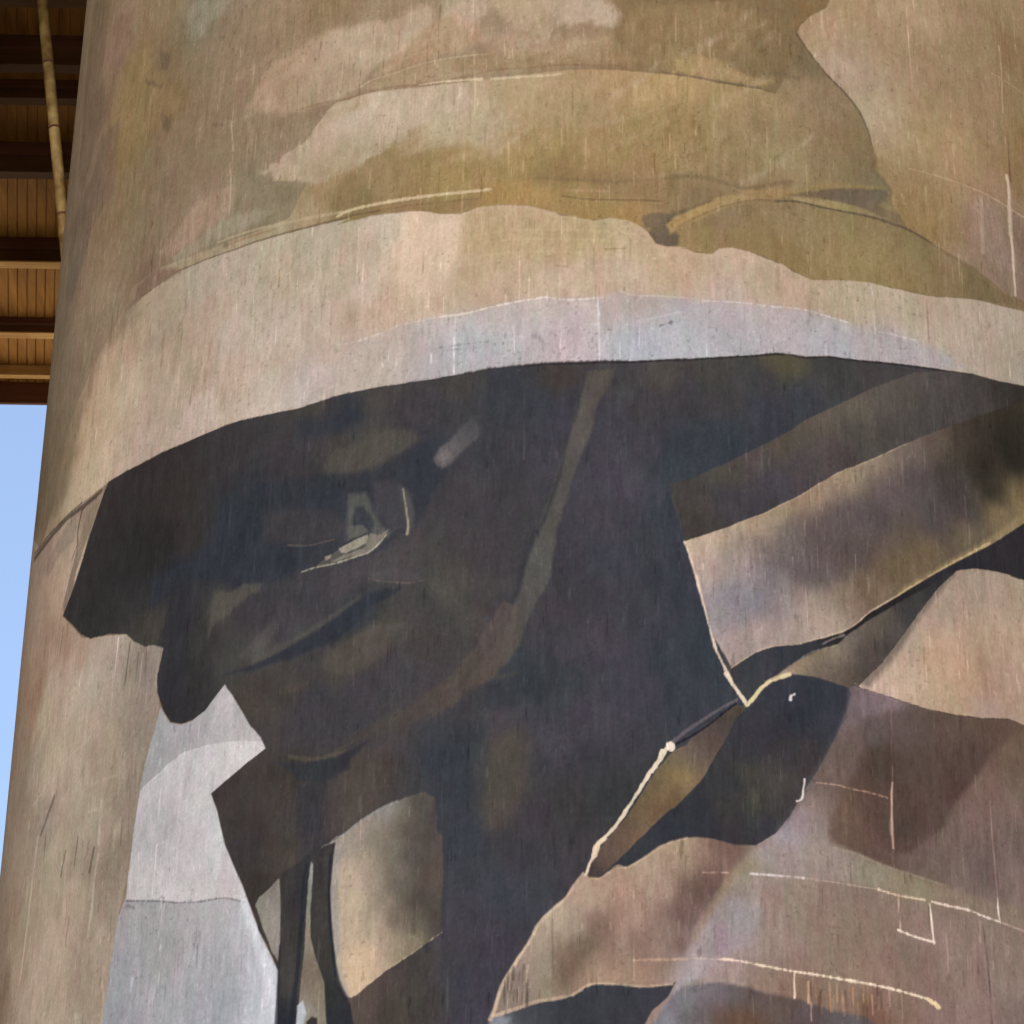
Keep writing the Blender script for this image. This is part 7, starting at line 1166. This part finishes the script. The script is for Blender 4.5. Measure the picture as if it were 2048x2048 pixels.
L|||1.6|1|0.32|45|0|2.31 2.31|1408 15858,1405 15626|122 95 67
L|||1.6|1|0.25|45|0|2.49 2.49|1241 14598,1239 14382|218 189 145
L|||1.6|1|0.18|45|0|1.31 1.31|3231 15418,3227 15213|218 189 145
L|||1.6|1|0.36|45|0|2.39 2.39|-774 14903,-774 14762|218 189 145
L|||1.6|1|0.13|45|0|1.63 1.63|272 15918,271 15635|218 189 145
L|||1.6|1|0.15|45|0|1.48 1.48|3018 14332,3018 14184|122 95 67
L|||1.6|1|0.17|45|0|2.25 2.25|528 14193,527 13991|218 189 145
L|||1.6|1|0.19|45|0|2.49 2.49|-3368 14333,-3359 14074|218 189 145
L|||1.6|1|0.21|45|0|1.44 1.44|1007 15301,1004 15043|122 95 67
L|||1.6|1|0.18|45|0|1.83 1.83|2201 13737,2198 13533|218 189 145
L|||1.6|1|0.2|45|0|1.58 1.58|-717 14535,-715 14289|218 189 145
L|||1.6|1|0.3|45|0|2.33 2.33|343 14419,343 14277|218 189 145
L|||1.6|1|0.35|45|0|1.27 1.27|1533 13799,1532 13640|218 189 145
L|||1.6|1|0.14|45|0|1.42 1.42|-550 15660,-550 15575|218 189 145
L|||1.6|1|0.25|45|0|1.1 1.1|-1609 15606,-1611 15529|122 95 67
L|||1.6|1|0.3|45|0|2.35 2.35|-629 14505,-629 14418|218 189 145
L|||1.6|1|0.16|45|0|1.63 1.63|-1194 14723,-1192 14515|122 95 67
L|||1.6|1|0.28|45|0|1.92 1.92|-1018 13780,-1019 13696|122 95 67
L|||1.6|1|0.2|45|0|1.88 1.88|-2620 16022,-2613 15753|122 95 67
L|||1.6|1|0.16|45|0|1.93 1.93|-981 14459,-982 14400|218 189 145
L|||1.6|1|0.29|45|0|1.69 1.69|-2607 16174,-2606 16012|218 189 145
L|||1.6|1|0.39|45|0|2.34 2.34|531 15866,529 15603|218 189 145
L|||1.6|1|0.43|45|0|2.55 2.55|-1846 14631,-1845 14465|218 189 145
L|||1.6|1|0.35|45|0|1.63 1.63|3164 14359,3163 14202|218 189 145
L|||1.6|1|0.44|45|0|1.7 1.7|-2516 14076,-2509 13813|218 189 145
L|||1.6|1|0.17|45|0|2.44 2.44|2327 14000,2322 13770|122 95 67
L|||1.6|1|0.22|45|0|1.42 1.42|2595 13848,2601 13792|218 189 145
L|||1.6|1|0.33|45|0|2.21 2.21|1222 14953,1219 14697|218 189 145
L|||1.6|1|0.41|45|0|2.49 2.49|-159 14690,-158 14473|218 189 145
L|||1.6|1|0.32|45|0|1.61 1.61|-1099 15559,-1098 15375|218 189 145
L|||1.6|1|0.13|45|0|1.79 1.79|-2992 16320,-2989 16130|122 95 67
L|||1.6|1|0.31|45|0|1.48 1.48|520 15175,519 14980|218 189 145
L|||1.6|1|0.35|45|0|2.59 2.59|-2279 13878,-2281 13772|218 189 145
L|||1.6|1|0.14|45|0|1.97 1.97|49 15480,49 15342|218 189 145
L|||1.6|1|0.36|45|0|1.19 1.19|-173 14081,-173 13968|122 95 67
L|||1.6|1|0.25|45|0|1.91 1.91|-714 15354,-713 15122|218 189 145
L|||1.8|1.5|0.27|45|0|2.15 2.15|-158 15679,-163 15671|117 93 71
L|||1.8|1.5|0.22|45|0|1.5 1.5|1900 12952,1914 12950|117 93 71
L|||1.8|1.5|0.21|45|0|1.21 1.21|640 13494,656 13492|117 93 71
L|||1.8|1.5|0.37|45|0|1.76 1.76|-2209 13523,-2197 13516|117 93 71
L|||1.8|1.5|0.29|45|0|2.08 2.08|1212 12733,1230 12719|117 93 71
L|||1.8|1.5|0.3|45|0|2.67 2.67|2514 14118,2532 14127|117 93 71
L|||1.8|1.5|0.22|45|0|2.64 2.64|-4958 17349,-4913 17304|117 93 71
L|||1.8|1.5|0.24|45|0|1.76 1.76|2444 13497,2446 13502|117 93 71
L|||1.8|1.5|0.44|45|0|2.1 2.1|-3955 15364,-3947 15345|117 93 71
L|||1.8|1.5|0.6|45|0|3.19 3.19|-2384 15847,-2388 15854|117 93 71
L|||1.8|1.5|0.48|45|0|2.8 2.8|-875 12718,-891 12720|117 93 71
L|||1.8|1.5|0.34|45|0|2.32 2.32|879 14056,872 14059|117 93 71
L|||1.8|1.5|0.52|45|0|2.14 2.14|2294 13111,2305 13105|117 93 71
L|||1.8|1.5|0.45|45|0|1.44 1.44|-1089 15151,-1084 15149|117 93 71
L|||1.8|1.5|0.25|45|0|1.21 1.21|2637 16373,2636 16375|117 93 71
L|||1.8|1.5|0.43|45|0|2.6 2.6|24 15090,12 15098|117 93 71
L|||1.8|1.5|0.22|45|0|2.95 2.95|2120 16028,2138 16023|117 93 71
L|||1.8|1.5|0.25|45|0|1.79 1.79|-31 13928,-44 13912|117 93 71
L|||1.8|1.5|0.54|45|0|2.86 2.86|913 15752,895 15758|117 93 71
L|||1.8|1.5|0.44|45|0|2.96 2.96|-519 12432,-515 12432|117 93 71
L|||1.8|1.5|0.51|45|0|1.81 1.81|-1437 14698,-1422 14685|117 93 71
L|||1.8|1.5|0.54|45|0|2.92 2.92|792 14983,778 14981|117 93 71
L|||1.8|1.5|0.24|45|0|2.22 2.22|-458 15777,-459 15775|117 93 71
L|||1.8|1.5|0.56|45|0|2.62 2.62|-4134 13726,-4102 13703|117 93 71
L|||1.8|1.5|0.44|45|0|1.4 1.4|1830 12610,1832 12596|117 93 71
L|||1.8|1.5|0.4|45|0|2.13 2.13|3128 15502,3128 15502|117 93 71
L|||1.8|1.5|0.25|45|0|2.36 2.36|632 15749,627 15750|117 93 71
L|||1.8|1.5|0.52|45|0|1.33 1.33|872 13676,884 13677|117 93 71
L|||1.8|1.5|0.21|45|0|2.97 2.97|607 13253,592 13236|117 93 71
L|||1.8|1.5|0.38|45|0|3.17 3.17|1488 14740,1499 14724|117 93 71
L|||1.8|1.5|0.36|45|0|1.36 1.36|-3537 13368,-3538 13351|117 93 71
L|||1.8|1.5|0.47|45|0|2.49 2.49|-3263 15959,-3244 15941|117 93 71
L|||1.8|1.5|0.53|45|0|2.78 2.78|-4467 13519,-4470 13525|117 93 71
L|||1.8|1.5|0.3|45|0|2.4 2.4|-3379 15180,-3352 15153|117 93 71
L|||1.8|1.5|0.42|45|0|1.43 1.43|556 13434,566 13425|117 93 71
L|||1.8|1.5|0.53|45|0|2.8 2.8|3242 14254,3224 14252|117 93 71
L|||1.8|1.5|0.48|45|0|2.38 2.38|2868 15903,2846 15876|117 93 71
L|||1.8|1.5|0.26|45|0|1.76 1.76|1015 13251,1004 13237|117 93 71
L|||1.8|1.5|0.22|45|0|2.45 2.45|-5 12861,-12 12859|117 93 71
L|||1.8|1.5|0.26|45|0|1.45 1.45|168 13027,153 13033|117 93 71
L|||1.8|1.5|0.3|45|0|3.18 3.18|579 14919,587 14922|117 93 71
L|||1.8|1.5|0.3|45|0|2.23 2.23|-3829 14021,-3802 14011|117 93 71
L|||1.8|1.5|0.35|45|0|3.13 3.13|-748 15810,-766 15806|117 93 71
L|||1.8|1.5|0.44|45|0|3.09 3.09|-711 12860,-727 12858|117 93 71
L|||1.8|1.5|0.44|45|0|1.27 1.27|-1229 14593,-1239 14590|117 93 71
L|||1.8|1.5|0.28|45|0|2.87 2.87|-763 13444,-757 13439|117 93 71
L|||1.8|1.5|0.52|45|0|1.53 1.53|-3581 13990,-3590 13978|117 93 71
L|||1.8|1.5|0.48|45|0|1.82 1.82|-1225 15729,-1237 15738|117 93 71
L|||1.8|1.5|0.41|45|0|1.35 1.35|-107 14321,-113 14322|117 93 71
L|||1.8|1.5|0.51|45|0|1.67 1.67|-2283 13009,-2282 13014|117 93 71
L|||1.8|1.5|0.54|45|0|1.35 1.35|2664 14744,2654 14725|117 93 71
L|||1.8|1.5|0.24|45|0|1.95 1.95|2412 13571,2423 13580|117 93 71
L|||1.8|1.5|0.29|45|0|1.62 1.62|-2081 13781,-2063 13760|117 93 71
L|||1.8|1.5|0.38|45|0|3.17 3.17|-20 12633,-15 12631|117 93 71
L|||1.8|1.5|0.39|45|0|1.52 1.52|-3358 15988,-3337 15984|117 93 71
L|||1.8|1.5|0.2|45|0|2.92 2.92|-1955 16012,-1963 16001|117 93 71
L|||1.8|1.5|0.37|45|0|1.68 1.68|1261 12818,1261 12824|117 93 71
L|||1.8|1.5|0.59|45|0|1.63 1.63|1949 14006,1963 13996|117 93 71
L|||1.8|1.5|0.37|45|0|3.08 3.08|-630 12685,-638 12692|117 93 71
L|||1.8|1.5|0.5|45|0|3.18 3.18|623 14567,610 14552|117 93 71
L|||1.8|1.5|0.33|45|0|1.94 1.94|-2945 12967,-2923 12947|117 93 71
L|||1.8|1.5|0.33|45|0|1.47 1.47|1761 14145,1766 14137|117 93 71
L|||1.8|1.5|0.56|45|0|2.75 2.75|898 14410,910 14401|117 93 71
L|||1.8|1.5|0.43|45|0|1.4 1.4|1671 15809,1670 15790|117 93 71
L|||1.8|1.5|0.33|45|0|1.53 1.53|-1665 13709,-1654 13702|117 93 71
L|||1.8|1.5|0.46|45|0|1.26 1.26|925 15104,936 15112|117 93 71
L|||1.8|1.5|0.54|45|0|2.97 2.97|912 15941,927 15928|117 93 71
L|||1.8|1.5|0.59|45|0|1.61 1.61|1505 14899,1489 14892|117 93 71
L|||1.8|1.5|0.35|45|0|2.38 2.38|1078 14896,1080 14884|117 93 71
L|||1.8|1.5|0.43|45|0|1.34 1.34|-1567 12757,-1559 12756|117 93 71
L|||1.8|1.5|0.5|45|0|1.24 1.24|-1872 14115,-1863 14112|117 93 71
L|||1.8|1.5|0.43|45|0|1.33 1.33|-5697 17642,-5646 17602|117 93 71
L|||1.8|1.5|0.47|45|0|2.56 2.56|2505 14011,2509 14001|117 93 71
L|||1.8|1.5|0.6|45|0|1.89 1.89|-2657 14808,-2677 14808|117 93 71
L|||1.8|1.5|0.34|45|0|2.24 2.24|-645 12753,-632 12760|117 93 71
L|||1.8|1.5|0.5|45|0|1.33 1.33|-1148 14850,-1141 14832|117 93 71
L|||1.8|1.5|0.22|45|0|3.02 3.02|3002 16277,3021 16285|117 93 71
L|||1.8|1.5|0.51|45|0|2.75 2.75|838 14344,850 14327|117 93 71
L|||1.8|1.5|0.55|45|0|2.04 2.04|-2654 16058,-2629 16034|117 93 71
L|||1.8|1.5|0.53|45|0|2.9 2.9|81 15890,82 15880|117 93 71
L|||1.8|1.5|0.5|45|0|2.73 2.73|2457 15419,2436 15406|117 93 71
L|||1.8|1.5|0.29|45|0|1.54 1.54|2593 12832,2601 12824|117 93 71
L|||1.8|1.5|0.42|45|0|1.41 1.41|-2822 14112,-2803 14091|117 93 71
L|||1.8|1.5|0.53|45|0|2.84 2.84|239 15609,254 15601|117 93 71
L|||1.8|1.5|0.33|45|0|1.32 1.32|-2995 14052,-2986 14041|117 93 71
L|||1.8|1.5|0.22|45|0|2.74 2.74|-515 15395,-525 15402|117 93 71
L|||1.8|1.5|0.43|45|0|2.25 2.25|-1196 13688,-1183 13682|117 93 71
L|||1.8|1.5|0.4|45|0|2.73 2.73|-564 14539,-578 14525|117 93 71
L|||1.8|1.5|0.28|45|0|1.47 1.47|-2270 16341,-2287 16340|117 93 71
L|||1.8|1.5|0.24|45|0|3.01 3.01|1522 15132,1501 15109|117 93 71
L|||1.8|1.5|0.46|45|0|2.64 2.64|-3311 14896,-3301 14877|117 93 71
L|||1.8|1.5|0.46|45|0|1.66 1.66|-1192 13747,-1185 13730|117 93 71
L|||1.8|1.5|0.53|45|0|1.29 1.29|2733 13052,2741 13050|117 93 71
L|||1.8|1.5|0.45|45|0|3.15 3.15|123 13359,124 13342|117 93 71
L|||1.8|1.5|0.25|45|0|2.04 2.04|-4661 15263,-4700 15269|117 93 71
L|||1.8|1.5|0.49|45|0|2.99 2.99|-1228 13762,-1237 13759|117 93 71
L|||1.8|1.5|0.48|45|0|1.39 1.39|-527 13295,-545 13280|117 93 71
L|||1.8|1.5|0.38|45|0|2.93 2.93|1305 14637,1286 14626|117 93 71
L|||1.8|1.5|0.45|45|0|2.33 2.33|3215 14621,3235 14628|117 93 71
L|||1.8|1.5|0.48|45|0|2.32 2.32|-4025 14474,-4041 14476|117 93 71
L|||1.8|1.5|0.57|45|0|2.5 2.5|2215 13975,2206 13973|117 93 71
L|||1.8|1.5|0.34|45|0|1.95 1.95|2275 14676,2295 14672|117 93 71
L|||1.8|1.5|0.58|45|0|1.5 1.5|1211 14757,1209 14743|117 93 71
L|||1.8|1.5|0.41|45|0|1.94 1.94|1594 13467,1577 13464|117 93 71
L|||1.8|1.5|0.41|45|0|1.28 1.28|1191 13739,1193 13734|117 93 71
L|||1.8|1.5|0.56|45|0|1.77 1.77|-1198 14645,-1198 14645|117 93 71
L|||1.8|1.5|0.22|45|0|1.8 1.8|792 15464,779 15455|117 93 71
L|||1.8|1.5|0.23|45|0|1.97 1.97|-5064 14935,-5092 14947|117 93 71
L|||1.8|1.5|0.51|45|0|1.84 1.84|-2333 14021,-2338 14008|117 93 71
L|||1.8|1.5|0.46|45|0|1.38 1.38|1251 15115,1242 15113|117 93 71
L|||1.8|1.5|0.46|45|0|1.52 1.52|746 13188,746 13189|117 93 71
L|||1.8|1.5|0.21|45|0|2.62 2.62|-4629 16920,-4596 16895|117 93 71
L|||1.8|1.5|0.51|45|0|1.92 1.92|-3002 13898,-3011 13889|117 93 71
L|||1.8|1.5|0.4|45|0|3.07 3.07|-2150 15469,-2140 15447|117 93 71
L|||1.8|1.5|0.22|45|0|2.76 2.76|-2756 16122,-2750 16126|117 93 71
L|||1.8|1.5|0.32|45|0|3.19 3.19|-1236 15707,-1220 15691|117 93 71
L|||1.8|1.5|0.5|45|0|2 2|-356 15088,-362 15078|117 93 71
L|||1.8|1.5|0.6|45|0|2.17 2.17|-1767 14795,-1771 14800|117 93 71
L|||1.8|1.5|0.42|45|0|3.1 3.1|1388 15733,1398 15741|117 93 71
L|||1.8|1.5|0.47|45|0|2.63 2.63|2406 16161,2388 16139|117 93 71
P|||5.4|4|0.75|45|0|0 0|-593 10761,-627 10479,-789 10249,-973 10145,-1195 10027,-1422 9946,-1654 9898,-1895 9902,-1697 9983,-1389 10109,-1089 10295,-924 10481,-815 10695,-725 10852|-720 10566 87 78 73,-975 10224 86 76 69,-1424 9994 76 70 65,-1814 9909 71 66 62
P|||9.45|4|0.6|45|0|0 0|-974 10184,-789 10241,-532 10266,-277 10224,-313 10106,-602 10039,-896 9999,-1119 9980|57 59 64
'''
# ------------------------------------------------------------------ the silo
RAD, AX, AY, TOP = 5.0, 0.8500, 23.6047, 20.0
BASE = math.atan2(-AX, -AY)
silo = thing('silo', 'tall round concrete silo painted with a man in a broad brimmed hat', 'silo', (AX, AY, 0))
def ramp(*parts):
    o = []
    for a, b, st in parts: o += list(np.arange(a, b-st*.5, st))
    return np.array(o+[parts[-1][1]])
PI = math.pi
xs = ramp((-RAD*PI, -6.9, .12), (-6.9, -4.7, .013), (-4.7, 4.15, .0072), (4.15, 5.4, .03), (5.4, RAD*PI, .12))
ys = ramp((0, 6.6, .3), (6.6, 7.5, .04), (7.5, 18.75, .0088), (18.75, TOP, .06))
cv = Canvas(xs, ys, .0037)
for sh in load_mural(MURAL): cv.draw(sh)
cv.finish()
rgb = cv.C/255.; lin = np.where(rgb <= .04045, rgb/12.92, ((rgb+.055)/1.055)**2.4)
lin = lin*np.array(PAINT_GAIN)                      # traced colours to albedo; left edge is painted lighter to offset its shade
lin = np.clip(lin, .004, .86)
nx, ny = len(xs), len(ys)
# ring is closed: the last column coincides with the first
ph = xs[:-1]/RAD; nc = nx-1
X = RAD*np.sin(BASE-ph); Y = RAD*np.cos(BASE-ph)
co = np.zeros((ny, nc, 3), np.float32); co[..., 0] = X; co[..., 1] = Y; co[..., 2] = ys[:, None]
bend = fbm(xs[:-1], ys, 1.3, 2.1, 601, 3)*.006; co[..., 0] += bend*np.sin(BASE-ph); co[..., 1] += bend*np.cos(BASE-ph)   # formwork unevenness
i = np.arange(nc); j = (i+1) % nc
rows = np.arange(ny-1)[:, None]*nc
quads = np.stack([rows+j, rows+i, rows+nc+i, rows+nc+j], -1).reshape(-1, 4).astype(np.int32)
me = bpy.data.meshes.new('painted_wall'); nq = len(quads)
me.vertices.add(ny*nc); me.vertices.foreach_set('co', co.ravel())
me.loops.add(nq*4); me.loops.foreach_set('vertex_index', quads[:, ::-1].ravel())
me.polygons.add(nq); me.polygons.foreach_set('loop_start', np.arange(nq, dtype=np.int32)*4)
me.polygons.foreach_set('loop_total', np.full(nq, 4, np.int32)); me.polygons.foreach_set('use_smooth', np.ones(nq, bool))
me.update()
at = me.color_attributes.new('paint', 'FLOAT_COLOR', 'POINT')
c4 = np.ones((ny, nc, 4), np.float32); c4[..., :3] = lin[:, :-1]; at.data.foreach_set('color', c4.ravel())
ua = me.attributes.new('unroll', 'FLOAT_VECTOR', 'POINT')
uv = np.zeros((ny, nc, 3), np.float32); uv[..., 0] = xs[None, :-1]; uv[..., 1] = ys[:, None]; ua.data.foreach_set('vector', uv.ravel())
m, t, b = new_mat('painted_concrete', .9, .0); N = t.nodes.new; K = t.links.new
ca = N('ShaderNodeAttribute'); ca.attribute_name = 'paint'; un = N('ShaderNodeAttribute'); un.attribute_name = 'unroll'
def noise(sx, sy, det, rough=.6):
    mp = N('ShaderNodeMapping'); mp.inputs['Scale'].default_value = (sx, sy, 1); K(un.outputs['Vector'], mp.inputs[0])
    n = N('ShaderNodeTexNoise'); n.inputs['Scale'].default_value = 1; n.inputs['Detail'].default_value = det; n.inputs['Roughness'].default_value = rough
    K(mp.outputs[0], n.inputs['Vector']); return n
def rng(src, a, bb, lo, hi):
    r = N('ShaderNodeMapRange'); r.inputs[1].default_value = a; r.inputs[2].default_value = bb; r.inputs[3].default_value = lo; r.inputs[4].default_value = hi; K(src, r.inputs[0]); return r.outputs[0]
def math_(op, a, bb):
    r = N('ShaderNodeMath'); r.operation = op; K(a, r.inputs[0])
    if isinstance(bb, float): r.inputs[1].default_value = bb
    else: K(bb, r.inputs[1])
    return r.outputs[0]
streak = noise(34, 4.5, 4); grit = noise(46, 34, 5, .7); broad = noise(9, 3.5, 4)
f1 = math_('MULTIPLY', rng(streak.outputs[0], .3, .7, .955, 1.045), rng(grit.outputs[0], .3, .7, .90, 1.10))
f2 = math_('MULTIPLY', f1, rng(broad.outputs[0], .3, .7, .94, 1.06))
vm = N('ShaderNodeVectorMath'); vm.operation = 'SCALE'; K(ca.outputs['Color'], vm.inputs[0]); K(f2, vm.inputs['Scale'])
K(vm.outputs[0], b.inputs['Base Color'])
bp = N('ShaderNodeBump'); bp.inputs['Strength'].default_value = .35; bp.inputs['Distance'].default_value = .006
hm = math_('ADD', streak.outputs[0], grit.outputs[0]); K(hm, bp.inputs['Height']); K(bp.outputs[0], b.inputs['Normal'])
K(rng(grit.outputs[0], .3, .7, .85, 1.0), b.inputs['Roughness'])
me.materials.append(m)
wall = link(bpy.data.objects.new('painted_wall', me), silo)
# concrete cap closing the silo
cm, t, b = new_mat('bare_concrete', .9, .2); N = t.nodes.new; K = t.links.new
tc = N('ShaderNodeTexCoord'); n = N('ShaderNodeTexNoise'); n.inputs['Scale'].default_value = 2; n.inputs['Detail'].default_value = 8; K(tc.outputs['Object'], n.inputs['Vector'])
cr = N('ShaderNodeValToRGB'); cr.color_ramp.elements[0].color = (.11, .10, .085, 1); cr.color_ramp.elements[1].color = (.22, .20, .17, 1); K(n.outputs[0], cr.inputs[0]); K(cr.outputs[0], b.inputs['Base Color'])
bm = bmesh.new(); tube(bm, (0, 0, TOP-.004), (0, 0, TOP+.35), RAD+.12, seg=128)
mesh_obj('roof_slab', bm, cm, silo)
for k, (nx_, lab) in enumerate(((-10.35, 'bare concrete silo added out of view beside the painted silo to shade the canopy'), (-21.3, 'bare concrete silo added out of view further along to shade the canopy'))):  # out-of-view silos added to block light reaching the canopy
    sl = thing('silo', lab, 'silo', (nx_, AY-.2, 0)); sl['group'] = 'concrete silos in a row'
    bm = bmesh.new(); tube(bm, (0, 0, 0), (0, 0, TOP), RAD, seg=160, caps=False); mesh_obj('wall', bm, cm, sl, True)
    bm = bmesh.new(); tube(bm, (0, 0, TOP-.004), (0, 0, TOP+.35), RAD+.12, seg=128); mesh_obj('roof_slab', bm, cm, sl)
silo['group'] = 'concrete silos in a row'
for x0, x1, lab in ((-18.0, -6.5, 'square concrete tower added unseen behind the bare silos to shade the canopy'), (-4.8, 5.6, 'square concrete tower added unseen behind the painted silo to shade the canopy')):  # unseen towers added to keep light off the canopy's near bays
    tw = thing('shade_tower', lab, 'tower', ((x0+x1)/2, 29.65 if x0 > -10 else 28.1, 0)); tw['group'] = 'unseen towers added to shade the canopy'
    bm = bmesh.new(); hw = (x1-x0)/2; box(bm, -hw, hw, -1.0, 1.0, 0, 20.58, .03); mesh_obj('wall', bm, cm, tw)
    bm = bmesh.new(); box(bm, -1, 1, 1.004, 1.06, .02, 2.6, .01); mesh_obj('door', bm, cm, tw)
# ------------------------------------------------------------------ timber canopy
ZC = 20.9                                           # underside of the boards
XL, XR, Y0, Y1 = -27.0, 7.0, 22.2, 33.05
canopy = thing('canopy', 'timber canopy seen from below with brown boards, crossing beams and a fascia, behind the silo', 'canopy', ((XL+XR)/2, (Y0+Y1)/2, ZC))
canopy_in = canopy.matrix_basis.translation.copy()
def part(name, bm, mat):
    bmesh.ops.translate(bm, verts=bm.verts, vec=-canopy_in)
    return mesh_obj(name, bm, mat, canopy)
m_board = wood('board_timber', (.20, .080, .012), (.50, .24, .05), 1)
m_pale_lit = wood('pale_lit_timber', (.40, .19, .045), (.80, .52, .20), 0)  # pale timber, brightened for undersides that catch ground light
m_shaded = wood('shaded_beam_timber', (.07, .030, .010), (.17, .080, .026), 0)  # beam bodies coloured darker for faces turned from the light
m_dark = wood('fascia_timber', (.10, .035, .018), (.21, .085, .045), 0)
rnd = random.Random(7)
bm = bmesh.new(); x = XL
while x < XR-1.6:
    w = rnd.uniform(.108, .122)
    d = rnd.uniform(0, .008)
    box(bm, x, x+w-.012, Y0, Y1-.06, ZC+d, ZC+.03)
    x += w
for v in bm.verts: v.co.x += (Y1-v.co.y)*SKEW           # boards laid slightly off square
box(bm, XL+.01, XR, Y0, Y1-.06, ZC+.03, ZC+.06)
part('ceiling_boards', bm, m_board)
def elev_y(py): return (ZC-1.6)/math.tan(PITCH+math.atan((1024-py)/6008))
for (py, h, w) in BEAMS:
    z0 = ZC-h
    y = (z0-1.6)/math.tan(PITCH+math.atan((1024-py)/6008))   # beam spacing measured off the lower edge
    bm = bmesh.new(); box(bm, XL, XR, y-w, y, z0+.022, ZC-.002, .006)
    part('beam', bm, m_shaded)
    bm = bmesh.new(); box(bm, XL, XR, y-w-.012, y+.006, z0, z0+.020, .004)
    part('beam_underside', bm, m_pale_lit if py > 500 else m_shaded)  # underside strips painted bright on the lit outer beams, dark elsewhere
    bm = bmesh.new(); box(bm, XL, XR, y-w-.05, y-w-.001, z0+h*.55, ZC-.002, .004)
    part('ledger', bm, m_dark)
bm = bmesh.new(); box(bm, XL, XR, Y1-.058, Y1, ZC-.30, ZC+.16, .005); part('fascia', bm, m_dark)
bm = bmesh.new(); box(bm, XL, XR, Y0-.03, Y0-.001, TOP+.352, ZC+.16, .004); part('light_gap_board', bm, m_dark)  # unseen board added to stop light through the gap above the silos
bm = bmesh.new(); box(bm, XL, XR, Y1-.50, Y1-.40, ZC-.15, ZC-.002, .005); part('edge_batten', bm, m_pale_lit)
# ------------------------------------------------------------------ pipe strut in front of the canopy
pm, t, b = new_mat('rusty_pipe_steel', .6, .4); N = t.nodes.new; K = t.links.new
tc = N('ShaderNodeTexCoord'); n = N('ShaderNodeTexNoise'); n.inputs['Scale'].default_value = 7; n.inputs['Detail'].default_value = 8; K(tc.outputs['Object'], n.inputs['Vector'])
cr = N('ShaderNodeValToRGB'); cr.color_ramp.elements[0].position = .35; cr.color_ramp.elements[1].position = .65
cr.color_ramp.elements[0].color = (.24, .135, .03, 1); cr.color_ramp.elements[1].color = (.55, .37, .13, 1); K(n.outputs[0], cr.inputs[0]); K(cr.outputs[0], b.inputs['Base Color'])
def unproj(px, py, yy):
    d = cam.matrix_world.to_3x3() @ Vector(((px-1024)/6008, (1024-py)/6008, -1)); k = yy/d.y
    return Vector((d.x*k, yy, 1.6+d.z*k))
PA, PB = Vector((-4.884, 23.955, 20.9)), Vector((-4.117, 23.955, 16.207))
pipe = thing('pipe', 'slender rust brown pipe slanting down from the canopy boards to the silo edge', 'pipe', PA)
d = (PB-PA)
bm = bmesh.new(); tube(bm, (0, 0, 0), d, .055, seg=24); mesh_obj('tube', bm, pm, pipe, True)
for f in [0.3552, 0.5198, 0.7334]:
    bm = bmesh.new(); c = d*f; e = d.normalized()*.012
    tube(bm, c-e, c+e, .0585, seg=24); mesh_obj('coupling', bm, m_dark, pipe, True)
